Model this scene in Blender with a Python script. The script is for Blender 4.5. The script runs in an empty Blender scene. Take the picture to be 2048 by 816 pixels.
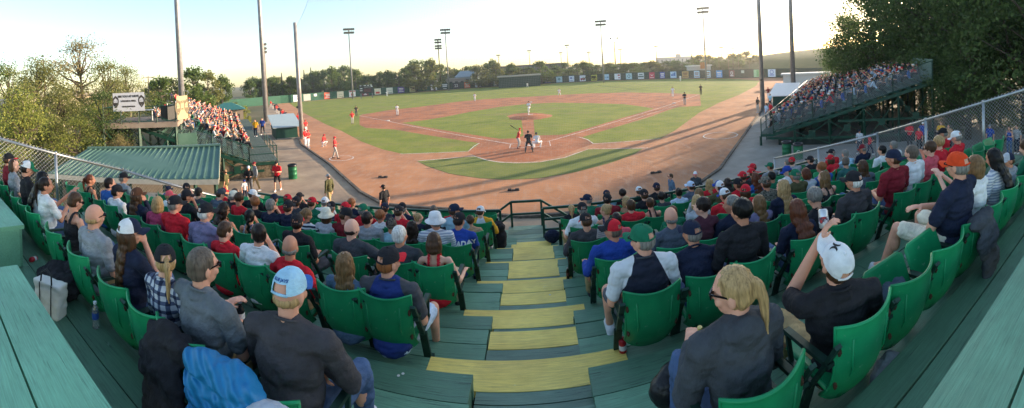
import bpy, bmesh, math, random
from math import sin, cos, pi, radians, atan2, hypot, tan, sqrt
from mathutils import Vector, Matrix, Euler, noise
from mathutils.bvhtree import BVHTree

# ------------------------------------------------------------------ camera
F = 785.0                       # pixels (2048 wide frame) per radian
CAM = Vector((0.533, -31.389, 6.178))
YAW, PITCH, ROLL, YC = -0.05194, 0.0158, -0.06265, 150.63
scene = bpy.context.scene
COL = scene.collection
_f = Vector((sin(YAW)*cos(PITCH), cos(YAW)*cos(PITCH), -sin(PITCH)))
_r = Vector((cos(YAW), -sin(YAW), 0)); _u = _r.cross(_f)
R2 = _r*cos(ROLL) + _u*sin(ROLL); U2 = -_r*sin(ROLL) + _u*cos(ROLL); FW = _f
cd = bpy.data.cameras.new("camera"); cam = bpy.data.objects.new("camera", cd); COL.objects.link(cam)
m = Matrix.Identity(4)
for i in range(3):
    m[i][0] = R2[i]; m[i][1] = U2[i]; m[i][2] = -FW[i]; m[i][3] = CAM[i]
cam.matrix_world = m
cd.type = 'PANO'; cd.panorama_type = 'CENTRAL_CYLINDRICAL'
cd.central_cylindrical_radius = 1.0
cd.central_cylindrical_range_u_min = -1024/F; cd.central_cylindrical_range_u_max = 1024/F
cd.central_cylindrical_range_v_min = -(816-YC)/F; cd.central_cylindrical_range_v_max = YC/F
cd.clip_start = 0.05; cd.clip_end = 6000
scene.camera = cam
# ------------------------------------------------------------------ light
SUN_AZ, SUN_EL = radians(58), radians(11)      # azimuth from +y towards +x
w = bpy.data.worlds.new("World"); scene.world = w; w.use_nodes = True
nt = w.node_tree; nt.nodes.clear()
sky = nt.nodes.new('ShaderNodeTexSky'); sky.sky_type = 'NISHITA'; sky.sun_disc = False
sky.sun_elevation = SUN_EL; sky.sun_rotation = SUN_AZ
sky.altitude = 500; sky.air_density = 1.0; sky.dust_density = 1.0; sky.ozone_density = 1.0
bg = nt.nodes.new('ShaderNodeBackground'); bg.inputs['Strength'].default_value = 0.15
out = nt.nodes.new('ShaderNodeOutputWorld')
nt.links.new(sky.outputs[0], bg.inputs[0]); nt.links.new(bg.outputs[0], out.inputs[0])
sl = bpy.data.lights.new("sun", 'SUN'); sl.energy = 5.0; sl.angle = radians(0.6); sl.color = (1.0, .78, .55)
so = bpy.data.objects.new("sun", sl); COL.objects.link(so)
SD = Vector((sin(SUN_AZ)*cos(SUN_EL), cos(SUN_AZ)*cos(SUN_EL), sin(SUN_EL)))
so.rotation_euler = SD.to_track_quat('Z', 'Y').to_euler(); so.location = (0, 0, 60)
vs = scene.view_settings
scene.display_settings.display_device = 'sRGB'
vs.view_transform = 'Standard'; vs.look = 'None'; vs.exposure = 1.45; vs.gamma = 1; vs.use_curve_mapping = False
scene.cycles.max_bounces = 6; scene.cycles.transparent_max_bounces = 12
scene.cycles.use_denoising = True

def ray(px, py):
    th = (px-1024)/F
    return R2*sin(th) + FW*cos(th) + U2*((YC-py)/F)
def P(px, py, z=0.0):           # pixel -> point on the horizontal plane z
    d = ray(px, py); t = (z-CAM.z)/d.z
    return CAM + d*t
def PD(px, py, dist):           # pixel -> point at a horizontal distance from the camera
    d = ray(px, py); return CAM + d*(dist/hypot(d.x, d.y))
def PY(px, py, D):              # pixel -> point on the vertical plane D metres ahead of the camera
    d = ray(px, py); return CAM + d*(D/d.y)

# ------------------------------------------------------------------ materials
_mats = {}
def srgb(c):
    if isinstance(c, str):
        c = c.lstrip('#'); c = tuple(int(c[i:i+2], 16)/255 for i in (0, 2, 4))
    return tuple(x/12.92 if x <= .04045 else ((x+.055)/1.055)**2.4 for x in c) + (1,)
def newmat(name):
    mt = bpy.data.materials.new(name); mt.use_nodes = True
    return mt, mt.node_tree, mt.node_tree.nodes['Principled BSDF']
def mat(name, col, rough=.7, metal=0, var=.12, scale=6, bump=0, bscale=30, spec=.4, coat=0, alpha=1, trans=0):
    """plain paint / plastic / cloth with a noise-driven tone and an optional bump; colours are linear base colours"""
    if name in _mats: return _mats[name]
    mt, t, b = newmat(name); N = t.nodes; L = t.links
    if isinstance(col, str): col = srgb(col)
    if len(col) == 3: col = tuple(col)+(1,)
    tc = N.new('ShaderNodeTexCoord')
    if var:
        n = N.new('ShaderNodeTexNoise'); n.inputs['Scale'].default_value = scale; n.inputs['Detail'].default_value = 5
        L.new(tc.outputs['Object'], n.inputs['Vector'])
        r = N.new('ShaderNodeValToRGB'); r.color_ramp.elements[0].position = .3; r.color_ramp.elements[1].position = .7
        r.color_ramp.elements[0].color = tuple(c*(1-var) for c in col[:3])+(1,)
        r.color_ramp.elements[1].color = tuple(min(1, c*(1+var)) for c in col[:3])+(1,)
        L.new(n.outputs[0], r.inputs[0]); L.new(r.outputs[0], b.inputs['Base Color'])
    else: b.inputs['Base Color'].default_value = col
    b.inputs['Roughness'].default_value = rough; b.inputs['Metallic'].default_value = metal
    b.inputs['Specular IOR Level'].default_value = spec; b.inputs['Coat Weight'].default_value = coat
    b.inputs['Alpha'].default_value = alpha; b.inputs['Transmission Weight'].default_value = trans
    if bump:
        n2 = N.new('ShaderNodeTexNoise'); n2.inputs['Scale'].default_value = bscale; n2.inputs['Detail'].default_value = 6
        L.new(tc.outputs['Object'], n2.inputs['Vector'])
        bp = N.new('ShaderNodeBump'); bp.inputs['Strength'].default_value = bump; bp.inputs['Distance'].default_value = .02
        L.new(n2.outputs[0], bp.inputs['Height']); L.new(bp.outputs[0], b.inputs['Normal'])
    _mats[name] = mt; return mt
def ramp_mat(name, stops, scale=1, detail=8, rough=.9, bump=.3, bscale=None, coord='Object', stretch=(1,1,1), dist=.02, rough2=.6, layer=None):
    """noise -> colour ramp on a stretched coordinate; layer=(colour, scale, lo, hi, stretch) lays blotches over it"""
    if name in _mats: return _mats[name]
    mt, t, b = newmat(name); N = t.nodes; L = t.links
    tc = N.new('ShaderNodeTexCoord'); mp = N.new('ShaderNodeMapping'); mp.inputs['Scale'].default_value = stretch
    L.new(tc.outputs[coord], mp.inputs[0])
    n = N.new('ShaderNodeTexNoise'); n.inputs['Scale'].default_value = scale; n.inputs['Detail'].default_value = detail
    n.inputs['Roughness'].default_value = rough2
    L.new(mp.outputs[0], n.inputs['Vector'])
    r = N.new('ShaderNodeValToRGB'); e = r.color_ramp.elements
    while len(e) < len(stops): e.new(.5)
    for k, (p, c) in enumerate(stops):
        e[k].position = p; e[k].color = srgb(c) if isinstance(c, str) else tuple(c)+(1,)
    L.new(n.outputs[0], r.inputs[0]); colr = r.outputs[0]
    for ly in (layer or []):
        c2, s2, lo, hi, st = ly
        mp2 = N.new('ShaderNodeMapping'); mp2.inputs['Scale'].default_value = st; L.new(tc.outputs[coord], mp2.inputs[0])
        n2 = N.new('ShaderNodeTexNoise'); n2.inputs['Scale'].default_value = s2; n2.inputs['Detail'].default_value = 6; L.new(mp2.outputs[0], n2.inputs['Vector'])
        r2 = N.new('ShaderNodeValToRGB'); r2.color_ramp.elements[0].position = lo; r2.color_ramp.elements[1].position = hi
        L.new(n2.outputs[0], r2.inputs[0])
        mx = N.new('ShaderNodeMixRGB'); L.new(r2.outputs[0], mx.inputs[0]); L.new(colr, mx.inputs[1])
        mx.inputs[2].default_value = srgb(c2) if isinstance(c2, str) else tuple(c2)+(1,)
        colr = mx.outputs[0]
    L.new(colr, b.inputs['Base Color']); b.inputs['Roughness'].default_value = rough; b.inputs['Specular IOR Level'].default_value = .3
    if bump:
        nb = N.new('ShaderNodeTexNoise'); nb.inputs['Scale'].default_value = bscale or scale*4; nb.inputs['Detail'].default_value = 8
        L.new(mp.outputs[0], nb.inputs['Vector'])
        bp = N.new('ShaderNodeBump'); bp.inputs['Strength'].default_value = bump; bp.inputs['Distance'].default_value = dist
        L.new(nb.outputs[0], bp.inputs['Height']); L.new(bp.outputs[0], b.inputs['Normal'])
    _mats[name] = mt; return mt

# ------------------------------------------------------------------ mesh helpers
class MB:
    def __init__(s): s.v = []; s.f = []; s.m = []; s.cur = 0
    def add(s, vs, fs):
        o = len(s.v); s.v += [tuple(v) for v in vs]; s.f += [tuple(i+o for i in f) for f in fs]; s.m += [s.cur]*len(fs); return s
    def box(s, a, b, M=None):
        x0, y0, z0 = a; x1, y1, z1 = b
        vs = [(x0,y0,z0),(x1,y0,z0),(x1,y1,z0),(x0,y1,z0),(x0,y0,z1),(x1,y0,z1),(x1,y1,z1),(x0,y1,z1)]
        if M is not None: vs = [M @ Vector(v) for v in vs]
        return s.add(vs, [(0,3,2,1),(4,5,6,7),(0,1,5,4),(1,2,6,5),(2,3,7,6),(3,0,4,7)])
    def bar(s, p, q, wx, wz=None, up=(0,0,1)):
        """rectangular bar from p to q"""
        wz = wz or wx; p = Vector(p); q = Vector(q); d = (q-p)
        if d.length < 1e-6: return s
        d.normalize(); up = Vector(up)
        if abs(d.dot(up)) > .95: up = Vector((1,0,0)) if abs(d.x) < .9 else Vector((0,1,0))
        x = d.cross(up).normalized()*wx/2; y = x.normalized().cross(d)*wz/2
        vs = [p-x-y, p+x-y, p+x+y, p-x+y, q-x-y, q+x-y, q+x+y, q-x+y]
        return s.add(vs, [(0,1,2,3),(7,6,5,4),(0,4,5,1),(1,5,6,2),(2,6,7,3),(3,7,4,0)])
    def tube(s, pts, r, n=8, caps=True):
        pts = [Vector(p) for p in pts]; rs = r if isinstance(r, (list, tuple)) else [r]*len(pts)
        vs = []; prev = None
        for i, p in enumerate(pts):
            d = (pts[min(i+1, len(pts)-1)]-pts[max(i-1, 0)]).normalized()
            if prev is None:
                a = Vector((0,0,1)) if abs(d.z) < .9 else Vector((1,0,0)); x = d.cross(a).normalized()
            else: x = (prev-d*prev.dot(d)).normalized()
            prev = x; y = d.cross(x)
            vs += [p+(x*cos(2*pi*k/n)+y*sin(2*pi*k/n))*rs[i] for k in range(n)]
        fs = []
        for i in range(len(pts)-1):
            for k in range(n):
                a = i*n+k; b = i*n+(k+1) % n; fs.append((a, b, b+n, a+n))
        if caps: fs.append(tuple(range(n))[::-1]); fs.append(tuple((len(pts)-1)*n+k for k in range(n)))
        return s.add(vs, fs)
    def lathe(s, prof, n=16, M=None, cap=True):
        """prof: list of (r, z)"""
        vs = [(r*cos(2*pi*k/n), r*sin(2*pi*k/n), z) for r, z in prof for k in range(n)]
        if M is not None: vs = [M @ Vector(v) for v in vs]
        fs = [(i*n+k, i*n+(k+1) % n, (i+1)*n+(k+1) % n, (i+1)*n+k) for i in range(len(prof)-1) for k in range(n)]
        if cap: fs.append(tuple(range(n))[::-1]); fs.append(tuple((len(prof)-1)*n+k for k in range(n)))
        return s.add(vs, fs)
    def ell(s, c, r, n=12, m=8, M=None):
        c = Vector(c)
        if not hasattr(r, '__len__'): r = (r, r, r)
        vs = []
        for i in range(1, m):
            a = pi*i/m
            for k in range(n):
                b = 2*pi*k/n; v = Vector((r[0]*sin(a)*cos(b), r[1]*sin(a)*sin(b), r[2]*cos(a)))
                vs.append(c + (M @ v if M is not None else v))
        t = Vector((0,0,r[2])); 
        if M is not None: t = M @ t
        vs += [c+t, c-t]; T = len(vs)-2; B = T+1
        fs = [(i*n+k, i*n+n+k, i*n+n+(k+1) % n, i*n+(k+1) % n) for i in range(m-2) for k in range(n)]
        fs += [(T, k, (k+1) % n) for k in range(n)] + [(B, (m-2)*n+(k+1) % n, (m-2)*n+k) for k in range(n)]
        return s.add(vs, fs)
    def cap(s, p, r0, q, r1, n=12):
        """tapered capsule"""
        p = Vector(p); q = Vector(q)
        s.ell(p, r0, n, 8); s.ell(q, r1, n, 8); s.tube([p, q], [r0, r1], n); return s
    def mesh(s, name, smooth=False):
        me = bpy.data.meshes.new(name); me.from_pydata(s.v, [], s.f); me.validate()
        if len(set(s.m)) > 1 and len(me.polygons) == len(s.m): me.polygons.foreach_set('material_index', s.m)
        if smooth: me.polygons.foreach_set('use_smooth', [True]*len(me.polygons))
        me.update(); return me
    def build(s, name, mats, parent=None, smooth=False, loc=None, **kw):
        me = s.mesh(name, smooth); return link(name, me, mats, parent, loc, **kw)
def link(name, me, mats=None, parent=None, loc=None, **kw):
    if mats is not None and not me.materials:
        for x in (mats if isinstance(mats, (list, tuple)) else [mats]): me.materials.append(x)
    o = bpy.data.objects.new(name, me); COL.objects.link(o)
    if parent: o.parent = parent
    if loc is not None: o.location = loc
    for k, v in kw.items(): o[k] = v
    return o
def empty(name, loc, rz=0, label=None, cat=None, group=None):
    o = bpy.data.objects.new(name, None); COL.objects.link(o); o.location = loc; o.rotation_euler.z = rz; o.empty_display_size = .1
    return tag(o, label, cat, group)
def tag(o, label=None, cat=None, group=None, kind=None):
    if label: o['label'] = label
    if cat: o['category'] = cat
    if group: o['group'] = group
    if kind: o['kind'] = kind
    return o
def copy_tree(o, parent=None):
    c = o.copy(); COL.objects.link(c); c.parent = parent
    for ch in o.children: copy_tree(ch, c)
    return c
def poly(name, pts, z, mt, kind='structure', **kw):
    bm = bmesh.new(); vs = [bm.verts.new((p[0], p[1], z)) for p in pts]; f = bm.faces.new(vs)
    bm.normal_update()
    if f.normal.z < 0: f.normal_flip()
    bmesh.ops.triangulate(bm, faces=bm.faces[:]); me = bpy.data.meshes.new(name); bm.to_mesh(me); bm.free()
    return link(name, me, mt, kind=kind, **kw)
def strip(mb, pts, w, z):
    pts = [Vector((p[0], p[1], 0)) for p in pts]; L = []; R = []
    for i, p in enumerate(pts):
        d = (pts[min(i+1, len(pts)-1)]-pts[max(i-1, 0)]).normalized(); n = Vector((-d.y, d.x, 0))*w/2
        L.append((p+n)[:2]+(z,)); R.append((p-n)[:2]+(z,))
    n = len(pts); mb.add(L+R, [(n+i, n+i+1, i+1, i) for i in range(n-1)])
def textmesh(s, size, mt, parent, M, name='lettering', ext=.004, align='CENTER', bold=0, sx=1):
    c = bpy.data.curves.new(name, 'FONT'); c.body = s; c.size = size; c.extrude = ext; c.align_x = align; c.align_y = 'CENTER'; c.offset = bold
    c.resolution_u = 3
    o = bpy.data.objects.new(name, c); COL.objects.link(o)
    me = bpy.data.meshes.new_from_object(o); COL.objects.unlink(o); bpy.data.objects.remove(o); bpy.data.curves.remove(c)
    me.transform(M @ Matrix.Diagonal((sx, 1, 1, 1))); me.materials.clear()
    return link(name, me, mt, parent)
def facing(o, n, up=(0,0,1)):
    """matrix: local x right, y up, z towards the viewer (n), at o"""
    n = Vector(n).normalized(); x = Vector(up).cross(n).normalized(); y = n.cross(x)
    M = Matrix.Identity(4)
    for i in range(3): M[i][0] = x[i]; M[i][1] = y[i]; M[i][2] = n[i]; M[i][3] = o[i]
    return M
rnd = random.Random(7)
# ------------------------------------------------------------------ ground, field
GRASSF = ramp_mat('outfield_grass', [(.3,(.145,.195,.022)),(.5,(.21,.245,.030)),(.72,(.30,.29,.05))], scale=.35, detail=10, bump=.9, bscale=60, dist=.03,
    layer=[((.24,.21,.07), .12, .52, .75, (1,2.5,1)), ((.05,.09,.015), 3.0, .55, .9, (1,1,1))])
DIRT = ramp_mat('infield_dirt', [(.3,(.34,.115,.048)),(.55,(.46,.165,.072)),(.75,(.53,.215,.10))], scale=.5, detail=10, bump=.5, bscale=14, dist=.02,
    layer=[((.22,.09,.05), .3, .46, .74, (1,1,1)), ((.44,.24,.15), 1.2, .5, .85, (3,1,1))])
DIRT2 = ramp_mat('warning_track_dirt', [(.3,(.40,.178,.082)),(.55,(.52,.240,.115)),(.75,(.60,.305,.16))], scale=.4, detail=10, bump=.5, bscale=12, dist=.02,
    layer=[((.33,.15,.085), .22, .46, .76, (1,1,1)), ((.50,.32,.22), .9, .5, .85, (3,1,1))])
SAND = ramp_mat('walkway_sand', [(.3,(.30,.215,.15)),(.55,(.40,.295,.205)),(.75,(.48,.36,.26))], scale=.6, detail=10, bump=.5, bscale=20,
    layer=[((.22,.17,.13), .5, .5, .75, (1,1,1))])
CONC = ramp_mat('worn_concrete', [(.3,(.24,.22,.19)),(.6,(.32,.295,.26)),(.8,(.38,.35,.31))], scale=.8, detail=8, bump=.3, bscale=25)
SCRUB = ramp_mat('dry_scrub_ground', [(.3,(.06,.075,.025)),(.5,(.12,.11,.05)),(.7,(.22,.17,.11))], scale=.08, detail=10, bump=.6, bscale=2, dist=.1)
CHALK = ramp_mat('chalk', [(.35,(.45,.32,.26)),(.5,(.78,.74,.70)),(.7,(.82,.8,.78))], scale=3, detail=6, bump=0)
R_ = 2600
poly('ground', [(R_*cos(a*pi/24), R_*sin(a*pi/24)) for a in range(48)], 0, SCRUB)
# walkway aprons
poly('walkway', [P(x, y) for x, y in [(470,470),(440,400),(470,330),(520,250),(540,208),(585,208),(597,262),(603,290),(660,330),(720,385),(765,410),(900,422),(1040,437),(1085,437)]]
     + [(7,-16),(7,-34),(-30,-34)], .004, SAND)
poly('concrete_apron', [(7.2,-34),(0.8,-17.0),(2.2,-15.7)] + [P(x, y) for x, y in [(1405,365),(1440,340),(1510,240),(1525,205),(1560,165),(1640,152)]] + [(96,66),(50,20),(33,-3),(31,-34)], .008, CONC)
# dirt of foul territory (whole playing area is laid on it)
WALL = [(-80,47),(-73.5,67.2),(-65.2,83.0),(-54.5,97.6),(-37.4,109.5),(-22.5,115.5),(-8,117.3),(14.2,113.3),(29.7,106),(46.6,88.6),(56.9,68.9),(66.5,50),(73,36)]
def inset(pts, d):
    o = []
    for i, p in enumerate(pts):
        a = Vector(pts[max(i-1,0)]); b = Vector(pts[min(i+1,len(pts)-1)]); t = (b-a).normalized(); n = Vector((t.y, -t.x)); o.append((p[0]+n.x*d, p[1]+n.y*d))
    return o
kerbL = [P(x, y) for x, y in [(553,208),(590,262),(603,290),(660,330),(720,385),(765,410),(900,421),(1040,436)]]
kerbR = [P(x, y) for x, y in [(1405,364),(1440,339),(1510,240),(1545,196),(1580,160)]]
kerb = [p.xy for p in kerbL] + [Vector((3.5,-15.25)), Vector((6.4,-14.9))] + [p.xy for p in kerbR]
poly('field_dirt', [tuple(p) for p in kerb] + [(q[0],q[1]) for q in reversed(WALL[:])][1:-1], .012, DIRT2)
mb = MB()
for a, b in zip(kerb[:-1], kerb[1:]): mb.bar((a.x,a.y,.03), (b.x,b.y,.03), .16, .16)
KERBM = ramp_mat('kerb_timber', [(.3,(.05,.045,.04)),(.7,(.16,.14,.12))], scale=4, bump=.4)
mb.build('kerb', KERBM, kind='structure')
# outfield + foul-territory grass as one sheet, traced on the ground
gr = [(578,206),(592,216),(608,226),(650,248),(683,262),(722,283),(765,299),(783,303),(804,308),(937,303.5),(948,297),(959,286.5),(900,276),(850,267),(788,257),(757,252),(731,255),(721,250),(740,245),(739,240),(719,233),
      (724,229),(770,222.5),(845,214),(912,205),(963,200),(1020,196.5),(1080,193),(1178,188),(1251,186),(1325,187),(1366,188.5),(1396,190),(1385,202),(1374,207),(1400,207),(1401,210.5),(1357,213),(1300,234),(1240,252),(1163,274),(1175,279),(1185,287),(1250,283),(1320,277.5),(1349,262),(1398,226),(1440,205),(1480,189),(1512,172),(1519,161.5)]
top = [p for p in inset(WALL, 2.6)]
GR = [P(x, y) for x, y in gr]
poly('outfield_grass', [(p.x,p.y) for p in GR] + [tuple(p) for p in reversed(top[2:11])], .016, GRASSF)
ig = [(810,247.5),(845,243),(900,236.5),(960,230.5),(1010,226),(1060,210.5),(1110,207.5),(1180,205.5),(1240,207),(1290,212.5),(1310,217),(1290,222),(1240,236.5),(1180,254),(1140,266.5),(1110,270.5),(1072,271),(1069,268),(1065,238),(1085,236),(1099,230),(1090,227.5),(1072,226),(1050,226),(1030,227.5),(1013,232),(1022,237),(1043,239),(1046,268),(1043,276),(1000,277.5),(960,270),(900,262),(850,253.5)]
ig = [(804,246),(850,240.5),(887,234.5),(940,224),(1000,214),(1050,208.5),(1110,205.5),(1180,206.5),(1246,208.5),(1275,212),(1308,217.5),(1290,223),(1240,237.5),(1180,255.5),(1130,269.5),(1070,271.5),(1067,240),(1083,238.5),(1098,231),(1088,227.5),(1070,226),(1048,226),(1028,228),(1013,232.5),(1022,237.5),(1043,239.5),(1047,271),(1036,276.5),(1000,278),(960,272),(900,262.5),(850,254.5)]
poly('infield_grass', [(p.x,p.y) for p in (P(x,y) for x,y in ig)], .020, GRASSF)
# infield dirt: skin, base paths, home circle and mound strip sit between the two grass sheets
sk = [(719,231),(770,221.5),(845,213),(912,204),(963,199),(1020,195.5),(1080,192),(1178,187),(1251,185),(1325,186),(1400,189),(1402,212),(1357,214),(1163,275),(1187,288),(1160,297),(1120,312),(1060,324),(1000,322),(950,312),(935,304),(961,287),(788,259),(731,256),(719,250)]
poly('infield_dirt', [(p.x,p.y) for p in (P(x,y) for x,y in sk)], .018, DIRT)
bg_ = [(833,322),(950,313.5),(972,321),(1000,325.5),(1033,327),(1080,325),(1130,316),(1177,299),(1286,297.5),(1270,308),(1225,325),(1150,345),(1080,357),(1010,360),(960,357),(900,348),(855,333)]
poly('backstop_grass', [(p.x,p.y) for p in (P(x,y) for x,y in bg_)], .022, ramp_mat('darker_turf', [(.3,(.12,.165,.033)),(.5,(.18,.21,.045)),(.72,(.25,.25,.06))], scale=.5, detail=10, bump=.9, bscale=50, dist=.03))  # turf a little darker than the outfield grass
# mound
mb = MB(); c = Vector((0, 18.0)); n = 40; rings = [(2.75,0),(2.2,.09),(1.4,.2),(.7,.25),(0.01,.25)]
mb.add([(c.x+r*1.0*cos(2*pi*k/n), c.y+r*sin(2*pi*k/n), .02+z) for r, z in rings for k in range(n)], [(i*n+k, i*n+(k+1)%n, (i+1)*n+(k+1)%n, (i+1)*n+k) for i in range(len(rings)-1) for k in range(n)])
mb.build('pitching_mound', DIRT, smooth=True, kind='structure')
# chalk
Z = .026; mb = MB()
def chalk(pts, w=.1): strip(mb, [P(x, y) for x, y in pts], w*.72, Z)
chalk([(1025,289),(912,269.5),(778,243),(719,231.5)], .13); chalk([(1097,283),(1237,242),(1337,210.5),(1397,189.5)], .13)
chalk([(1240,244),(1256,243),(1300,228),(1357,209.5)], .09)
chalk([(959,286.5),(948,293),(937,303),(880,305.5),(800,308.5)], .12); chalk([(833,322.5),(900,317),(948,312.5),(972,320.5),(1000,325),(1033,326.5),(1080,324.5),(1130,315.5),(1177,298.5),(1240,297.5),(1296,296.5)], .12)
chalk([(1157,274.5),(1175,279.5),(1187,288),(1250,284),(1322,277.5)], .12)
for sx in (-1, 1):                                   # batter's boxes
    x0, x1 = .37*sx, 1.6*sx
    strip(mb, [(x0,-.9),(x1,-.9),(x1,.92),(x0,.92),(x0,-.9)], .07, Z)
for c, r in ((P(683,317),.95), (P(1441,271.5),1.35)):  # on-deck circles
    strip(mb, [(c.x+r*cos(a*pi/16), c.y+r*sin(a*pi/16)) for a in range(33)], .09, Z)
mb.build('chalk_lines', CHALK, kind='structure')
WHITE = mat('white_paint', (.78,.78,.76), .6)
mb = MB(); mb.add([(-.216,0,.03),(.216,0,.03),(.216,-.2,.03),(0,-.43,.03),(-.216,-.2,.03)], [(0,4,3,2,1)])
tag(mb.build('home_plate', WHITE), 'white five-sided home plate between the batter boxes', 'home plate')
for (px, py), lb in zip([(776,242),(1348,207)], ['white base bag on the left field foul line', 'white base bag beside the runner in the dark vest']):
    p = P(px, py); mb = MB(); mb.box((-.19,-.19,0),(.19,.19,.08)); o = mb.build('base_bag', WHITE, loc=(p.x,p.y,.02)); tag(o, lb, 'base')
p = (0, 38.8); mb = MB(); mb.box((-.19,-.19,0),(.19,.19,.08)); tag(mb.build('base_bag', WHITE, loc=(0,38.8,.02)), 'white base bag behind the pitcher at the back of the infield', 'base')
mb = MB(); mb.box((-.3,-.07,0),(.3,.07,.03)); tag(mb.build('pitching_rubber', WHITE, loc=(0,18.3,.27)), 'white rubber slab on top of the mound', 'pitching rubber')
# hill beyond right field
mb = MB(); hc = PD(1650, 97, 190); nx, ny = 60, 30
def hz(x, y):
    e = max(0, 1-(((x-12)/72.)**2+(y/60.)**2)); return 8.9*e**.8 + .5*noise.noise(Vector((x*.02, y*.02, 3)))*min(1, e*4)
ax = Vector((hc.x-CAM.x, hc.y-CAM.y, 0)).normalized(); tx = Vector((ax.y, -ax.x, 0))
mb.add([Vector((hc.x,hc.y,-.05)) + ax*(-60+120*j/ny) + tx*(-62+150*i/nx) + Vector((0,0,hz(-62+150*i/nx, -60+120*j/ny))) for j in range(ny+1) for i in range(nx+1)],
       [(j*(nx+1)+i, j*(nx+1)+i+1, (j+1)*(nx+1)+i+1, (j+1)*(nx+1)+i) for j in range(ny) for i in range(nx)])
mb.build('hill', ramp_mat('hill_grass', [(.3,(.06,.085,.02)),(.6,(.12,.125,.03)),(.8,(.17,.15,.05))], scale=.06, bump=.5, bscale=1.5, dist=.2), smooth=True, kind='structure')
# outfield wall with banners
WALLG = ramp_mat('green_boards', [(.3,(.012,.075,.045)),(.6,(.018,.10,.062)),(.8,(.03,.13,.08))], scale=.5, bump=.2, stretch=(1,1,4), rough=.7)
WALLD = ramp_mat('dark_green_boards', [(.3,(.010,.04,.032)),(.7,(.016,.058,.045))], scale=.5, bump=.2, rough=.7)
wroot = empty('outfield_wall', (0,0,0), label='long green board wall with advertising banners around the outfield', cat='wall')
cum = [Vector(p) for p in WALL]
mbg, mbd = MB(), MB(); mbt = MB()
for i, (a, b) in enumerate(zip(cum[:-1], cum[1:])):
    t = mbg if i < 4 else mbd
    t.bar((a.x,a.y,1.25), (b.x,b.y,1.25), .12, 2.5)
    for k in range(int((b-a).length/2.4)+1):
        q = a+(b-a).normalized()*2.4*k; n = Vector(((b-a).y, -(b-a).x)).normalized()
        t.box((q.x-.06,q.y-.06,0),(q.x+.06,q.y+.06,2.54))
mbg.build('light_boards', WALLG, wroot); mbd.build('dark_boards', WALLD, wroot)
def on_wall(px):
    d = ray(px, 150); az = Vector((d.x, d.y)).normalized(); c = CAM.xy
    for a, b in zip(cum[:-1], cum[1:]):
        e = b-a; den = az.x*e.y-az.y*e.x
        if abs(den) < 1e-9: continue
        t = ((a.x-c.x)*e.y-(a.y-c.y)*e.x)/den; u = ((a.x-c.x)*az.y-(a.y-c.y)*az.x)/den
        if t > 0 and 0 <= u <= 1:
            n = Vector((e.y, -e.x, 0)).normalized(); return c+az*t, n, e.normalized()
    return None
BAN = [(590,13,'e8e8e6','car'),(611,14,'b9b6ae','plain'),(628,6,'e8e8e6','small'),(653,15,'e0532c','bars'),(678,13,'ddd9bf','line'),(702,13,'e9e9e6','disc'),(728,13,'7a2f36','ring'),(753,13,'efe3c3','redbar'),
 (777,13,'e7e3cf','line'),(800,13,'6b4aa0','bars'),(823,12,'e6dfa6','bars'),(850,5,'e8e8e6','small'),(866,12,'e9e9ee','loop'),(888,13,'16403a','text3'),(911,12,'2a2433','22'),(933,12,'e2642f','bars'),(955,12,'dfe4ee','peak'),(967,5,'e8e8e6','small'),
 (990,9,'3f6a66','bars'),(1014,12,'3c4a9a','bars'),(1095,12,'36418c','bars'),(1118,12,'b9dcea','tree'),(1142,12,'dfe8f4','blueblk'),(1165,12,'e6e6ee','carred'),(1188,12,'d9d84a','bars'),(1212,12,'a9cfe8','swoosh'),(1235,12,'e4e6ee','mix'),(1258,12,'a9ccd6','loop'),
 (1282,12,'d3dadd','band'),(1304,11,'d0435a','chev'),(1325,10,'4255b0','bars'),(1347,12,'bcd8ee','waves'),(1371,13,'c9a268','bars'),(1394,11,'b4d0e4','bars'),(1416,11,'c8dbe6','bars'),(1439,12,'3d9be0','bars'),(1464,11,'7c4a4c','crest'),(1486,6,'c8d0c0','small'),(1514,12,'9fd0a4','half'),(1544,15,'dfe6f4','ovals')]
BNAMES = {'bars':'lettering bars','line':'a thin line of print','car':'a black swoosh','plain':'faint print','small':'a tiny notice','disc':'a round red badge','ring':'a white ring emblem','redbar':'a red block','loop':'a dark looped mark','text3':'white lettering','22':'the number 22','peak':'a red peak','tree':'a teal badge','blueblk':'a blue block','carred':'a red car shape','swoosh':'a blue swoosh','mix':'blue and red print','band':'a dark band','chev':'a white chevron','waves':'blue waves','crest':'a red crest','half':'a green half','ovals':'a blue oval'}
CN = {'e8e8e6':'white','b9b6ae':'grey','e0532c':'red-orange','ddd9bf':'cream','e9e9e6':'white','7a2f36':'maroon','efe3c3':'cream','e7e3cf':'cream','6b4aa0':'purple','e6dfa6':'pale yellow','e9e9ee':'white','16403a':'dark green','2a2433':'black','e2642f':'orange','dfe4ee':'white','3f6a66':'teal','3c4a9a':'blue','36418c':'navy blue','b9dcea':'pale blue','dfe8f4':'white','e6e6ee':'white','d9d84a':'yellow','a9cfe8':'sky blue','e4e6ee':'white','a9ccd6':'grey-blue','d3dadd':'light grey','d0435a':'red','4255b0':'royal blue','bcd8ee':'light blue','c9a268':'tan','b4d0e4':'powder blue','c8dbe6':'pale grey','3d9be0':'bright blue','7c4a4c':'dull red','c8d0c0':'pale','9fd0a4':'green','dfe6f4':'white'}
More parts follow.
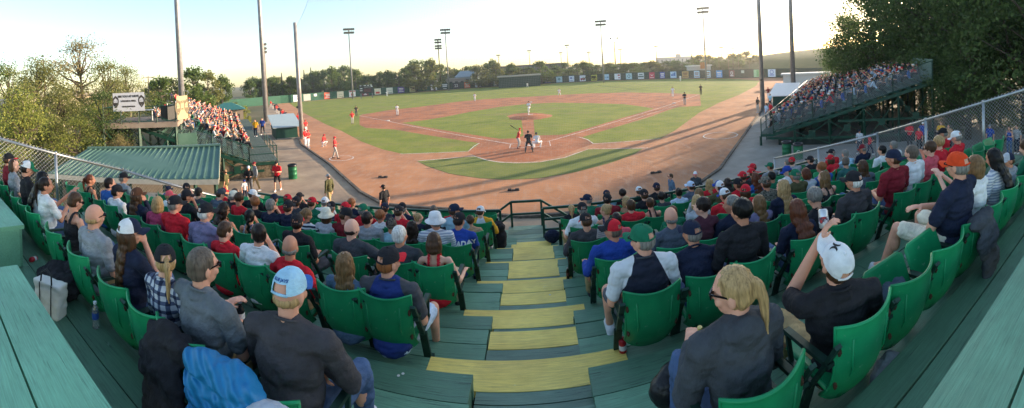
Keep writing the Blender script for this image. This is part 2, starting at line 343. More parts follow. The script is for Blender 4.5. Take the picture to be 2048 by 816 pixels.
for px, wpx, colr, kind in BAN:
    r = on_wall(px)
    if not r: continue
    c, n, e = r; dist = (c-CAM.xy).length; view = Vector((c.x-CAM.x, c.y-CAM.y, 0)).normalized()
    wd = wpx/F*dist/max(.35, abs(view.dot(n))); hh = 2.1 if kind != 'small' else .8; z0 = .22 if kind != 'small' else 1.4
    base = Vector((c.x, c.y, 0)) + n*.10; e3 = Vector((e.x, e.y, 0))
    M = Matrix.Identity(4)
    for i in range(3): M[i][0] = e3[i]; M[i][1] = n[i]; M[i][2] = (0,0,1)[i]; M[i][3] = base[i]
    root = MB().box((-wd/2,-.02,z0),(wd/2,.02,z0+hh), M).build('banner', mat('banner_'+colr, '#'+colr, .5, var=.05), wroot)
    root['label'] = f"{CN[colr]} banner with {BNAMES[kind]}"
    g = MB(); Y = .028
    def rect(x0, a, x1, b): g.box((x0*wd/2,.021,z0+a*hh),(x1*wd/2,Y,z0+b*hh), M)
    def dsc(x, zc, r, ri=0):
        q = 20; pts = [(x*wd/2+rr*cos(2*pi*k/q), .024, z0+zc*hh+rr*sin(2*pi*k/q)) for rr in (r, max(ri,.001)) for k in range(q)]
        g.add([M @ Vector(v) for v in pts], [(k,(k+1)%q,q+(k+1)%q,q+k) for k in range(q)])
    gc = 'e8e8ea'
    if kind in ('bars',):
        rect(-.7,.62,.7,.78); rect(-.55,.40,.55,.52); rect(-.75,.14,.75,.24); gc = 'efe9df' if CN[colr] not in ('pale yellow','yellow','tan','powder blue','pale grey') else '8a5a3a'
    elif kind == 'line': rect(-.8,.12,.8,.2); rect(-.6,.45,.6,.5); gc = '6a8a5a'
    elif kind == 'car': rect(-.7,.7,.2,.76); rect(-.6,.35,.6,.42); gc = '333338'
    elif kind == 'disc': dsc(0,.35,.55); rect(-.9,.78,.9,.95); gc = 'b8423c'
    elif kind == 'ring': dsc(0,.55,.62,.35); rect(-.5,.1,.5,.2)
    elif kind == 'redbar': rect(-.6,.14,.6,.45); gc = 'd23a2e'
    elif kind == 'loop': dsc(0,.5,.6,.4); gc = '4a5560'
    elif kind == 'text3': rect(-.8,.75,.8,.92); rect(-.7,.45,.7,.66); rect(-.5,.12,.5,.2)
    elif kind == 'peak': g.add([M @ Vector(v) for v in [(-.4*wd,.024,z0+.5*hh),(.05*wd,.024,z0+.85*hh),(.4*wd,.024,z0+.5*hh),(.05*wd,.024,z0+.62*hh)]], [(0,1,2,3)]); gc = 'c63a40'
    elif kind in ('tree','blueblk','carred','mix','waves','swoosh','half','ovals','crest','chev','band'):
        gc = {'tree':'5f9aa8','blueblk':'3a55b4','carred':'a8303c','mix':'b03a50','waves':'3a6fb4','swoosh':'5a8fb8','half':'5fae6a','ovals':'3450a8','crest':'e4e0dc','chev':'f0e6e6','band':'3a5a58'}[kind]
        if kind == 'tree': dsc(0,.55,.5)
        elif kind == 'blueblk': rect(-.3,.5,.3,.75); rect(-.7,.15,.7,.2)
        elif kind == 'carred': dsc(-.4,.25,.3); dsc(.4,.25,.3); rect(-.7,.25,.7,.5)
        elif kind == 'mix': rect(.1,.6,.8,.85); rect(.3,.2,.8,.4)
        elif kind == 'waves': rect(-.7,.3,-.3,.6); rect(-.2,.3,.1,.75); rect(.2,.3,.7,.85)
        elif kind == 'swoosh': rect(-.8,.42,.8,.5); dsc(.6,.45,.3)
        elif kind == 'half': rect(-.1,.05,.95,.95)
        elif kind == 'ovals': dsc(0,.65,.6,.45); rect(-.6,.2,.6,.3)
        elif kind == 'crest': dsc(0,.6,.5,.3); rect(-.6,.15,.6,.3)
        elif kind == 'chev': g.add([M @ Vector(v) for v in [(-.35*wd,.024,z0+.7*hh),(0,.024,z0+.4*hh),(.35*wd,.024,z0+.7*hh),(0,.024,z0+.55*hh)]], [(0,1,2,3)]); rect(-.7,.1,.7,.18)
        elif kind == 'band': rect(-.9,.28,.9,.5); rect(-.6,.65,.6,.8)
    elif kind == '22': textmesh('22', 1.5, WHITE, root, M @ Matrix.Translation((0,.03,z0+1.05)) @ Matrix.Rotation(pi/2,4,'X'), ext=.01)
    if g.v: g.build('print', mat('print_'+gc, '#'+gc, .6, var=0), root)
# ------------------------------------------------------------------ grandstand
def woodmat(name, base, dark, pale, rough=.6, wear=.5):
    if name in _mats: return _mats[name]
    mt, t, b = newmat(name); N = t.nodes; L = t.links
    tc = N.new('ShaderNodeTexCoord')
    def noi(st, sc, det=8, ro=.6):
        mp = N.new('ShaderNodeMapping'); mp.inputs['Scale'].default_value = st; L.new(tc.outputs['Object'], mp.inputs[0])
        n = N.new('ShaderNodeTexNoise'); n.inputs['Scale'].default_value = sc; n.inputs['Detail'].default_value = det; n.inputs['Roughness'].default_value = ro
        L.new(mp.outputs[0], n.inputs['Vector']); return n
    def rmp(n, a, b_, c0=(0,0,0,1), c1=(1,1,1,1)):
        r = N.new('ShaderNodeValToRGB'); r.color_ramp.elements[0].position = a; r.color_ramp.elements[1].position = b_
        r.color_ramp.elements[0].color = c0; r.color_ramp.elements[1].color = c1; L.new(n.outputs[0], r.inputs[0]); return r
    big = rmp(noi((1,1,1), 1.2), .3, .7, tuple(c*.78 for c in base)+(1,), tuple(min(1,c*1.25) for c in base)+(1,))
    gi = N.new('ShaderNodeNewGeometry'); mr = N.new('ShaderNodeMapRange'); L.new(gi.outputs['Random Per Island'], mr.inputs[0]); mr.inputs[3].default_value = .72; mr.inputs[4].default_value = 1.25
    hs = N.new('ShaderNodeHueSaturation'); L.new(mr.outputs[0], hs.inputs['Value']); L.new(big.outputs[0], hs.inputs['Color'])
    fine = rmp(noi((1.5,40,40), 3, 8, .7), .35, .7, (.72,.72,.72,1), (1.2,1.2,1.2,1)); mf = N.new('ShaderNodeMixRGB'); mf.blend_type = 'MULTIPLY'; mf.inputs[0].default_value = .9; L.new(hs.outputs[0], mf.inputs[1]); L.new(fine.outputs[0], mf.inputs[2])
    mx = N.new('ShaderNodeMixRGB'); L.new(mf.outputs[0], mx.inputs[1]); mx.inputs[2].default_value = dark+(1,)
    grain = rmp(noi((1.1,24,24), 2.2, 10, .75), .54, .64); patch = rmp(noi((1,1.5,1), 1.6, 4), .40, .60)
    mul = N.new('ShaderNodeMath'); mul.operation = 'MULTIPLY'; L.new(grain.outputs[0], mul.inputs[0]); L.new(patch.outputs[0], mul.inputs[1])
    mul2 = N.new('ShaderNodeMath'); mul2.operation = 'MULTIPLY'; L.new(mul.outputs[0], mul2.inputs[0]); mul2.inputs[1].default_value = wear; L.new(mul2.outputs[0], mx.inputs[0])
    mx2 = N.new('ShaderNodeMixRGB'); L.new(mx.outputs[0], mx2.inputs[1]); mx2.inputs[2].default_value = pale+(1,)
    chip = rmp(noi((1,2,2), 5.5, 7, .7), .67, .70); L.new(chip.outputs[0], mx2.inputs[0]); L.new(mx2.outputs[0], b.inputs['Base Color'])
    sm = rmp(noi((1,3,3), 3, 6), .3, .8, (rough*.8,)*3+(1,), (min(1,rough*1.3),)*3+(1,)); L.new(sm.outputs[0], b.inputs['Roughness'])
    bp = N.new('ShaderNodeBump'); bp.inputs['Strength'].default_value = .6; bp.inputs['Distance'].default_value = .004
    g2 = noi((1,22,22), 2.4, 10, .7); L.new(g2.outputs[0], bp.inputs['Height']); L.new(bp.outputs[0], b.inputs['Normal'])
    _mats[name] = mt; return mt
DECKM = woodmat('deck_green', (.112,.245,.155), (.020,.040,.030), (.14,.24,.19), .55, .9)
DECKT = woodmat('tread_green', (.138,.225,.165), (.028,.05,.04), (.14,.22,.19), .6, 1.0)
BENCHM = woodmat('bench_green', (.145,.36,.225), (.045,.12,.08), (.24,.42,.33), .5, .8)
YEL = woodmat('step_yellow', (.86,.62,.15), (.36,.27,.10), (.85,.76,.42), .65, .8)
RAILG = mat('railing_green', (.008,.055,.035), .4, var=.3, scale=3)
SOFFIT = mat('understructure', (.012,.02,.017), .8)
H = CAM.z
def deck_z(j): return H - (2.342 + .316*j)
def stp(D): return CAM.y + D
X0 = CAM.x
stand = empty('grandstand', (0,0,0), label='green painted plank grandstand with yellow edged aisle steps', cat='grandstand')
XL, XR = -8.35, 8.15
def aisle(D): return -.60, .30-.02*(D-3)      # aisle edges (from the camera's x)
def planks(mb, x0, x1, D0, D1, z, n, gap=.012, th=.045, jit=.0):
    w_ = (D1-D0-gap*(n-1))/n
    for k in range(n):
        a = D0+k*(w_+gap); x = x0
        cuts = [x0]
        if x1-x0 > 4:
            c = x0 + rnd.uniform(2.2, 4.6)
            while c < x1-1.2: cuts.append(c); c += rnd.uniform(3.0, 4.8)
        cuts.append(x1)
        for u, v in zip(cuts[:-1], cuts[1:]):
            dz = rnd.uniform(-.003, .003); e0 = rnd.uniform(-jit, jit) if u == x0 else 0; e1 = rnd.uniform(-jit, jit) if v == x1 else -.006
            mb.box((X0+u+e0, stp(a), z-th+dz), (X0+v+e1, stp(a+w_), z+dz))
for j in range(-1, 7):
    z = deck_z(j); D0 = 2.087+1.218*j-(.22 if j <= 0 else 0); D1 = 2.965+1.218*j-(.22 if j < 0 else 0)
    for side in (0, 1):
        mb = MB(); a = aisle(D1)
        x0, x1 = ((XL, a[0]) if side == 0 else (a[1], XR))
        planks(mb, x0, x1, D0, D1, z, 4, jit=.012)
        mb.box((X0+x0, stp(D1-.06), z-.16), (X0+x1, stp(D1-.02), z-.047))     # riser
        mb.box((X0+(x1-.05 if side == 0 else x0+.01), stp(D0), z-.20), (X0+(x1-.01 if side == 0 else x0+.05), stp(D1-.06), z-.047))
        mb.build('deck', DECKM, stand)
# ledges (one plank between two decks), yellow beside the aisle
wide = {0:(-1.045,.65), 1:(-.97,.44), 2:(-1.01,.40), 3:(-1.05,.40), 4:(-.98,.33)}
for j in range(-1, 7):
    z = H-(2.5+.316*j); D1 = 3.305+1.218*j-(.22 if j < 0 else 0); D0 = D1-.335
    if j < 0 or j > 4: 
        mb = MB(); mb.box((X0+XL, stp(D0), z-.045), (X0-.62, stp(D1), z)); mb.box((X0+.34, stp(D0), z-.045), (X0+XR, stp(D1), z)); mb.box((X0+XL, stp(D1-.04), z-.16), (X0-.62, stp(D1-.01), z-.05)); mb.box((X0+.34, stp(D1-.04), z-.16), (X0+XR, stp(D1-.01), z-.05)); mb.build('ledge', DECKM, stand)
        continue
    a, b = wide[j]; mb = MB(); mb.box((X0+XL, stp(D0), z-.045), (X0+a, stp(D1), z)); mb.box((X0+b, stp(D0), z-.045), (X0+XR, stp(D1), z))
    mb.box((X0+XL, stp(D1-.04), z-.17), (X0+XR, stp(D1-.01), z-.048)); mb.build('ledge', DECKM, stand)
    mb = MB(); mb.box((X0+a+.003, stp(D0+.02), z-.045), (X0+b-.003, stp(D1+.012), z+.004)); mb.build('yellow_step', YEL, stand)
# aisle treads
for j in range(-1, 5):
    e = 3.305+1.218*j; a = aisle(e)
    zt = H-(2.5+.158*(2*j+1))
    mb = MB(); mb.box((X0+a[0]+.01, stp(e-.06), zt-.045), (X0+a[1]-.01, stp(e+.19), zt)); mb.box((X0+a[0]+.01, stp(e+.20), zt-.045), (X0+a[1]-.01, stp(e+.36), zt)); mb.box((X0+a[0]+.01, stp(e+.57), zt-.16), (X0+a[1]-.01, stp(e+.60), zt-.048)); mb.build('tread', DECKT, stand)
    if j >= 0:
        mb = MB(); mb.box((X0+a[0]+.015, stp(e+.368), zt-.045), (X0+a[1]-.015, stp(e+.621), zt+.002)); mb.build('yellow_step', YEL, stand)
    zt2 = H-(2.5+.158*(2*j+2))
    if j < 4:
        mb = MB(); mb.box((X0+a[0]+.01, stp(e+.56), zt2-.045), (X0+a[1]-.01, stp(e+.78), zt2)); mb.box((X0+a[0]+.01, stp(e+.79), zt2-.045), (X0+a[1]-.01, stp(e+.975), zt2)); mb.build('tread', DECKT, stand)
# narrow last yellow step and landing with planks
zt = H-(2.5+.158*9); mb = MB(); mb.box((X0-.70, stp(8.42), zt-.045), (X0+.10, stp(8.70), zt+.003)); mb.build('yellow_step', YEL, stand)
zt = H-4.08; mb = MB()
for k in range(6): mb.box((X0-.85, stp(8.55+k*.262), zt-.045), (X0+.12, stp(8.55+k*.262+.25), zt))
mb.build('landing', DECKT, stand)
for sx, xx in ((-1, -.85), (1, .12)):            # side flights going down from the landing
    mb = MB()
    for k in range(6): mb.box((X0+xx+sx*(.02+.28*k), stp(9.25), zt-.19*(k+1)-.04), (X0+xx+sx*(.30+.28*k), stp(10.1), zt-.19*(k+1)))
    mb.build('side_stair', YEL, stand)
# under-structure: sloping joists and back/front skirts, posts
mb = MB()
for x in [XL+.1, -6, -4, -2, -.75, .45, 2, 4, 6, XR-.1]:
    mb.bar((X0+x, stp(-1.5), H-2.0-.25+.33), (X0+x, stp(9.3), H-4.35), .09, .2)
    for D in (0.5, 4.5, 9.0): mb.bar((X0+x, stp(D), 0), (X0+x, stp(D), H-2.2-.26*max(D-.5,0)-.25), .12)
mb.build('joists', SOFFIT, stand)
mb = MB()
for k in range(9):
    mb.box((X0+XL, stp(9.42), 2.2-.245*(k+1)), (X0-.9, stp(9.44), 2.2-.245*k-.01)); mb.box((X0+.2, stp(9.42), 2.2-.245*(k+1)), (X0+XR, stp(9.44), 2.2-.245*k-.01))
mb.build('front_boards', DECKM, stand)
# benches behind the top row
bz = H-1.55
for x0, x1 in ((-3.62, -.75), (.75, 9.5)):
    mb = MB(); planks(mb, x0, x1, -.45, .90, bz, 4, gap=.014, th=.05); mb.box((X0+x0, stp(.86), bz-.22), (X0+x1, stp(.885), bz-.052)); mb.box((X0+x0, stp(-.45), bz-.45), (X0+x0+.03, stp(.85), bz-.052))
    mb.build('bench', BENCHM, stand)
mb = MB(); planks(mb, -8.35, -4.62, -.2, 1.25, bz+.02, 4, th=.05); mb.box((X0-8.35, stp(1.19), bz-.46), (X0-4.62, stp(1.22), bz-.03)); mb.box((X0-4.65, stp(-.2), bz-.46), (X0-4.62, stp(1.19), bz-.03)); mb.build('bench', BENCHM, stand)
# front railing: top rail, mid rail, posts
rz = deck_z(6); RD = 9.36
mb = MB(); zr = H-3.38
for x0, x1 in ((XL, -.98), (.05, XR)):
    mb.bar((X0+x0, stp(RD), zr), (X0+x1, stp(RD), zr), .055, .055); mb.bar((X0+x0, stp(RD), zr-.27), (X0+x1, stp(RD), zr-.27), .04, .05); mb.bar((X0+x0, stp(RD), zr-.52), (X0+x1, stp(RD), zr-.52), .04, .05)
    n = max(2, int((x1-x0)/1.6))
    for k in range(n+1):
        x = x0+(x1-x0)*k/n; mb.bar((X0+x, stp(RD), rz-.05), (X0+x, stp(RD), zr), .055)
mb.build('front_railing', RAILG, stand)
mb = MB(); zu = H-3.43; ya = stp(10.08)
mb.bar((X0-.76, ya, zu), (X0+.02, ya, zu), .055); mb.bar((X0-.76, ya, zu-.32), (X0+.02, ya, zu-.32), .045)
for x in (-.76, .02): mb.bar((X0+x, ya, zt-.04), (X0+x, ya, zu), .055)
for sx, x in ((-1, -.76), (1, .02)):
    for dz in (0, -.32): mb.bar((X0+x, ya, zu+dz), (X0+x+sx*1.25, ya, zu+dz-.85), .05)
    mb.bar((X0+x+sx*1.25, ya, zu-.85), (X0+x+sx*1.25, ya, zu-1.9), .05)
mb.build('landing_railing', RAILG, stand)
for sx, x in ((-1, -.76), (1, .02)): MB().bar((X0+x+sx*1.0, ya, zu-.68), (X0+x+sx*1.27, ya, zu-.865), .06).build('rail_tip', YEL, stand)
# ------------------------------------------------------------------ chain-link fences beside the stand
GALV = mat('galvanised_steel', (.42,.43,.43), .4, .85, var=.15, scale=8)
GALVW = mat('galvanised_wire', (.50,.52,.53), .45, .7, var=0)
def chain(name, label, A, B, h, cell=.075, r=.0028, posts=3, hb=None, mt=None, wm=None, extra=.06, group=None, rail=.03):
    """A, B: top rail end points; panel of height h hangs below"""
    A = Vector(A); B = Vector(B); root = empty(name, (A.x, A.y, min(A.z, B.z)-h), label=label, cat='fence', group=group)
    o = root.location; A = A-o; B = B-o; L_ = (B-A).length; d = (B-A)/L_; dn = Vector((0,0,-1))
    mb = MB(); mb.tube([A, B], rail, 8); mb.build('top_rail', mt or GALV, root, smooth=True)
    mb = MB()
    for k in range(posts): 
        p = A+(B-A)*k/(posts-1); mb = MB(); mb.tube([p+Vector((0,0,.02)), p+dn*(h+.25)], rail*1.15, 8); mb.ell(p+Vector((0,0,.02)), rail*1.3, 8, 6); mb.build('post', mt or GALV, root, smooth=True)
    mb = MB(); hd = d.copy()
    n = int((L_+h)/cell)
    for sgn in (1, -1):
        for k in range(-int(h/cell)-1, n+1):
            t0 = k*cell; t1 = t0+(h+extra)
            if sgn < 0: t0, t1 = t1, t0
            # from top (t0, +extra) to bottom (t1, -h), clipped to 0..L
            def pt(u): t = t0+(t1-t0)*u; v = extra-(h+extra)*u; return t, v
            u0, u1 = 0.0, 1.0; s0, s1 = t0, t1
            if s0 == s1: continue
            for lim, side in ((0, 'lo'), (L_, 'hi')):
                ul = (lim-t0)/(t1-t0)
                if (side == 'lo') == (t1 > t0): u0 = max(u0, ul)
                else: u1 = min(u1, ul)
            if u1-u0 < .02: continue
            a = pt(u0); b = pt(u1)
            mb.tube([A+d*a[0]+Vector((0,0,a[1])), A+d*b[0]+Vector((0,0,b[1]))], r, 3, False)
    mb.build('wire_mesh', wm or GALVW, root)
    return root
def plane_pt(px, py, x):           # pixel -> point on the vertical plane x = const
    d = ray(px, py); return CAM + d*((x-CAM.x)/d.x)
def fence_line(px_pts, x): return [plane_pt(a, b, x) for a, b in px_pts]
lf = fence_line([(-40,266),(60,290),(245,340),(390,376),(560,421)], X0-8.0)
chain('chain_link_fence', 'galvanised chain link fence down the left side of the grandstand', lf[0], lf[2], 1.25, posts=3, cell=.085)
chain('chain_link_fence', 'lower chain link fence beside the green metal roof, ending near the sand walkway', lf[2], lf[4], 1.15, posts=4, cell=.085)
rf = fence_line([(1549,317),(1755,268),(1930,224),(2100,163)], X0+7.9)
chain('chain_link_fence', 'chain link fence at the lower right of the grandstand by the green barrels', rf[0], rf[1], 1.15, posts=3, cell=.085)
chain('chain_link_fence', 'chain link fence at the upper right of the grandstand by the dark trees', rf[1], rf[3], 1.25, posts=4, cell=.085)
# ------------------------------------------------------------------ light poles, net poles, backstop net
POLEM = mat('pole_grey', (.25,.25,.26), .5, .3, var=.2, scale=2)
WOODP = ramp_mat('pole_wood', [(.3,(.10,.07,.05)),(.7,(.20,.15,.11))], scale=1, bump=.4, stretch=(8,8,.6))
LAMPM = mat('lamp_housing', (.05,.05,.05), .5, .3); LENS = mat('lamp_lens', (.12,.12,.12), .2, var=0)
def lightpole(px, dist, ytop, kind, label, r=.22, group=None, wood=False):
    r *= 1.3
    base = PD(px, 150, dist); base.z = 0; lean = 0
    d = ray(px, ytop); ztop = CAM.z + d.z*(dist/hypot(d.x, d.y))
    root = empty('light_pole', base, label=label, cat='light pole', group=group)
    mb = MB(); mb.tube([(0,0,0), (0,0,ztop*.5), (0,0,ztop)], [r, r*.78, r*.55], 10); mb.build('pole', WOODP if wood else POLEM, root, smooth=True)
    ang = atan2(base.y-0, base.x-0)
    face = Vector((-base.x, 15-base.y, 0)).normalized(); side = Vector((face.y, -face.x, 0))
    if kind == 'none': return root
    rows = {'rack2': [(0, 6, 3.6), (-1.1, 6, 3.3)], 'rack4': [(0,4,2.6),(-1.0,4,2.6),(-2.4,4,2.6),(-3.3,4,2.6)], 'small': [(0,3,2.4),(-.9,0,1.6)], 'tee': [(0,2,3.0),(-1.6,0,2.6)], 'box': [(0,2,.9),(-1.2,2,.9),(-2.2,2,.9)]}[kind]
    for dz, n, wd in rows: MB().bar(side*(-wd/2)+Vector((0,0,ztop+dz-.3)), side*(wd/2)+Vector((0,0,ztop+dz-.3)), .12).build('crossarm', WOODP if wood else POLEM, root)
    if kind in ('small',):
        for q in (-.9, .9): MB().bar(side*q+Vector((0,0,ztop-.35)), Vector((0,0,ztop-1.6)), .08).build('brace', WOODP if wood else POLEM, root)
    for dz, n, wd in rows:
        for k in range(n):
            x = -wd/2+wd*(k+.5)/n if n > 2 else (-wd/2 if k == 0 else wd/2)
            c = side*x+Vector((0,0,ztop+dz)); f = (face+Vector((0,0,-.55))).normalized()
            M = Matrix.Translation(c) @ f.to_track_quat('Z','Y').to_matrix().to_4x4()
            mb = MB(); mb.lathe([(.14,-.40),(.32,-.18),(.42,.14)], 10, M); mb.cur = 1; mb.lathe([(.40,.142),(.2,.18)], 10, M)
            mb.build('floodlight', [LAMPM, LENS], root)
    return root
lightpole(703,125,58,'rack2','tall grey light pole behind the scoreboard end of the wall, left field')
lightpole(896,140,59,'rack2','tall grey light pole in front of the blue-grey house')
lightpole(880,150,79,'rack4','brown light pole with four stacked lamp rows beside the blue-grey house', wood=True, r=.2)
lightpole(1207,128,42,'rack2','tall grey light pole behind the centre right wall, between yellow and blue banners')
lightpole(1412,112,16,'rack2','tallest grey light pole at right field before the steel backstop frame')
for px, dist, yt, k, lb in [(999,230,110,'small','shortest wooden lamp pole above the trees left of centre'),(1061,230,101,'small','wooden lamp pole above the low dark shed'),(1124,260,105,'small','small wooden lamp pole just left of the braced pole'),(1137,200,90,'small','stout wooden lamp pole with braced crossarm over the trees'),
    (1180,240,104,'small','thin wooden lamp pole with short crossarm over the treeline'),(1232,170,76,'tee','wooden lamp pole with wide double crossarm, right of the tall grey pole'),(1243,230,98,'small','small wooden lamp pole beside the wide double crossarm pole'),(1315,230,92,'small','lone wooden lamp pole left of the distant apartment block'),
    (1445,240,95,'small','faint lamp pole seen through the steel backstop frame'),(1468,250,96,'small','faint lamp pole at the right of the steel backstop frame')]:
    lightpole(px, dist, yt, k, lb, r=.2, wood=True)
lightpole(527,66,-160,'rack2','tall grey light pole beyond the left bleachers, rising out of the picture', r=.33)
lightpole(531,110,88,'box','dark wooden pole with box lamps behind the left bleachers', wood=True, r=.25)
lightpole(361,52,-210,'rack2','leftmost tall grey light pole behind the press platform', r=.34)
lightpole(1586,58,-230,'rack2','tall grey light pole rising behind the white roofed dugout', r=.30)
lightpole(1750,60,92,'none','short grey pole standing behind the right bleacher crowd', r=.28)
NP = []
for px, py, yt, lb in [(604,277,45,'grey steel net pole beside the left dugout'),(1526,222,-200,'tall grey net pole beside the right dugout')]:
    b = P(px, py); d = ray(px-13 if yt > 0 else px, yt); zt_ = CAM.z+d.z*((b-CAM).xy.length/hypot(d.x,d.y)); NP.append((b, zt_))
    root = empty('net_pole', b, label=lb, cat='net pole')
    mb = MB(); mb.tube([(0,0,0),(0,0,zt_)], [.26,.2], 12); mb.build('pole', mat('net_pole_paint', (.33,.31,.30), .55, .2, var=.25, scale=1.5), root, smooth=True)
    mb = MB(); mb.box((-.4,-.4,0),(.4,.4,.12)); mb.build('footing', CONC, root); mb = MB(); mb.box((-.3,-.3,3.4),(-.14,-.14,3.6)); mb.build('pulley', LAMPM, root)
# net: hangs from a cable between the poles and two high rear masts
NETM = mat('net_cord', (.30,.29,.28), .8, var=0)
bL, bR = NP[0][0], NP[1][0]; path = [(Vector((bL.x, bL.y)), NP[0][1]-.6), (Vector((-7.6,-14.0)), 17.0), (Vector((7.6,-14.4)), 18.0), (Vector((bR.x, bR.y)), NP[1][1]-1)]
nroot = empty('backstop_net', (0,-14,0), label='fine mesh backstop net hanging behind home plate between the steel poles', cat='net')
mb = MB(); sheet = MB()
cellx = .075
for (a, za), (b, zb) in zip(path[:-1], path[1:]):
    L_ = (b-a).length; n = int(L_/cellx); e = (b-a)/L_
    def ztop_(t): return za+(zb-za)*t**1.9 if a.x < -10 else (za+(zb-za)*(1-(1-t)**1.5))
    for k in range(n):
        t = k/n; q = a+e*(k*cellx); r = .0019
        mb.add([(q.x-r*e.x,q.y-r*e.y+14,0),(q.x+r*e.x,q.y+r*e.y+14,0),(q.x+r*e.x,q.y+r*e.y+14,ztop_(t)),(q.x-r*e.x,q.y-r*e.y+14,ztop_(t))], [(0,1,2,3)])
    zz = .05
    while zz < max(za, zb):
        # horizontal cord where the net is that high
        ts = [i/30 for i in range(31) if ztop_(i/30) >= zz]
        if len(ts) > 1:
            p = a+e*L_*ts[0]; q = a+e*L_*ts[-1]; r = .0019
            mb.add([(p.x,p.y+14,zz-r),(q.x,q.y+14,zz-r),(q.x,q.y+14,zz+r),(p.x,p.y+14,zz+r)], [(0,1,2,3)])
        zz += .075
    cb = MB(); cb.tube([(a.x+e.x*L_*i/20, a.y+14+e.y*L_*i/20, ztop_(i/20)) for i in range(21)], .012, 5); cb.build('cable', mat('cable', (.08,.08,.08), .6, var=0), nroot)
mb.build('mesh', NETM, nroot)
# ------------------------------------------------------------------ green metal roofed shelter (left)
ROOFM = ramp_mat('teal_metal', [(.3,(.075,.155,.125)),(.6,(.105,.195,.16)),(.8,(.14,.225,.185))], scale=.9, detail=8, rough=.4, bump=.05, layer=[((.16,.13,.10), 2.5, .70, .80, (1,1,6))])
sr = empty('shelter', P(300,380,0), label='low building with a ribbed teal metal roof left of the grandstand', cat='shelter')
o = sr.location.copy()
E1, E2 = P(437,357,2.6), P(95,346,2.6); G1, G2 = P(440,291,3.45), P(176,297,3.45)
E2 = E1+(E2-E1)*1.0
u = (E2-E1); un = u.normalized(); nrm = (E1-E2).cross(G1-E1).normalized(); nrm = nrm if nrm.z > 0 else -nrm
mb = MB(); th = Vector((0,0,-.05))
mb.add([p-o for p in (E1,E2,G2,G1,E1+th,E2+th,G2+th,G1+th)], [(0,1,2,3),(7,6,5,4),(0,4,5,1),(1,5,6,2),(2,6,7,3),(3,7,4,0)])
nr = 26
for k in range(nr+1):
    t = k/nr; p = E1+(E2-E1)*t; q = G1+(G2-G1)*t
    if t > .999: continue
    mb.bar(p-o+nrm*.02, q-o+nrm*.02, .05, .05, up=nrm)
back = (G1-E1); back.z = 0
B1, B2 = G1+back*1.0+Vector((0,0,-.85)), G2+back*1.0+Vector((0,0,-.85))
mb.add([p-o for p in (G1,G2,B2,B1)], [(0,1,2,3)]); mb.add([p-o for p in (E2, B2, G2)], [(0,1,2)])
mb.bar(G1-o+Vector((0,0,.05)), G2-o+Vector((0,0,.05)), .22, .08)
mb.build('roof', ROOFM, sr)
mb = MB(); mb.bar(E1-o+Vector((0,0,-.13)), E2-o+Vector((0,0,-.13)), .05, .2); mb.bar(E1-o+Vector((0,0,-.08)), G1-o+Vector((0,0,-.08)), .05, .14); mb.build('fascia', mat('cream_trim', (.5,.46,.38), .6), sr)
ins = back.normalized()*.6
for t in (0.02,.13,.3,.5,.7,.95):
    p = E1+(E2-E1)*t+ins; MB().bar((p.x-o.x,p.y-o.y,0), (p.x-o.x,p.y-o.y,2.55), .12).build('post', RAILG, sr)
mb = MB(); a = E1+back*.9+un*.3; b = E2+back*.5; mb.bar((a.x-o.x,a.y-o.y,1.25),(b.x-o.x,b.y-o.y,1.25),.1,2.5); mb.build('back_wall', mat('shelter_wall', (.25,.20,.15), .8), sr)
mb = MB(); a = E1+(E2-E1)*.24+ins*.5; mb.bar((a.x-o.x,a.y-o.y,1.5),(a.x-o.x+un.x*1.5,a.y-o.y+un.y*1.5,1.5),.04,.9); mb.build('notice_board', mat('menu_board', (.62,.52,.45), .6, var=.2, scale=3), sr)
# ------------------------------------------------------------------ dugouts
def dugout(px, py, s, label, roofm, wallm, L_=6.2, W_=3.0):
    """s = +1: right side of the field, -1: left side"""
    c = P(px, py); root = empty('dugout', c, label=label, cat='dugout'); e = Vector((s*.7071,.7071,0)); n = Vector((s*.7071,-.7071,0))
    def pt(a, b, z): v = e*a+n*b; return (v.x, v.y, z)
    mb = MB(); mb.bar(pt(0,W_/2,.62), pt(L_,W_/2,.62), W_, 1.24); mb.build('wall', wallm, root)
    mb = MB(); z0, z1 = 2.05, 2.75
    tl, tr = (z1, z0)
    z0, z1 = 1.38, 2.45; vs = [pt(-.3,-.5,z0),pt(L_+.3,-.5,z1),pt(L_+.3,W_+.4,z1),pt(-.3,W_+.4,z0)]; vs += [(x,y,z-.09) for x,y,z in vs]
    mb.add(vs, [(0,1,2,3),(7,6,5,4),(0,4,5,1),(1,5,6,2),(2,6,7,3),(3,7,4,0)]); mb.build('roof', roofm, root)
    mb = MB(); mb.add([pt(0,W_-.02,1.2),pt(L_,W_-.02,1.2),pt(L_,W_-.02,2.3),pt(0,W_-.02,1.3)], [(0,1,2,3)]); mb.add([pt(L_-.02,0,1.2),pt(L_-.02,W_,1.2),pt(L_-.02,W_,2.3),pt(L_-.02,0,2.3)], [(0,1,2,3)]); mb.build('gable', wallm, root)
    mb = MB(); mb.bar(pt(-.05,0,.06),pt(-.05,W_,.06),.2,.12); mb.build('footing', CONC, root)
    return root
dugout(596,276,-1,'low green dugout with a pale blue sheet roof behind the left net pole', mat('pale_roof', (.36,.44,.46), .5, var=.08), mat('dugout_green', (.012,.07,.05), .6, var=.2), L_=4.4, W_=2.4)
dugout(1546,214,1,'low green dugout with a white sheet roof beside the right net pole', mat('white_roof', (.75,.73,.70), .5, var=.05), mat('dugout_green', (.012,.07,.05), .6, var=.2), L_=5.2, W_=2.4)
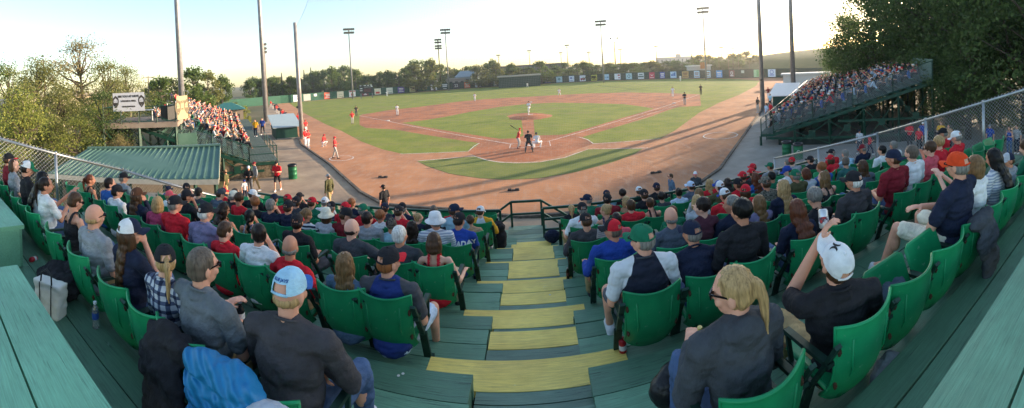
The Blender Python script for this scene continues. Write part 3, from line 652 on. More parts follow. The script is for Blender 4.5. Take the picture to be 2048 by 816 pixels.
# ------------------------------------------------------------------ bleachers
TIER = ramp_mat('bleacher_plank', [(.3,(.025,.075,.055)),(.6,(.05,.12,.09)),(.8,(.12,.18,.15))], scale=2, bump=.3, stretch=(1,1,6))
TIERG = ramp_mat('bleacher_plank_worn', [(.3,(.06,.09,.08)),(.6,(.10,.14,.12)),(.8,(.18,.2,.18))], scale=2, bump=.3)
class Bleacher:
    def __init__(s, org, e, n, L_, rows, z0, rp, rr, label, walk=1.7, tier=None):
        s.o = Vector(org); s.e = Vector(e); s.n = Vector(n); s.L = L_; s.rows = rows; s.z0 = z0; s.rp = rp; s.rr = rr; s.walk = walk
        s.root = empty('bleachers', (s.o.x, s.o.y, 0), label=label, cat='bleachers')
        mb = MB()
        for k in range(9): mb.bar(s.pt(0, walk*(k+.5)/9, z0), s.pt(L_, walk*(k+.5)/9, z0), walk/9-.015, .05)
        mb.build('walkway', tier or TIERG, s.root)
        for k in range(rows):
            mb = MB(); d = walk+rp*k; z = z0+rr*(k+1)
            mb.bar(s.pt(0, d+.17, z), s.pt(L_, d+.17, z), .30, .05); mb.bar(s.pt(0, d+rp*.72, z-.02), s.pt(L_, d+rp*.72, z-.02), rp*.42, .045); mb.bar(s.pt(0, d+.03, z-.2), s.pt(L_, d+.03, z-.2), .03, .16)
            mb.bar(s.pt(0, d+.17, z+.36), s.pt(L_, d+.17, z+.36), .26, .045)
            mb.build('tier', TIER, s.root)
        mb = MB(); D = walk+rp*rows
        for a in [i*L_/max(1, int(L_/3.2)) for i in range(int(L_/3.2)+1)]:
            mb.bar(s.pt(a, 0, z0-.14), s.pt(a, walk, z0-.14), .08, .18); mb.bar(s.pt(a, walk, z0-.1), s.pt(a, D, z0+rr*rows-.15), .09, .22)
            q = 5
            for i in range(q+1):
                d = D*i/q; zz = z0-.2 if d < walk else z0+rr*rows*(d-walk)/(D-walk)-.25
                mb.bar(s.pt(a, d, 0), s.pt(a, d, zz), .12)
                if i and zz > 1.2:
                    d0 = D*(i-1)/q; z1 = z0-.2 if d0 < walk else z0+rr*rows*(d0-walk)/(D-walk)-.25
                    mb.bar(s.pt(a, d0, .1), s.pt(a, d, zz-.1), .06); mb.bar(s.pt(a, d, .1), s.pt(a, d0, z1-.1), .06)
                    cx = s.pt(a-.04, (d+d0)/2, zz*.46); mb.bar(cx, Vector(cx)+s.e*.05, .45, .45)
            
        for zc in (.5, 1.6): mb.bar(s.pt(.02, walk*.5 if zc < 1 else D*.45, zc), s.pt(.02, D, zc), .06, .16)
        mb.build('frame', tier and RAILG or RAILG, s.root)
    def pt(s, a, d, z):
        v = s.e*a+s.n*d; return Vector((v.x, v.y, z))
    def world(s, a, d, z): return s.pt(a, d, z)+Vector((s.o.x, s.o.y, 0))
    def seat(s, a, k): return s.world(a, s.walk+s.rp*k+.12, s.z0+s.rr*(k+1)+.02)
    def siderail(s, a, k0=0, k1=None, h=1.1, name='side_rail', mesh=True, mt=None):
        k1 = s.rows if k1 is None else k1
        d0, d1 = s.walk+s.rp*k0, s.walk+s.rp*k1; z0, z1 = s.z0+s.rr*k0, s.z0+s.rr*k1
        mb = MB(); mt = mt or RAILG
        mb.tube([s.pt(a,d0,z0+h), s.pt(a,d1,z1+h)], .03, 6); mb.tube([s.pt(a,d0,z0+.12), s.pt(a,d1,z1+.12)], .03, 6)
        n = max(1, int((d1-d0)/2.3))
        for i in range(n+1): t = i/n; mb.tube([s.pt(a,d0+(d1-d0)*t,z0+(z1-z0)*t-.2), s.pt(a,d0+(d1-d0)*t,z0+(z1-z0)*t+h)], .035, 6)
        mb.build(name, mt, s.root)
        if mesh:
            mb = MB(); dd = d0; c = .11
            while dd < d1:
                t = (dd-d0)/(d1-d0); zz = z0+(z1-z0)*t
                for sg in (1, -1):
                    e_ = dd+sg*(h-.12)*.9; 
                    mb.tube([s.pt(a,dd,zz+.12), s.pt(a,min(max(e_,d0),d1),zz+.12+(h-.12)*abs(min(max(e_,d0),d1)-dd)/((h-.12)*.9+1e-6)+(z1-z0)/(d1-d0)*(min(max(e_,d0),d1)-dd)*.9)], .004, 3, False)
                dd += c
            mb.build('wire_mesh', GALVW, s.root)
BL = Bleacher((-15.6,-10.6,0), (-.7071,.7071,0), (-.7071,-.7071,0), 34, 10, 1.1, .72, .27, 'weathered green wooden bleachers along the left field line, seen end on', walk=1.9)
BR = Bleacher((15.1,-8.9,0), (.7071,.7071,0), (.7071,-.7071,0), 40, 14, .85, .78, .235, 'tall dark green bleachers on the right with cross-braced underside', walk=.9)
for a in (0, 5.6, 13, 20): BL.siderail(a, 0, 10, mesh=(a == 0), mt=RAILG if a == 0 else GALV)
for a in (0, 9.5, 18, 27): BR.siderail(a, 0, 14, h=1.35 if a == 0 else 1.0, mesh=(a == 0), mt=RAILG)
def frontrail(B, a0, a1, h=1.0, d=.05):
    mb = MB()
    for z in (h, h*.55): mb.tube([B.pt(a0,d,B.z0+z), B.pt(a1,d,B.z0+z)], .03, 6)
    n = int((a1-a0)/1.8)
    for i in range(n+1): mb.tube([B.pt(a0+(a1-a0)*i/n,d,0), B.pt(a0+(a1-a0)*i/n,d,B.z0+h)], .035, 6)
    mb.build('front_rail', RAILG, B.root)
frontrail(BL, 0, 8); frontrail(BR, 0, 38)
mb = MB(); mb.tube([BL.pt(0,0,2.1),BL.pt(0,1.9,2.1)],.03,6); mb.tube([BL.pt(0,0,1.6),BL.pt(0,1.9,1.6)],.03,6); mb.tube([BL.pt(0,1.9,0),BL.pt(0,1.9,2.1)],.035,6); mb.build('end_rail', RAILG, BL.root)
# lattice panel under the left walkway
mb = MB(); mb.bar(BL.pt(.05,.1,.5),BL.pt(.05,6,.5),.03,.95); mb.build('skirt', ramp_mat('dry_vines', [(.4,(.10,.08,.05)),(.6,(.22,.17,.11))], scale=8, bump=.8), BL.root)
# back wall panels of the right bleachers
mb = MB(); D = .9+.78*14
for a in range(0, 8, 2): mb.bar(BR.pt(a+.05,D+.05,4.75), BR.pt(a+1.95,D+.05,4.75), .06, 1.7)
mb.build('back_panel', ramp_mat('corrugated_green', [(.4,(.10,.17,.13)),(.6,(.16,.24,.19))], scale=6, stretch=(.1,.1,8), bump=.6), BR.root)
for ch in (BR.root,):
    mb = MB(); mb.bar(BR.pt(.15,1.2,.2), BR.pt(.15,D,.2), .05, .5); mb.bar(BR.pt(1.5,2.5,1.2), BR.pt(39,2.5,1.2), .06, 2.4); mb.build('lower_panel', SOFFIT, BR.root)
# press platform behind the left bleachers with the two hanging signs
pp = empty('press_platform', BL.world(-1.2, 7.2, 0), label='raised timber press platform with green wire railings above the left bleachers', cat='platform'); po = pp.location.copy()
def L(a, d, z): return BL.world(a, d, z)-po
pz = 4.15
mb = MB()
for k in range(10): mb.bar(L(-1.2,6.6+.5*k,pz), L(4.6,6.6+.5*k,pz), .48, .05)
mb.build('platform_floor', ramp_mat('bare_timber', [(.3,(.22,.16,.12)),(.7,(.38,.29,.22))], scale=1.5, bump=.3), pp)
mb = MB(); mb.bar(L(-1.25,6.4,pz-.17),L(-1.25,11.3,pz-.17),.05,.3); mb.bar(L(-1.25,6.4,pz-.17),L(4.6,6.4,pz-.17),.05,.3); mb.build('edge_board', ramp_mat('bare_timber2', [(.3,(.25,.19,.15)),(.7,(.36,.29,.23))], scale=1.5, bump=.3), pp)
mb = MB()
for d in (6.5, 8.9, 11.3):
    mb.bar(L(-1.2,d,0),L(-1.2,d,pz-.3),.14)
for a in (1.5,4.4): mb.bar(L(a,11.3,0),L(a,11.3,pz-.3),.14); mb.bar(L(a,6.5,0),L(a,6.5,pz-.3),.14)
mb.bar(L(-1.2,11.3,pz-.3),L(-1.2,8.9,.6),.08); mb.bar(L(-1.2,6.5,pz-.3),L(-1.2,8.9,.6),.08); mb.bar(L(-1.2,8.9,.6),L(-1.2,8.9,.4),.3)
for a in (1.2,3.4): mb.bar(L(a,6.6,.2),L(a,11.2,pz-.4),.07); mb.bar(L(a,11.2,.2),L(a,6.6,pz-.4),.07)
mb.build('braces', RAILG, pp)
mb = MB()
for z in (1.05, .1):
    mb.tube([L(-1.2,6.5,pz+z),L(-1.2,11.3,pz+z)],.03,6); mb.tube([L(-1.2,6.5,pz+z),L(4.6,6.5,pz+z)],.03,6); mb.tube([L(-1.2,11.3,pz+z),L(4.6,11.3,pz+z)],.03,6)
for d in (6.5,7.7,8.9,10.1,11.3): mb.tube([L(-1.2,d,pz),L(-1.2,d,pz+1.3 if d in (6.5,11.3) else pz+1.05)],.035,6)
for a in (.8,2.7,4.6): mb.tube([L(a,6.5,pz),L(a,6.5,pz+1.9 if a > 4 else pz+1.05)],.035,6)
mb.build('railing', RAILG, pp)
mb = MB(); mb.bar(L(.4,8.2,pz+.75),L(.4,10.6,pz+.75),.6,.06)
for d in (8.3,10.5): mb.bar(L(.4,d,pz),L(.4,d,pz+.72),.06)
mb.build('table', mat('table_white', (.55,.55,.55), .5), pp)
mb = MB(); mb.box((-.4,-.4,0),(.4,.4,1.0), Matrix.Translation(L(.8,7.2,pz))); mb.build('speaker_box', mat('speaker_black', (.03,.03,.03), .6), pp)
mb = MB(); mb.bar(L(-1.2,5.2,1.7),L(-1.2,6.4,1.7),.08,3.4); mb.build('side_panel', ramp_mat('faded_green_panel', [(.3,(.10,.20,.14)),(.7,(.16,.28,.20))], scale=1), pp)
def gabled_emblem(mbx, cx, cy, s):        # bearded face in a pointed frame
    pts = [(-.5,.25),(-.42,.62),(0,1.0),(.42,.62),(.5,.25),(.42,-.35),(0,-.9),(-.42,-.35)]
    o_ = [(cx+x*s, cy+y*s, .004) for x, y in pts]; i_ = [(cx+x*s*.66, cy+y*s*.66-.02*s, .004) for x, y in pts]; n = len(pts)
    mbx.add(o_+i_, [(k,(k+1)%n,n+(k+1)%n,n+k) for k in range(n)]); mbx.add([(cx-.3*s,cy-.05*s,.005),(cx+.3*s,cy-.05*s,.005),(cx+.2*s,cy-.5*s,.005),(cx-.2*s,cy-.5*s,.005)], [(0,3,2,1)])
    for ex in (-.14,.14): mbx.add([(cx+(ex-.06)*s,cy+.16*s,.005),(cx+(ex+.06)*s,cy+.16*s,.005),(cx+(ex+.06)*s,cy+.24*s,.005),(cx+(ex-.06)*s,cy+.24*s,.005)], [(0,1,2,3)])
def sign(name, label, pTL, pTR, hh, basem, inkm, lines, parent=None, sizes=None):
    """flat board between two world points (left, right as read), hanging down by hh"""
    a, b = Vector(pTL), Vector(pTR); wv = (b-a).length; c = (a+b)/2; c.z -= hh/2; x = (b-a).normalized(); y = Vector((0,0,1)); z = x.cross(y)
    M = Matrix.Identity(4)
    for i in range(3): M[i][0] = x[i]; M[i][1] = y[i]; M[i][2] = z[i]; M[i][3] = c[i]
    root = MB().box((-wv/2,-hh/2,-.03),(wv/2,hh/2,0)).build(name, basem); root.matrix_world = M; tag(root, label, 'sign')
    
    for q in (-1, 1): mb = MB(); gabled_emblem(mb, q*wv*.41, 0, hh*.36); mb.build('emblem', inkm, root)
    for (t, dy), sz in zip(lines, sizes): textmesh(t, sz, inkm, root, Matrix.Translation((0,dy,.006)), ext=.003, bold=.012)
    return root
INK = mat('sign_ink', (.06,.05,.045), .7, var=0); INKB = mat('sign_ink_blue', (.05,.12,.2), .7, var=0)
a = BL.world(-1.32,10.55,pz+2.0); b = BL.world(-1.32,8.45,pz+2.0)
s1 = sign('banner_sign', 'white banner reading SEE YOU AT LEO\'S hung on the press platform rail', a, b, 1.2, mat('vinyl_white', (.58,.58,.62), .5, var=.05), INK, [("SEE YOU AT LEO'S", .36),("LOUNGE & GRILL", .06),("LEOSLOUNGE.CA", -.30)], sizes=[.17,.13,.11])
a = BL.world(-1.3,6.35,pz+1.6); b = BL.world(-.5,5.75,pz+1.65)
s2 = sign('banner_sign', "yellow LEO'S banner hung beside the crowded corner of the press platform", a, b, 1.5, mat('vinyl_yellow', (.36,.31,.17), .5, var=.08), mat('sign_ink_brown', (.16,.12,.07), .7, var=0), [("LEO'S", .35),("EST.", -.1)], sizes=[.22,.12])
# ------------------------------------------------------------------ barrels, small shelters, houses, scoreboard
BARG = mat('barrel_green', (.02,.16,.07), .5, .2, var=.2)
def barrel(p, label, letter=None, col=BARG, liner=True):
    root = empty('trash_barrel', p, label=label, cat='barrel', group='green steel trash barrels')
    mb = MB(); mb.lathe([(.0,0),(.285,0),(.29,.02),(.285,.28),(.30,.30),(.285,.32),(.285,.56),(.30,.58),(.285,.60),(.285,.86),(.30,.88),(.27,.885),(.265,.7),(.0,.7)], 20, cap=False); mb.build('drum', col, root, smooth=True)
    mb = MB(); mb.lathe([(.305,.80),(.312,.9),(.27,.93),(.2,.85)], 20, cap=False); mb.build('bag_liner', mat('bag_black', (.012,.012,.014), .35, var=.3, bump=.5), root, smooth=True)
    return root
barrel(P(586,357), 'green steel barrel on the sand walkway by the left bleachers')
barrel(P(1574,312), 'left one of the two green barrels at the foot of the right bleachers'); b2 = barrel(P(1597,317), 'right one of the two green barrels, marked with a white C')
d = (CAM-b2.location); d.z = 0; d.normalize(); textmesh('C', .3, WHITE, b2, facing(Vector((0,0,.45))+d*.295, d), ext=.004)
def house(px, dist, w_, dp, hw, hr, wm, rm, label, name='house', yaw=0, hip=False, nwin=2, flat=False):
    c = PD(px, 150, dist); c.z = 0; az = atan2(c.x-CAM.x, c.y-CAM.y); root = empty(name, c, -az+yaw, label=label, cat=name.replace('_',' '))
    mb = MB(); mb.box((-w_/2,-dp/2,0),(w_/2,dp/2,hw)); mb.build('wall', wm, root)
    mb = MB(); ov = .4
    if flat: mb.box((-w_/2-ov,-dp/2-ov,hw+.005),(w_/2+ov,dp/2+ov,hw+hr))
    elif hip: mb.add([(-w_/2-ov,-dp/2-ov,hw),(w_/2+ov,-dp/2-ov,hw),(w_/2+ov,dp/2+ov,hw),(-w_/2-ov,dp/2+ov,hw),(-w_*.15,0,hw+hr),(w_*.15,0,hw+hr)], [(0,1,5,4),(1,2,5),(2,3,4,5),(3,0,4),(0,3,2,1)])
    else: mb.add([(-w_/2-ov,-dp/2-ov,hw-.1),(w_/2+ov,-dp/2-ov,hw-.1),(w_/2+ov,dp/2+ov,hw-.1),(-w_/2-ov,dp/2+ov,hw-.1),(-w_/2-ov,0,hw+hr),(w_/2+ov,0,hw+hr)], [(0,1,5,4),(1,2,5),(2,3,4,5),(3,0,4),(0,3,2,1)])
    mb.build('roof', rm, root)
    for k in range(nwin):
        x = -w_/2+w_*(k+.5)/nwin; mb = MB(); mb.box((x-.6,-dp/2-.05,hw*.4),(x+.6,-dp/2-.003,hw*.75)); mb.build('window', mat('far_glass', (.04,.05,.06), .15, var=0), root)
    if nwin > 1: mb = MB(); mb.box((-.45,-dp/2-.05,0),(.45,-dp/2-.004,2.0)); mb.build('door', mat('door_grey', (.2,.22,.24), .6), root)
    return root
BLUEG = mat('house_blue_grey', (.24,.32,.36), .7, var=.08); BLUER = mat('roof_blue_grey', (.26,.32,.35), .6, var=.1)
house(938,165,7.5,10,4.3,2.4,BLUEG,BLUER,'blue-grey gabled house behind the left centre wall',yaw=-.5)
house(905,160,9,6,3.6,.3,mat('trailer_pink',(.42,.36,.33),.7),mat('trailer_roof',(.45,.4,.36),.6),'long low flat-roofed building left of the blue-grey house',name='building',flat=True,nwin=4,yaw=.1)
house(1038,135,14,6,3.6,.45,mat('shed_dark',(.03,.06,.05),.8),mat('shed_roof',(.40,.36,.30),.6),'dark green flat-roofed shed behind the centre field wall',name='shed',flat=True,nwin=0)
house(1060,205,36,14,7.5,.4,mat('hall_brown',(.13,.12,.12),.8),mat('hall_roof',(.10,.10,.10),.8),'wide dark brown hall behind the centre field trees',name='building',flat=True,nwin=0)
house(1398,140,8,4,3.4,.4,mat('trailer_white',(.55,.54,.5),.6),mat('trailer_white2',(.7,.68,.62),.6),'white site cabin beyond the right field wall',name='cabin',nwin=0,yaw=.2,flat=True)
c_ = house(1350,480,44,20,9,.5,mat('block_pale',(.42,.40,.38),.8),mat('block_roof',(.36,.35,.34),.8),'pale apartment block far beyond right field',name='building',flat=True,nwin=9)
mb = MB(); mb.box((2,-4,9.5),(8,4,13)); mb.build('stair_tower', mat('block_pale',(.42,.40,.38),.8), c_)
house(812,165,8,6,2.8,1.2,mat('hut_teal',(.10,.22,.20),.7),mat('hut_roof',(.16,.28,.27),.6),'small teal roofed hut among the trees behind left field',name='hut',hip=True,nwin=2)
house(452,62,4.6,4.6,2.7,1.0,mat('kiosk_wall',(.30,.24,.18),.7),mat('kiosk_roof',(.03,.14,.13),.5),'teal hip-roofed kiosk behind the left bleacher crowd',name='kiosk',hip=True,nwin=2)
house(148,60,16,8,6.0,.4,mat('store_cream',(.62,.52,.36),.7),mat('store_roof',(.3,.27,.22),.6),'cream flat-roofed building glimpsed through the left trees',name='building',flat=True,nwin=3)
house(1612,78,9,3,2.2,.3,mat('shed_white',(.62,.6,.58),.6),mat('shed_white_roof',(.7,.68,.66),.6),'white flat-roofed shed at the foot of the grassy hill',name='shed',flat=True,nwin=0)
# orange board by the cabin
b = PD(1407,132,136); o = MB().box((-1.2,-.05,0),(1.2,.05,2.2)).build('hoarding', mat('orange_board',(.55,.20,.04),.6), loc=(b.x,b.y,2.6)); tag(o,'small orange board standing beside the white site cabin','sign')
# scoreboard
c = PD(735, 170, 121); c.z = 0; az = atan2(c.x-CAM.x, c.y-CAM.y); sb = empty('scoreboard', c, -az, label='dark scoreboard with rows of white figures behind the left field wall', cat='scoreboard')
mb = MB(); mb.box((-2.6,-.15,1.6),(1.7,.15,4.2)); mb.build('panel', mat('score_panel',(.03,.035,.035),.6), sb)
mb = MB(); mb.box((-1.2,-.2,2.0),(1.0,-.155,3.1)); mb.build('board', mat('score_maroon',(.10,.03,.03),.6), sb)
for k in range(11): MB().box((-1.0+.24*k,-.19,3.45),(-.88+.24*k,-.156,3.6)).build('figure_tile', WHITE, sb)
for x, z, ww in [(-2.4,3.9,.5),(-1.2,3.9,.7),(-.1,3.9,.5),(.8,3.95,.5),(-2.45,3.0,.8),(-2.45,2.4,.8),(1.0,3.6,.5)]: MB().box((x,-.19,z),(x+ww,-.156,z+.22)).build('figure_tile', WHITE, sb)
for x in (-2.2, 1.3): MB().box((x-.12,-.1,0),(x+.12,.1,1.6)).build('post', POLEM, sb)
# steel backstop frame far right
a = PD(1387,140,150); b = PD(1499,140,128); a.z = b.z = 0; ra = empty('steel_backstop', a, label='tall rusty steel backstop frame standing before the grassy hill', cat='backstop')
n = 7; ht = 9.5; rs_ = mat('rusty_steel',(.22,.16,.10),.7)
for k in range(n): p = (b-a)*k/(n-1); MB().tube([(p.x,p.y,0),(p.x,p.y,ht+k*.12)], .09, 6).build('post', rs_, ra)
MB().tube([(0,0,ht),((b-a).x,(b-a).y,ht+.72)], .09, 6).build('top_rail', rs_, ra)
# utility poles and wires at left
def upole(px, dist, yt, label, arm=2.4):
    c = PD(px, 150, dist); c.z = 0; d = ray(px, yt); zt = CAM.z+d.z*dist/hypot(d.x,d.y); az = atan2(c.x-CAM.x, c.y-CAM.y)
    root = empty('utility_pole', c, -az+.3, label=label, cat='utility pole')
    MB().tube([(0,0,0),(0,0,zt)], [.17,.11], 8).build('pole', WOODP, root, smooth=True)
    mb = MB(); mb.bar((-arm/2,0,zt-.35),(arm/2,0,zt-.35),.11); mb.bar((-arm/2*.8,0,zt-1.4),(arm/2*.8,0,zt-1.4),.1); mb.build('crossarm', WOODP, root)
    for x in (-arm/2+.1,-.4,.4,arm/2-.1): MB().lathe([(.03,zt-.3),(.06,zt-.2),(.03,zt-.12)], 6, Matrix.Translation((x,0,0))).build('insulator', mat('insulator',(.2,.12,.08),.3), root)
    return c, zt
c1, z1 = upole(88, 62, 120, 'wooden utility pole with crossarm above the left trees')
c2, z2 = upole(296, 85, 152, 'wooden utility pole above the white banner')
c0 = PD(-80, 120, 50); mb = MB()
for k in (-.9,-.3,.9): mb.tube([(c0.x,c0.y+k,z1-.1), ((c0.x+c1.x)/2,(c0.y+c1.y)/2+k,z1-.6), (c1.x+k*.3,c1.y+k,z1-.15)], .018, 4, False)
tag(mb.build('power_line', mat('cable', (.08,.08,.08), .6, var=0)), 'thin power lines crossing the sky at the far left', 'power line')
# ------------------------------------------------------------------ trees
def leafmat(name, c, c2, tr=.35):
    c = tuple(x*1.2 for x in c); c2 = tuple(x*1.2 for x in c2)
    if name in _mats: return _mats[name]
    mt, t, b = newmat(name); N = t.nodes; L = t.links
    g = N.new('ShaderNodeNewGeometry'); r = N.new('ShaderNodeValToRGB'); r.color_ramp.elements[0].color = c+(1,); r.color_ramp.elements[1].color = c2+(1,)
    L.new(g.outputs['Random Per Island'], r.inputs[0]); L.new(r.outputs[0], b.inputs['Base Color']); b.inputs['Roughness'].default_value = .6; b.inputs['Specular IOR Level'].default_value = .2
    tl = N.new('ShaderNodeBsdfTranslucent'); L.new(r.outputs[0], tl.inputs[0]); mx = N.new('ShaderNodeMixShader'); mx.inputs[0].default_value = tr
    L.new(b.outputs[0], mx.inputs[1]); L.new(tl.outputs[0], mx.inputs[2]); L.new(mx.outputs[0], N['Material Output'].inputs[0])
    _mats[name] = mt; return mt
BARK = ramp_mat('bark', [(.3,(.05,.04,.03)),(.7,(.14,.11,.085))], scale=2, bump=.8, stretch=(3,3,.7))
LM = {'dark': leafmat('leaf_dark', (.045,.08,.028), (.11,.16,.05), .5), 'mid': leafmat('leaf_mid', (.05,.085,.02), (.12,.17,.04), .45),
      'gold': leafmat('leaf_gold', (.11,.15,.03), (.30,.30,.07), .4), 'dry': leafmat('leaf_dry', (.12,.13,.04), (.32,.24,.12), .4), 'spruce': leafmat('leaf_spruce', (.012,.03,.018), (.03,.055,.03), .1),
      'olive': leafmat('leaf_olive', (.08,.10,.03), (.22,.22,.07), .4)}
def tree_mesh(seed, h, rad, leaves, lsize, clear=.25, spread=1.0, gap=.5, clumps=40, squash=1.0, core=True):
    """returns (trunk mesh, crown mesh): limbs grow to clump centres, each clump carries leaf-sized faces"""
    R = random.Random(seed); tr = MB(); cr = MB()
    lean = Vector((R.uniform(-.06,.06)*h, R.uniform(-.06,.06)*h, 0)); top = Vector((lean.x, lean.y, h*.72)); r0 = .035*h if h < 12 else .028*h
    tr.tube([(0,0,-.1), lean*.3+Vector((0,0,h*clear)), lean*.7+Vector((0,0,h*.5)), top], [r0*1.2, r0*.85, r0*.5, r0*.15], 8)
    cs = []
    for k in range(clumps):
        a = R.uniform(0, 2*pi); z = R.random(); prof = (sin(pi*min(1, .18+.82*z))**.6 if z > .0 else .3)*(1-.25*z)
        rr = rad*prof*R.uniform(gap, 1.08); zz = h*(clear+(1-clear)*(z*.92+.04)); zz += R.uniform(-.04,.04)*h
        c = Vector((lean.x*z+rr*cos(a)*spread, lean.y*z+rr*sin(a), zz)); cs.append((c, R.uniform(.55,1.15)))
    for c, s in cs:
        zb = max(h*clear*.8, c.z-R.uniform(.25,.5)*hypot(c.x,c.y)-.05*h); t = min(1, zb/(h*.72)); b = Vector((lean.x*t, lean.y*t, min(zb, h*.7)))
        mid = (b+c)/2+Vector((R.uniform(-.05,.05)*h, R.uniform(-.05,.05)*h, -.02*h)); tr.tube([b, mid, c], [r0*.28, r0*.17, r0*.05], 5, False)
    per = leaves//clumps; base = rad*.30
    for c, s in cs:
        for k in range(int(per*s)):
            u = Vector((R.gauss(0,1), R.gauss(0,1), R.gauss(0,1)*.75*squash)).normalized()*(R.random()**.5)
            p = c+Vector((u.x*base*s*1.15, u.y*base*s*1.15, u.z*base*s)); 
            n = Vector((R.gauss(0,1), R.gauss(0,1), R.gauss(.4,1))).normalized(); x = n.orthogonal().normalized(); x.rotate(Matrix.Rotation(R.uniform(0,2*pi),3,n)); y = n.cross(x); q = lsize*R.uniform(.6,1.3)
            cr.add([p-x*q*.5, p+y*q*.3, p+x*q*.5, p-y*q*.3], [(0,1,2,3)])
    return tr.mesh('tree_trunk', True), cr.mesh('tree_crown')
def spruce_mesh(seed, h, rad, leaves):
    R = random.Random(seed); tr = MB(); cr = MB(); tr.tube([(0,0,-.1),(0,0,h)], [h*.02, .02], 6)
    for k in range(leaves):
        z = R.random()**1.3; a = R.uniform(0,2*pi); tier = .75+.25*((z*9) % 1); rr = rad*(1-z)*tier*R.uniform(.3,1); p = Vector((rr*cos(a), rr*sin(a), h*(.08+.92*z)-rr*.25)); q = .35
        n = Vector((cos(a)*.6, sin(a)*.6, .8)); n.normalize(); x = n.orthogonal().normalized(); y = n.cross(x); cr.add([p-x*q*.5, p+y*q*.35, p+x*q*.5, p-y*q*.35], [(0,1,2,3)])
    return tr.mesh('tree_trunk', True), cr.mesh('tree_crown')
_leafcopies = {}
def crown_copy(me, lm):
    k = (me.name, lm)
    if k not in _leafcopies:
        c = me.copy(); c.materials.clear(); c.materials.append(LM[lm]); _leafcopies[k] = c
    return _leafcopies[k]
def put_tree(meshes, loc, s, rz, lm, label, name='tree', group=None, sz=1.0):
    r = empty(name, loc, rz, label=label, cat='tree', group=group); r.scale = (s, s, s*sz)
    t = meshes[0]
    if not t.materials: t.materials.append(BARK)
    link('trunk', t, None, r); link('crown', crown_copy(meshes[1], lm), None, r); return r
BIG = [tree_mesh(3, 15, 6.5, 26000, .26, .18, clumps=85, gap=.35), tree_mesh(5, 15, 6.0, 24000, .26, .15, clumps=80, gap=.3)]
MED = [tree_mesh(11, 9, 3.9, 12000, .16, .16, clumps=60, gap=.35), tree_mesh(12, 9, 3.6, 9000, .15, .2, clumps=45, gap=.45)]
THIN = tree_mesh(21, 9, 3.3, 13000, .13, .12, clumps=110, gap=.25)
FAR = [tree_mesh(31+i, 10, 4.6, 2600, .62, .12, clumps=30, gap=.3) for i in range(4)]
FAR2 = [tree_mesh(61+i, 10, 5.6, 6500, .30, .02, clumps=60, gap=.15) for i in range(2)]
SPR = spruce_mesh(5, 11, 2.6, 900)
for px, dist, s, k, lm, rz, lb in [(1700,58,.78,1,'dark',0,'round dark tree at the left end of the right-hand grove'),(1745,50,1.0,0,'dark',1,'large dark tree rising behind the right bleacher crowd'),(1820,44,1.12,1,'dark',2,'tall dark tree directly behind the top of the right bleachers'),
    (1900,39,1.22,0,'dark',3,'huge dark tree just right of the bleacher end wall'),(1975,33,1.2,1,'dark',4.2,'broad dark tree above the people in blue shirts'),(2060,29,1.15,0,'dark',5.2,'dark tree filling the far upper right corner'),(1845,58,1.2,0,'mid',2.6,'tall backlit tree between the two largest dark trees'),
    (1990,46,1.3,1,'mid',.6,'tall backlit tree glimpsed behind the broad dark tree'),(2140,25,1.1,1,'dark',.9,'dark tree leaning in from beyond the right edge'),(1935,27,.52,1,'dark',3.5,'low dark shrubby tree behind the right side fence')]:
    c = PD(px, 150, dist); c.z = 0; put_tree(BIG[k], c, s, rz, lm, lb, name='broadleaf_tree', group='big trees behind the right bleachers')
for px, dist, s, k, lm, rz, lb in [(40,21,.80,'m0','gold',0,'yellow-green tree at the far left behind the fence'),(120,27,.85,'m0','olive',1,'sparse olive tree in front of the cream building'),(150,22,.62,'m1','gold',2,'bright low tree just left of the teal metal roof'),(100,24,.62,'m0','olive',4,'bushy low tree behind the left side fence'),
    (165,38,1.45,'m1','dry',2,'tall reddish thinly leaved tree, highest on the left'),(215,36,1.15,'m1','olive',3.3,'loose olive tree standing left of the white banner'),(205,27,.80,'m1','dark',3,'dark green tree right beside the white banner'),(255,45,1.15,'m1','olive',1.4,'olive tree rising behind the white banner'),(10,32,1.1,'m1','olive',5,'pale tree at the left edge below the power lines'),
    (75,36,1.2,'m0','olive',4,'broad tree below the utility pole crossarm'),(190,30,.7,'m0','gold',.4,'golden shrub-like tree among the left trees'),(235,24,.45,'t','dry',.2,'small red-brown bare shrub left of the platform legs'),(-20,26,1.1,'m1','mid',2.2,'green tree cut by the left edge of the picture')]:
    c = PD(px, 150, dist); c.z = 0; put_tree({'m0':MED[0],'m1':MED[1],'t':THIN}[k], c, s*.88, rz, lm, lb, name='elm_tree', group='trees beyond the left fence')
for px, dist, s, lm, rz, lb in [(325,75,1.05,'mid',0,'dense green tree left of the leftmost light pole'),(350,82,1.15,'olive',1,'tall green tree behind the leftmost light pole'),(385,80,1.25,'mid',2,'broad green tree right of the leftmost light pole'),(415,90,1.2,'olive',3,'yellow-green tree above the kiosk'),(440,105,1.1,'mid',4,'green tree behind the teal kiosk'),
    (465,70,.4,'olive',2,'low bush right of the teal kiosk'),(485,64,.35,'gold',5,'pale roadside bush behind the crowd'),(500,130,1.0,'dark',1,'dark tree left of the tall grey pole'),(300,95,1.0,'olive',3,'hazy tree above the press platform people')]:
    c = PD(px, 150, dist); c.z = 0; put_tree(FAR[int(px) % 4], c, s*.80, rz, lm, lb, name='broadleaf_tree', group='trees behind the left bleachers')
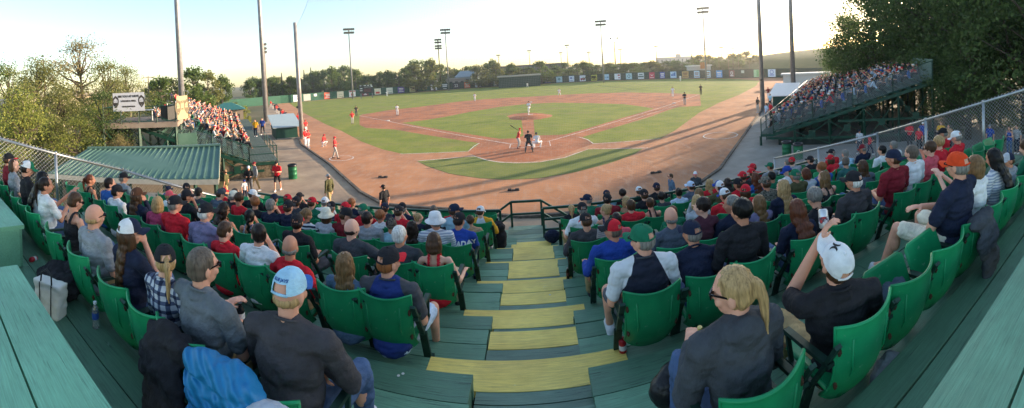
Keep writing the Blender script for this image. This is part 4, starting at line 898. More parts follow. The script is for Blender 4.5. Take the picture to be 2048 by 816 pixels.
for n_, (px, dist, s, lb) in enumerate([(1700,46,.42,'low dark shrub seen under the left end of the right bleacher steel'),(1735,42,.45,'low dark shrub behind the third bleacher post'),(1775,40,.48,'dark shrub in the middle of the bleacher underside'),(1812,38,.50,'dark shrub behind the last cross brace of the bleachers'),(1850,36,.46,'dark shrub under the top corner of the bleachers'),(1890,33,.42,'dark shrub just right of the bleacher end post'),
    (1925,31,.40,'dark shrub beyond the fence left of the blue shirts'),(1960,29,.38,'dark shrub beyond the fence among the blue shirts'),(2000,27,.36,'dark shrub beyond the fence right of the blue shirts'),(2040,25,.36,'dark shrub at the right edge beyond the fence')]):
    c = PD(px, 150, dist+4); c.z = 0; put_tree(FAR2[n_ % 2], c, s*1.15, n_*1.3, 'dark', lb, name='shrub', group='shrubs behind the right bleachers')
TOPS = [(505,158),(530,152),(560,151),(600,152),(640,136),(700,132),(735,148),(780,143),(820,130),(846,113),(870,121),(885,138),(910,135),(945,132),(978,120),(1010,128),(1060,131),(1085,122),(1120,128),(1160,122),(1200,126),(1260,126),(1330,122),(1370,120),(1395,110),(1430,112),(1460,106),(1495,104)]
def topy(x):
    for (a, p), (b, q) in zip(TOPS[:-1], TOPS[1:]):
        if a <= x <= b: return p+(q-p)*(x-a)/(b-a)
    return TOPS[-1][1] if x > 1000 else TOPS[0][1]
_used = {}
def far_label(px, size, row):
    b = min(BAN, key=lambda q: abs(q[0]-px)); s = f"{CN[b[2]]} banner with {BNAMES[b[3]]}" if abs(b[0]-px) < 45 else ''
    if not s: s = 'open stretch of wall' if px > 1000 else 'bare left end of the wall'
    l = f"{size} tree {row} the {s}".replace('a thin line of print','thin print').replace('lettering bars','lettering')
    k = _used.get(l, 0); _used[l] = k+1
    if k: l = l.replace(' tree', [' narrow tree',' wider tree',' paler tree',' darker tree',' bushier tree',' rounder tree',' leafier tree',' thicker tree'][min(k-1,7)], 1)
    return l
x = 508; i = 0
while x < 1510:
    dist = rnd.uniform(140, 175); row = 'standing behind'
    if i % 3 == 2: dist = rnd.uniform(185, 230); row = 'far beyond'
    d = ray(x, topy(x)+rnd.uniform(-1, 6)+(3 if i % 3 == 2 else 0)); c = PD(x, 150, dist); zt_ = CAM.z+d.z*dist/hypot(d.x,d.y); c.z = 0
    s = max(.55, zt_/10.2); wide = min(1.5, max(s, .95)) 
    lm = rnd.choice(['dark','mid','dark','mid','olive']) if x < 900 else rnd.choice(['mid','mid','olive','dark'])
    size = 'tall' if s > 1.15 else ('small' if s < .8 else 'mid-sized')
    r = put_tree(FAR[i % 4], c, wide, rnd.uniform(0,6.3), lm, far_label(x, size, row), name='background_tree', group='trees beyond the outfield wall', sz=s/wide)
    x += rnd.uniform(7, 13) if x < 1000 else rnd.uniform(8, 15); i += 1
for px, dist, s, lb in [(563,150,.95,'thin spruce nearest the left net pole'),(608,170,1.05,'spruce just right of the left net pole'),(622,175,1.15,'tallest pointed spruce right of the left net pole'),(631,172,.95,'short spruce beside the tallest one'),(552,160,.8,'small dark spruce left of the net pole'),(1385,200,.85,'lone pointed spruce near the white cabin')]:
    c = PD(px, 150, dist); c.z = 0; put_tree(SPR, c, s, 0, 'spruce', lb, name='spruce_tree', group='spruces beyond the outfield wall')
# ------------------------------------------------------------------ figures
_lab = bpy.data.scenes.new('workbench')      # figures are shaped here one at a time
def remesh(mb, vox, smooth=2, fold=0, fs=9, name='m', groove=0, seed=0):
    me0 = mb.mesh('tmp'); ob = bpy.data.objects.new('tmp', me0); _lab.collection.objects.link(ob)
    r = ob.modifiers.new('r', 'REMESH'); r.mode = 'VOXEL'; r.voxel_size = vox; r.use_smooth_shade = True
    if smooth: s = ob.modifiers.new('s', 'SMOOTH'); s.iterations = smooth; s.factor = .5
    with bpy.context.temp_override(scene=_lab, view_layer=_lab.view_layers[0]): dg = bpy.context.evaluated_depsgraph_get()
    dg.update(); me = bpy.data.meshes.new_from_object(ob.evaluated_get(dg)); me.name = name
    bpy.data.objects.remove(ob); bpy.data.meshes.remove(me0)
    if fold or groove:
        sd = seed*3.7; N_ = [v.normal.copy() for v in me.vertices]; out = []
        for v, n in zip(me.vertices, N_):
            c = v.co.copy(); k = 0
            if fold: k += fold*(noise.noise(Vector((c.x*fs+sd, c.y*fs, c.z*fs*1.9)))+.55*noise.noise(Vector((c.x*fs*2.7+sd, c.y*fs*2.7, c.z*fs*4)))+.25*abs(noise.noise(Vector((c.x*fs*5+sd, c.y*fs*5, c.z*fs*7)))))
            if groove: k += groove*(noise.noise(Vector((c.x*75+sd, c.y*75, c.z*9+sd)))+.6*noise.noise(Vector((c.x*30, c.y*30+sd, c.z*5))))
            c += n*k; out += [c.x, c.y, c.z]
        me.vertices.foreach_set('co', out)
    me.polygons.foreach_set('use_smooth', [True]*len(me.polygons)); me.materials.clear(); me.materials.append(None); me.update()
    return me
V = Vector
def rotx(a): return Matrix.Rotation(-a, 3, 'X')          # positive a leans towards +y
def seated(lean=0, arms='l', w=.19, hy=0, hp=0, legs='n', hl=0):
    d = V((0, sin(lean), cos(lean))); J = {'P': V((0,-.02,.42)), 'w': w, 'lean': lean}
    J['N'] = J['P']+d*.50; J['H'] = J['N']+V((0,.025+sin(lean)*.06,.155)); J['hy'] = hy; J['hp'] = hp
    sh = J['N']-d*.055
    for s, k in ((-1,'L'),(1,'R')):
        J['s'+k] = sh+V((s*w,0,0)); J['h'+k] = V((s*.095,.03,.42)); a = arms
        J['k'+k] = V((s*.14,.44,.47)); J['a'+k] = V((s*.15,.47,.09)); 
        if legs == 'w': J['k'+k] = V((s*.24,.40,.46)); J['a'+k] = V((s*.22,.50,.09))
        if legs == 'x' and s > 0: J['kR'] = V((.02,.44,.53)); J['aR'] = V((-.16,.62,.34))
        if legs == 'a' and s > 0: J['kR'] = V((.20,.42,.54)); J['aR'] = V((-.12,.44,.52))
        if legs == 'b': J['a'+k] = V((s*.13,.26,.09))
        if a == 'l': e = J['s'+k]+V((s*.055,.05,-.27)); wr = V((s*.08,.27,.56))
        elif a == 'k': e = V((s*.21,.36,.53)); wr = V((s*.05,.53,.56))
        elif a == 'c': e = J['s'+k]+V((s*.07,.12,-.26)); wr = V((-s*.09,.24+.03*s,e.z+.05*s+.02))
        elif a == 'm': e, wr = (J['s'+k]+V((s*.04,.17,-.24)), J['H']+V((.02,.14,-.12))) if s > 0 else (J['s'+k]+V((s*.055,.05,-.27)), V((s*.08,.27,.56)))
        elif a == 's': e = J['s'+k]+V((s*.11,.03,-.25)); wr = V((s*.30,.24,e.z-.02))
        elif a == 'p': e = J['s'+k]+V((s*.05,.13,-.24)); wr = V((s*.035,.36,J['N'].z-.02))
        elif a == 'o': e, wr = (J['s'+k]+V((s*.20,.08,-.16)), J['s'+k]+V((s*.44,.10,-.12))) if s > 0 else (J['s'+k]+V((s*.055,.05,-.27)), V((s*.08,.27,.56)))
        elif a == 'd': e, wr = (J['s'+k]+V((-.03,.20,-.06)), J['H']+V((-.045,.13,.10))) if s < 0 else (J['s'+k]+V((.07,.08,-.26)), V((.12,.28,.52)))
        elif a == 'b': e, wr = (J['s'+k]+V((s*.06,.08,-.26)), V((-.13,.30,.66))) if s < 0 else (J['s'+k]+V((s*.05,.08,-.26)), V((.0,.28,.58)))
        J['e'+k] = e; J['r'+k] = wr
    return J
def standing(arms='d', w=.19, hy=0, hp=0, lean=0, legs='n', crouch=0):
    hz_ = .92-crouch; d = V((0, sin(lean), cos(lean))); J = {'P': V((0,0,hz_)), 'w': w, 'lean': lean, 'hy': hy, 'hp': hp}
    J['N'] = J['P']+d*.51; J['H'] = J['N']+V((0,.02+sin(lean)*.08,.16)); sh = J['N']-d*.055
    for s, k in ((-1,'L'),(1,'R')):
        J['s'+k] = sh+V((s*w,0,0)); J['h'+k] = J['P']+V((s*.09,0,-.02))
        sp = {'n':.10,'w':.26,'s':.10,'c':.24}[legs]; st = {'s':.22*s}.get(legs, 0)
        J['a'+k] = V((s*sp, st, .09)); mid = (J['h'+k]+J['a'+k])/2; J['k'+k] = mid+V((s*.02, .04+crouch*.75, 0))
        if arms == 'd': e = J['s'+k]+V((s*.06,-.02,-.29)); wr = e+V((s*.0,.06,-.25))
        elif arms == 'h': e = J['s'+k]+V((s*.17,-.05,-.22)); wr = J['P']+V((s*.17,.05,.06))
        elif arms == 'f': e = J['s'+k]+V((s*.06,.06,-.27)); wr = e+V((-s*.12,.22,.04))
        elif arms == 'k': e = J['s'+k]+V((s*.06,.10,-.24)); wr = J['k'+k]+V((0,.03,.10))
        elif arms == 'u': e = J['s'+k]+V((.10 if s > 0 else .20,.10,-.12)); wr = J['s'+'R' if False else 's'+k]+V((.22 if s > 0 else .42,.06,.06))
        elif arms == 'c': e = J['s'+k]+V((s*.06,.10,-.26)); wr = V((-s*.08,.22,e.z+.03))
        J['e'+k] = e; J['r'+k] = wr
    return J
def hand(mb, wr, d, s, up=V((0,0,1)), curl=.5, fr=.0085):
    d = d.normalized(); x = d.cross(up)
    if x.length < .2: x = V((1,0,0))
    x.normalize(); n = x.cross(d).normalized()
    c = wr+d*.045; M = Matrix((x, d, n)).transposed()
    mb.ell(c, (.041,.052,.016), 12, 8, M)
    for i, (o, ln) in enumerate(((-.030,.070),(-.010,.080),(.011,.076),(.031,.060))):
        b = wr+d*.085+x*o; m_ = b+(d*(1-.3*curl)-n*.6*curl+x*o*1.5).normalized()*ln*.55; t = m_+(d*(1-curl)-n*curl).normalized()*ln*.45
        mb.cap(b-d*.02, fr, m_, fr*.95, 8); mb.cap(m_, fr*.95, t, fr*.8, 8)
    b = wr+d*.02-x*s*.03; m_ = b+(d*.6-x*s*.8-n*.2).normalized()*.045; mb.cap(b, .012, m_, .010, 8); mb.cap(m_, .010, m_+(d-n*.3).normalized()*.03, .0085, 8)
def torso(mb, J, g=0, fem=False, belly=0):
    w = J['w']; d = (J['N']-J['P']).normalized(); M = rotx(J['lean'])
    hw = .178 if not fem else .186
    mb.ell(J['P']+V((0,-.01,.0)), (hw+g, .140+g, .115+g), 16, 10, M)
    mb.ell(J['P']+d*.16+V((0,.01+belly*.5,0)), ((.155 if not fem else .135)+g+belly*.6, .115+g+belly, .15+g), 16, 10, M)
    mb.ell(J['P']+d*.32, ((w*.92 if not fem else w*.86)+g, .115+g, .17+g), 16, 10, M)
    mb.cap(J['sL']-V((0,0,.0)), .058+g, J['sR'], .058+g, 12)
    mb.ell(J['P']+d*.43+V((0,-.015,0)), (w*.85+g, .085+g, .07+g), 14, 8, M)
    n = J['N']
    for k in 'LR': mb.cap(n+d*.01, .05+g, J['s'+k]*.75+n*.25, .05+g, 10)
    if fem: 
        for s in (-1,1): mb.ell(J['P']+d*.31+V((s*.075,.09,0)), (.06+g,.055+g,.06+g), 10, 8)
def head_prims(mb, J):
    M = (Matrix.Rotation(-J['hy'], 3, 'Z') @ Matrix.Rotation(J['hp'], 3, 'X')); H_ = J['H']
    def p(x, y, z): return H_+M @ V((x,y,z))
    mb.ell(p(0,-.005,.012), (.077,.096,.098), 18, 12, M); mb.ell(p(0,.030,-.050), (.058,.062,.066), 14, 10, M); mb.ell(p(0,.055,-.085), (.030,.030,.024), 10, 8, M)
    mb.cap(p(0,.088,.0), .009, p(0,.112,-.030), .015, 8); mb.ell(p(0,.088,-.058), (.026,.012,.010), 10, 6, M); mb.ell(p(0,.082,.022), (.055,.014,.010), 10, 6, M)
    for s in (-1,1): mb.ell(p(s*.077,-.008,-.022), (.012,.021,.033), 8, 8, M); mb.ell(p(s*.045,.062,-.035), (.022,.025,.024), 8, 8, M)
    mb.cap(J['N']-V((0,0,.03)), .058, p(0,-.02,-.06), .054, 12)
    return M
def make_body(J, vox, fem=False, fingers=True):
    mb = MB(); torso(mb, J, -.026, fem); head_prims(mb, J); q = .88 if fem else 1
    for k, s in (('L',-1),('R',1)):
        mb.cap(J['s'+k], .050*q, J['e'+k], .042*q, 12); mb.cap(J['e'+k], .042*q, J['r'+k], .027*q, 12)
        d = (J['r'+k]-J['e'+k])
        hand(mb, J['r'+k], d if 'hd'+k not in J else J['hd'+k], s, curl=J.get('curl', .5)) if fingers else mb.ell(J['r'+k]+d.normalized()*.06, (.035,.035,.03), 8, 6)
        mb.cap(J['h'+k], .085, J['k'+k], .056, 12); mb.cap(J['k'+k], .056, J['a'+k], .036, 12)
        mb.ell(J['k'+k].lerp(J['a'+k], .3)-V((0,.02,0)), (.05,.052,.10), 10, 8)
        mb.cap(J['a'+k], .036, J['a'+k]+V((0,.12,-.05)), .028, 8)
    return remesh(mb, vox, 2, name='body')
def make_shirt(J, sleeve, vox, fem=False, belly=0, seed=0, loose=.0):
    mb = MB(); torso(mb, J, .003+loose, fem, belly); mb.ell(J['N']+V((0,-.012,-.012)), (.082,.074,.038), 12, 8); q = .9 if fem else 1
    for k in 'LR':
        s, e, r = J['s'+k], J['e'+k], J['r'+k]
        if sleeve == 's': mb.cap(s, .062*q+loose, s.lerp(e, .72), .062*q+loose, 12)
        elif sleeve == 'l': mb.cap(s, .061*q+loose, e, .055*q+loose, 12); mb.cap(e, .055*q+loose, e.lerp(r, .93), .040*q+loose, 12)
    if sleeve == 'l' and loose > .008:
        N_ = J['N']; mb.ell(N_+V((0,-.075,.0)), (.105,.06,.075), 14, 10); mb.ell(N_+V((0,-.02,.02)), (.10,.08,.05), 14, 10)
    me = remesh(mb, vox, 2, fold=.0095 if vox < .02 else .006, fs=9, name='shirt', seed=seed)
    if sleeve == 't':            # tank top: keep the torso below the shoulder line, plus straps
        bm = bmesh.new(); bm.from_mesh(me); lim = J['N'].z-.10
        bmesh.ops.delete(bm, geom=[v for v in bm.verts if abs(v.co.x) > .145 and v.co.z > lim-.06 or v.co.z > lim+.02 and not (.035 < abs(v.co.x) < .085)], context='VERTS'); bm.to_mesh(me); bm.free()
    return me
def make_trousers(J, short, vox, seed=0):
    mb = MB(); mb.ell(J['P']+V((0,-.005,-.015)), (.172,.132,.108), 16, 10)
    for k in 'LR':
        h, kn, a = J['h'+k], J['k'+k], J['a'+k]; mb.cap(h, .098, h.lerp(kn, .85) if short else kn, .078 if short else .072, 12)
        if not short: mb.cap(kn, .072, kn.lerp(a, .9), .058, 12)
    return remesh(mb, vox, 2, fold=.010 if vox < .02 else .005, fs=10, name='trousers', seed=seed)
def make_shoes(J, vox=.012):
    r = []
    for k in 'LR':
        mb = MB(); a = J['a'+k]; mb.cap(a+V((0,-.03,-.035)), .042, a+V((0,.13,-.055)), .036, 10); mb.box(a+V((-.04,-.07,-.09)), a+V((.04,.165,-.07))); mb.cap(a, .042, a+V((0,0,-.03)), .045, 10)
        r.append(remesh(mb, vox, 1, name='shoe'))
    return r
def hair_mesh(style, seed=0, vox=.011):
    mb = MB(); A = lambda c, r: mb.ell(c, r, 14, 10)
    if style == 'fringe': A((0,-.016,-.03), (.083,.088,.045))
    else: A((0,-.016,.022), (.085,.099,.094))
    g = .0050
    if style == 'short': A((0,-.03,-.02), (.080,.082,.07))
    elif style == 'curly': A((0,-.02,.03), (.098,.105,.098)); g = .009
    elif style == 'bob': A((0,-.03,-.03), (.095,.085,.095)); [A((s*.068,.0,-.05), (.03,.05,.085)) for s in (-1,1)]; A((0,-.05,-.09), (.085,.055,.05)); g = .005
    elif style in ('long','wavy'):
        A((0,-.035,-.03), (.094,.082,.095)); [A((s*.066,.0,-.07), (.03,.045,.10)) for s in (-1,1)]
        for z, r, y in ((-.12,.10,-.06),(-.20,.112,-.082),(-.28,.11,-.095),(-.36,.095,-.10),(-.42,.07,-.10)): A((.012*sin(z*20),y,z), (r,.042,.07))
        g = .009 if style == 'long' else .014
    elif style == 'pony':
        A((0,-.03,-.02), (.081,.080,.07)); pts = [(0,-.105,.045,.020),(0,-.135,.02,.022),(0,-.142,-.06,.023),(0.004,-.137,-.16,.019),(0,-.13,-.25,.013),(0.006,-.128,-.33,.005)]
        for a, b in zip(pts[:-1], pts[1:]): mb.cap(a[:3], a[3], b[:3], b[3], 10)
        g = .0065
    elif style == 'braid':
        A((0,-.03,-.02), (.081,.080,.07)); [A((.012*(-1)**k,-.11,-.03-.045*k), (.026,.024,.034)) for k in range(8)]
    elif style == 'bun': A((0,-.095,.07), (.042,.038,.042)); A((0,-.03,-.02), (.081,.080,.06)); g = .005
    return remesh(mb, vox, 1, groove=g, name='hair', seed=seed)
def cap_mesh():
    """baseball cap: slot 0 crown, slot 1 brim, slot 2 front panels"""
    mb = MB(); n, m_ = 24, 8; vs = []
    for i in range(m_+1):
        a = (pi/2)*i/m_; rr = cos(a)**.75 if i < m_ else 0
        for k in range(n):
            b = 2*pi*k/n; vs.append((.089*rr*cos(b), (.108 if sin(b) > 0 else .104)*rr*sin(b)-.004, .012+.098*sin(a)*(1.04 if sin(b) > .3 else 1)))
    fs = []; ms = []
    for i in range(m_):
        for k in range(n):
            b = 2*pi*(k+.5)/n
            if sin(b) < -.86 and i < 3: continue
            fs.append((i*n+k, i*n+(k+1)%n, (i+1)*n+(k+1)%n, (i+1)*n+k)); ms.append(2 if sin(b) > .25 else 0)
    mb.add(vs, fs); mb.m = ms
    mb.cur = 1; g = 10; bv = []
    for j in range(5):
        t = j/4
        for k in range(g+1):
            a = -1.05+2.1*k/g; x = sin(a)*.086*(1-.05*t); y0 = cos(a)*.104-.004; bv.append((x, y0*(1-t)+(y0+.085*cos(a*.75))*t, .016-.028*(abs(a)**2)*(.4+.6*t)*.9-.006*t))
    o = len(mb.v); mb.add(bv, [(j*(g+1)+k, j*(g+1)+k+1, (j+1)*(g+1)+k+1, (j+1)*(g+1)+k) for j in range(4) for k in range(g)])
    mb.add([(x,y,z-.004) for x,y,z in bv], [((j+1)*(g+1)+k, (j+1)*(g+1)+k+1, j*(g+1)+k+1, j*(g+1)+k) for j in range(4) for k in range(g)])
    mb.cur = 0; mb.ell((0,-.004,.113), (.009,.009,.005), 8, 6)
    mb.tube([(-.05,-.091,.016),(-.025,-.101,.018),(0,-.105,.019),(.025,-.101,.018),(.05,-.091,.016)], .007, 6)
    me = mb.mesh('cap', True); [me.materials.append(None) for _ in range(3)]; return me
def hat_mesh():
    mb = MB(); mb.lathe([(.148,-.012),(.150,-.008),(.098,.022),(.090,.07),(.075,.115),(.03,.128),(.001,.130)], 20, cap=False); me = mb.mesh('hat', True); me.transform(Matrix.Diagonal((1,1.1,1,1))); me.materials.append(None); return me
def glass_mesh():
    mb = MB()
    for s in (-1,1):
        mb.box((s*.036-.026,.094,-.016),(s*.036+.026,.101,.018)); mb.bar((s*.062,.095,.010),(s*.080,-.01,.0),.005,.008)
    mb.box((-.012,.098,.004),(.012,.102,.012)); me = mb.mesh('sunglasses'); me.materials.append(None); return me
HAIRS = {s: hair_mesh(s, i) for i, s in enumerate(['short','fringe','curly','bob','long','wavy','pony','braid','bun'])}
def undercap(me):
    m_ = me.copy()
    for v in m_.vertices:
        if v.co.z > -.005: t = min(1, (v.co.z+.005)/.03); v.co = v.co*(1-.13*t)
    return m_
HAIRS_CAP = {k: undercap(v) for k, v in HAIRS.items()}
CAPM, HATM, GLM = cap_mesh(), hat_mesh(), glass_mesh()
COLR = dict(black='#202024', red='#c21f2c', maroon='#7a1c28', grey='#8a8d92', darkgrey='#3d4146', charcoal='#3c3a3d', white='#d8dadd', navy='#1a2238', blue='#2c5a9c', royal='#1f3f8f', lightblue='#9cc4e4', skyblue='#8fb0bd',
    green='#16674a', teal='#2d5f5c', lavender='#77718f', magenta='#a03c5c', pink='#c9545f', orange='#f0451c', brown='#5a3a28', tan='#b08a6c', yellow='#d9a020', denim='#4a6178', heather='#5f666b', olive='#4b4a2f', khaki='#a08a62', slate='#4c5663',
    cream='#d9d2bd', burgundy='#4a2733', turquoise='#1f9aa0', jeans='#44597a', paleblue='#b4c4dd', greyshorts='#55565c', raglan='#1c2f6e', lightgrey='#a9adb3', darkred='#6d1820', beige='#b5a78c', palejeans='#8aa4c4')
HAIRC = dict(black='#0d0b0b', darkbrown='#231812', brown='#46301f', auburn='#5a2f1c', blonde='#a3855a', darkblonde='#75593a', grey='#77736c', white='#cfccc4', greybrown='#5d5247', ginger='#8c5630')
SKIN = [mat('skin_a', tuple(x*1.15 for x in srgb('#d49a80')[:3]), .55, var=.06, scale=12, spec=.35), mat('skin_b', tuple(x*1.15 for x in srgb('#c2866a')[:3]), .55, var=.06, scale=12, spec=.35), mat('skin_c', tuple(x*1.15 for x in srgb('#deab92')[:3]), .55, var=.06, scale=12, spec=.35)]
for s_ in SKIN: s_.node_tree.nodes['Principled BSDF'].inputs['Subsurface Weight'].default_value = 0
def cloth(c):
    if c == 'plaid': return plaid()
    if c == 'stripe': return stripes('stripe', '#d8dadd', '#1c2438', 34)
    if c == 'whitestripe': return stripes('whitestripe', '#dcdde0', '#9aa4b8', 60)
    if c == 'darkstripe': return stripes('darkstripe', '#22243a', '#6a5a70', 42)
    if c == 'floral': return ramp_mat('floral', [(.42,(.55,.57,.62)),(.5,(.12,.16,.32)),(.6,(.04,.05,.12))], scale=28, detail=2, bump=0)
    if c == 'camo': return ramp_mat('camo', [(.4,(.08,.08,.06)),(.5,(.22,.20,.16)),(.6,(.05,.05,.04))], scale=22, detail=1, bump=0)
    if c == 'raglan': return two_tone('raglan', '#1b3478', '#4a4a4f', .195)
    if c == 'whitenavy': return two_tone('whitenavy', '#141c30', '#d8dadd', .178)
    if c == 'yellowsleeve': return two_tone('yellowsleeve', '#d2d4da', '#d9a020', .15)
    base = tuple(min(.85, x*1.22+.006) for x in srgb(COLR[c])[:3])
    return mat('cloth_'+c, base, .88, var=.20, scale=9, bump=.55, bscale=38, spec=.2)
def stripes(name, a, b, sc, axis='Z'):
    if name in _mats: return _mats[name]
    mt, t, bs = newmat(name); N = t.nodes; L = t.links; tc = N.new('ShaderNodeTexCoord'); wv = N.new('ShaderNodeTexWave'); wv.bands_direction = axis; wv.inputs['Scale'].default_value = sc/6.28; wv.inputs['Distortion'].default_value = .4
    L.new(tc.outputs['Object'], wv.inputs[0]); r = N.new('ShaderNodeValToRGB'); r.color_ramp.interpolation = 'CONSTANT'; r.color_ramp.elements[0].color = srgb(a); r.color_ramp.elements[1].color = srgb(b); r.color_ramp.elements[1].position = .5
    L.new(wv.outputs[0], r.inputs[0]); L.new(r.outputs[0], bs.inputs['Base Color']); bs.inputs['Roughness'].default_value = .85; _mats[name] = mt; return mt
def plaid():
    if 'plaid' in _mats: return _mats['plaid']
    mt, t, bs = newmat('plaid'); N = t.nodes; L = t.links; tc = N.new('ShaderNodeTexCoord'); outs = []
    for ax in 'XZ':
        wv = N.new('ShaderNodeTexWave'); wv.bands_direction = ax; wv.inputs['Scale'].default_value = 4.6; L.new(tc.outputs['Object'], wv.inputs[0]); r = N.new('ShaderNodeValToRGB'); r.color_ramp.interpolation = 'CONSTANT'
        r.color_ramp.elements[0].color = (.72,.74,.78,1); r.color_ramp.elements[1].position = .62; r.color_ramp.elements[1].color = (.10,.13,.22,1); L.new(wv.outputs[0], r.inputs[0]); outs.append(r)
    mx = N.new('ShaderNodeMixRGB'); mx.blend_type = 'MULTIPLY'; mx.inputs[0].default_value = 1; L.new(outs[0].outputs[0], mx.inputs[1]); L.new(outs[1].outputs[0], mx.inputs[2]); L.new(mx.outputs[0], bs.inputs['Base Color']); bs.inputs['Roughness'].default_value = .9; _mats['plaid'] = mt; return mt
def two_tone(name, body, sleeve, x):
    """body colour with sleeves of another cloth, split at |x| = x on the garment"""
    if name in _mats: return _mats[name]
    mt, t, bs = newmat(name); N = t.nodes; L = t.links; tc = N.new('ShaderNodeTexCoord'); sp = N.new('ShaderNodeSeparateXYZ'); L.new(tc.outputs['Object'], sp.inputs[0])
    ab = N.new('ShaderNodeMath'); ab.operation = 'ABSOLUTE'; L.new(sp.outputs[0], ab.inputs[0])
    sc = N.new('ShaderNodeMath'); sc.operation = 'MULTIPLY_ADD'; L.new(sp.outputs[2], sc.inputs[0]); sc.inputs[1].default_value = .45; L.new(ab.outputs[0], sc.inputs[2])
    gt = N.new('ShaderNodeMath'); gt.operation = 'GREATER_THAN'; gt.inputs[1].default_value = x+.45*.75; L.new(sc.outputs[0], gt.inputs[0])
    mx = N.new('ShaderNodeMixRGB'); L.new(gt.outputs[0], mx.inputs[0]); mx.inputs[1].default_value = srgb(body); mx.inputs[2].default_value = srgb(sleeve); L.new(mx.outputs[0], bs.inputs['Base Color']); bs.inputs['Roughness'].default_value = .85; _mats[name] = mt; return mt
def hairm(c):
    r, g, b = [x*1.2 for x in srgb(HAIRC[c])[:3]]
    return ramp_mat('hair_'+c, [(.3,(r*.45,g*.42,b*.40)),(.5,(r,g,b)),(.72,(min(1,r*1.45),min(1,g*1.42),min(1,b*1.4)))], scale=3, detail=5, rough=.42, bump=.6, bscale=5, stretch=(26,26,3.5), dist=.004)
GLASSB = mat('dark_lens', (.01,.01,.012), .15, var=0)
def setm(o, *ms):
    for i, mt in enumerate(ms): o.material_slots[i].link = 'OBJECT'; o.material_slots[i].material = mt
    return o
def _none(me): me.materials.append(None); return me
_protos = {}
def proto(kind, key, fn):
    k = (kind,)+key
    if k not in _protos: _protos[k] = fn()
    return _protos[k]
def figure(loc, rz, Jk, sex, hair, hairc, cap, shirt, sleeve, bottom, label, group, scale=1.0, belly=0, glasses=None, vox=.0125, skin=0, shoe='white', J=None, custom=None, collar=None, loose=0):
    """Jk = (type, args...) key of the pose"""
    fem = sex == 'f'
    if J is None:
        typ, kw = Jk; kw = dict(kw); kw.setdefault('w', .165 if fem else .20); J = (seated if typ == 'sit' else standing)(**kw); key = (typ,)+tuple(sorted(kw.items()))
    else: key = ('custom', custom)
    nk = tuple(k for k in key if not (isinstance(k, tuple) and k[0] in ('hy','hp')))
    root = empty('person', loc, rz, label=label, cat='person', group=group); root.scale = (scale,)*3
    body = link('body', proto('body', key+(fem,vox), lambda: make_body(J, vox, fem)), None, root); setm(body, SKIN[skin])
    sh = link('shirt', proto('shirt', nk+(fem, sleeve, belly, loose, vox), lambda: make_shirt(J, sleeve, vox, fem, belly, len(_protos), loose)), None, root); setm(sh, cloth(shirt))
    short = bottom.startswith('S:'); bc = bottom[2:] if short else bottom
    lk = tuple(k for k in nk if not (isinstance(k, tuple) and k[0] in ('arms','lean','w','hl')))
    tr = link('shorts' if short else 'trousers', proto('tr', lk+(short,vox), lambda: make_trousers(J, short, vox+.002)), None, root); setm(tr, cloth(bc))
    for sm_ in proto('shoe', lk, lambda: make_shoes(J)): setm(link('shoe', sm_, None, root), mat('shoe_'+shoe, COLR.get(shoe, '#cccccc'), .6, var=.1))
    hm = Matrix.Translation(J['H']) @ (Matrix.Rotation(-J['hy'], 4, 'Z') @ Matrix.Rotation(J['hp'], 4, 'X'))
    if vox < .012:
        rg = MB(); n_ = J['N']; R_2 = rotx(J['lean']+.25); rr_ = .066 if not fem else .058
        rg.tube([n_+R_2 @ V((rr_*1.12*cos(a*pi/10), rr_*sin(a*pi/10)-.008, .012+.012*(1-sin(a*pi/10))*.6)) for a in range(21)], .0085, 6, False)
        if sleeve != 't': setm(link('collar', _none(rg.mesh('collar', True)), None, root), cloth(shirt if shirt not in ('raglan','whitenavy') else 'darkgrey'))
    if hair: h = link('hair', (HAIRS_CAP if cap else HAIRS)[hair], None, root); setm(h, hairm(hairc)); h.matrix_local = hm
    if cap:
        if cap.startswith('hat:'): c = link('hat', HATM, None, root); setm(c, cloth(cap[4:]))
        else:
            cc = cap.rstrip('<').split('/'); cc += [cc[0]]*(3-len(cc)) if len(cc) < 3 else []
            if len(cap.rstrip('<').split('/')) == 2: cc = [cc[0], cc[1], cc[0]]
            c = link('cap', CAPM, None, root); setm(c, cloth(cc[0]), cloth(cc[1]), cloth(cc[2]))
        c.matrix_local = hm @ (Matrix.Rotation(pi, 4, 'Z') if cap.endswith('<') else Matrix.Identity(4))
    if glasses: g = link('sunglasses' if glasses == 'dark' else 'glasses', GLM, None, root); setm(g, GLASSB); g.matrix_local = hm
    return root, J
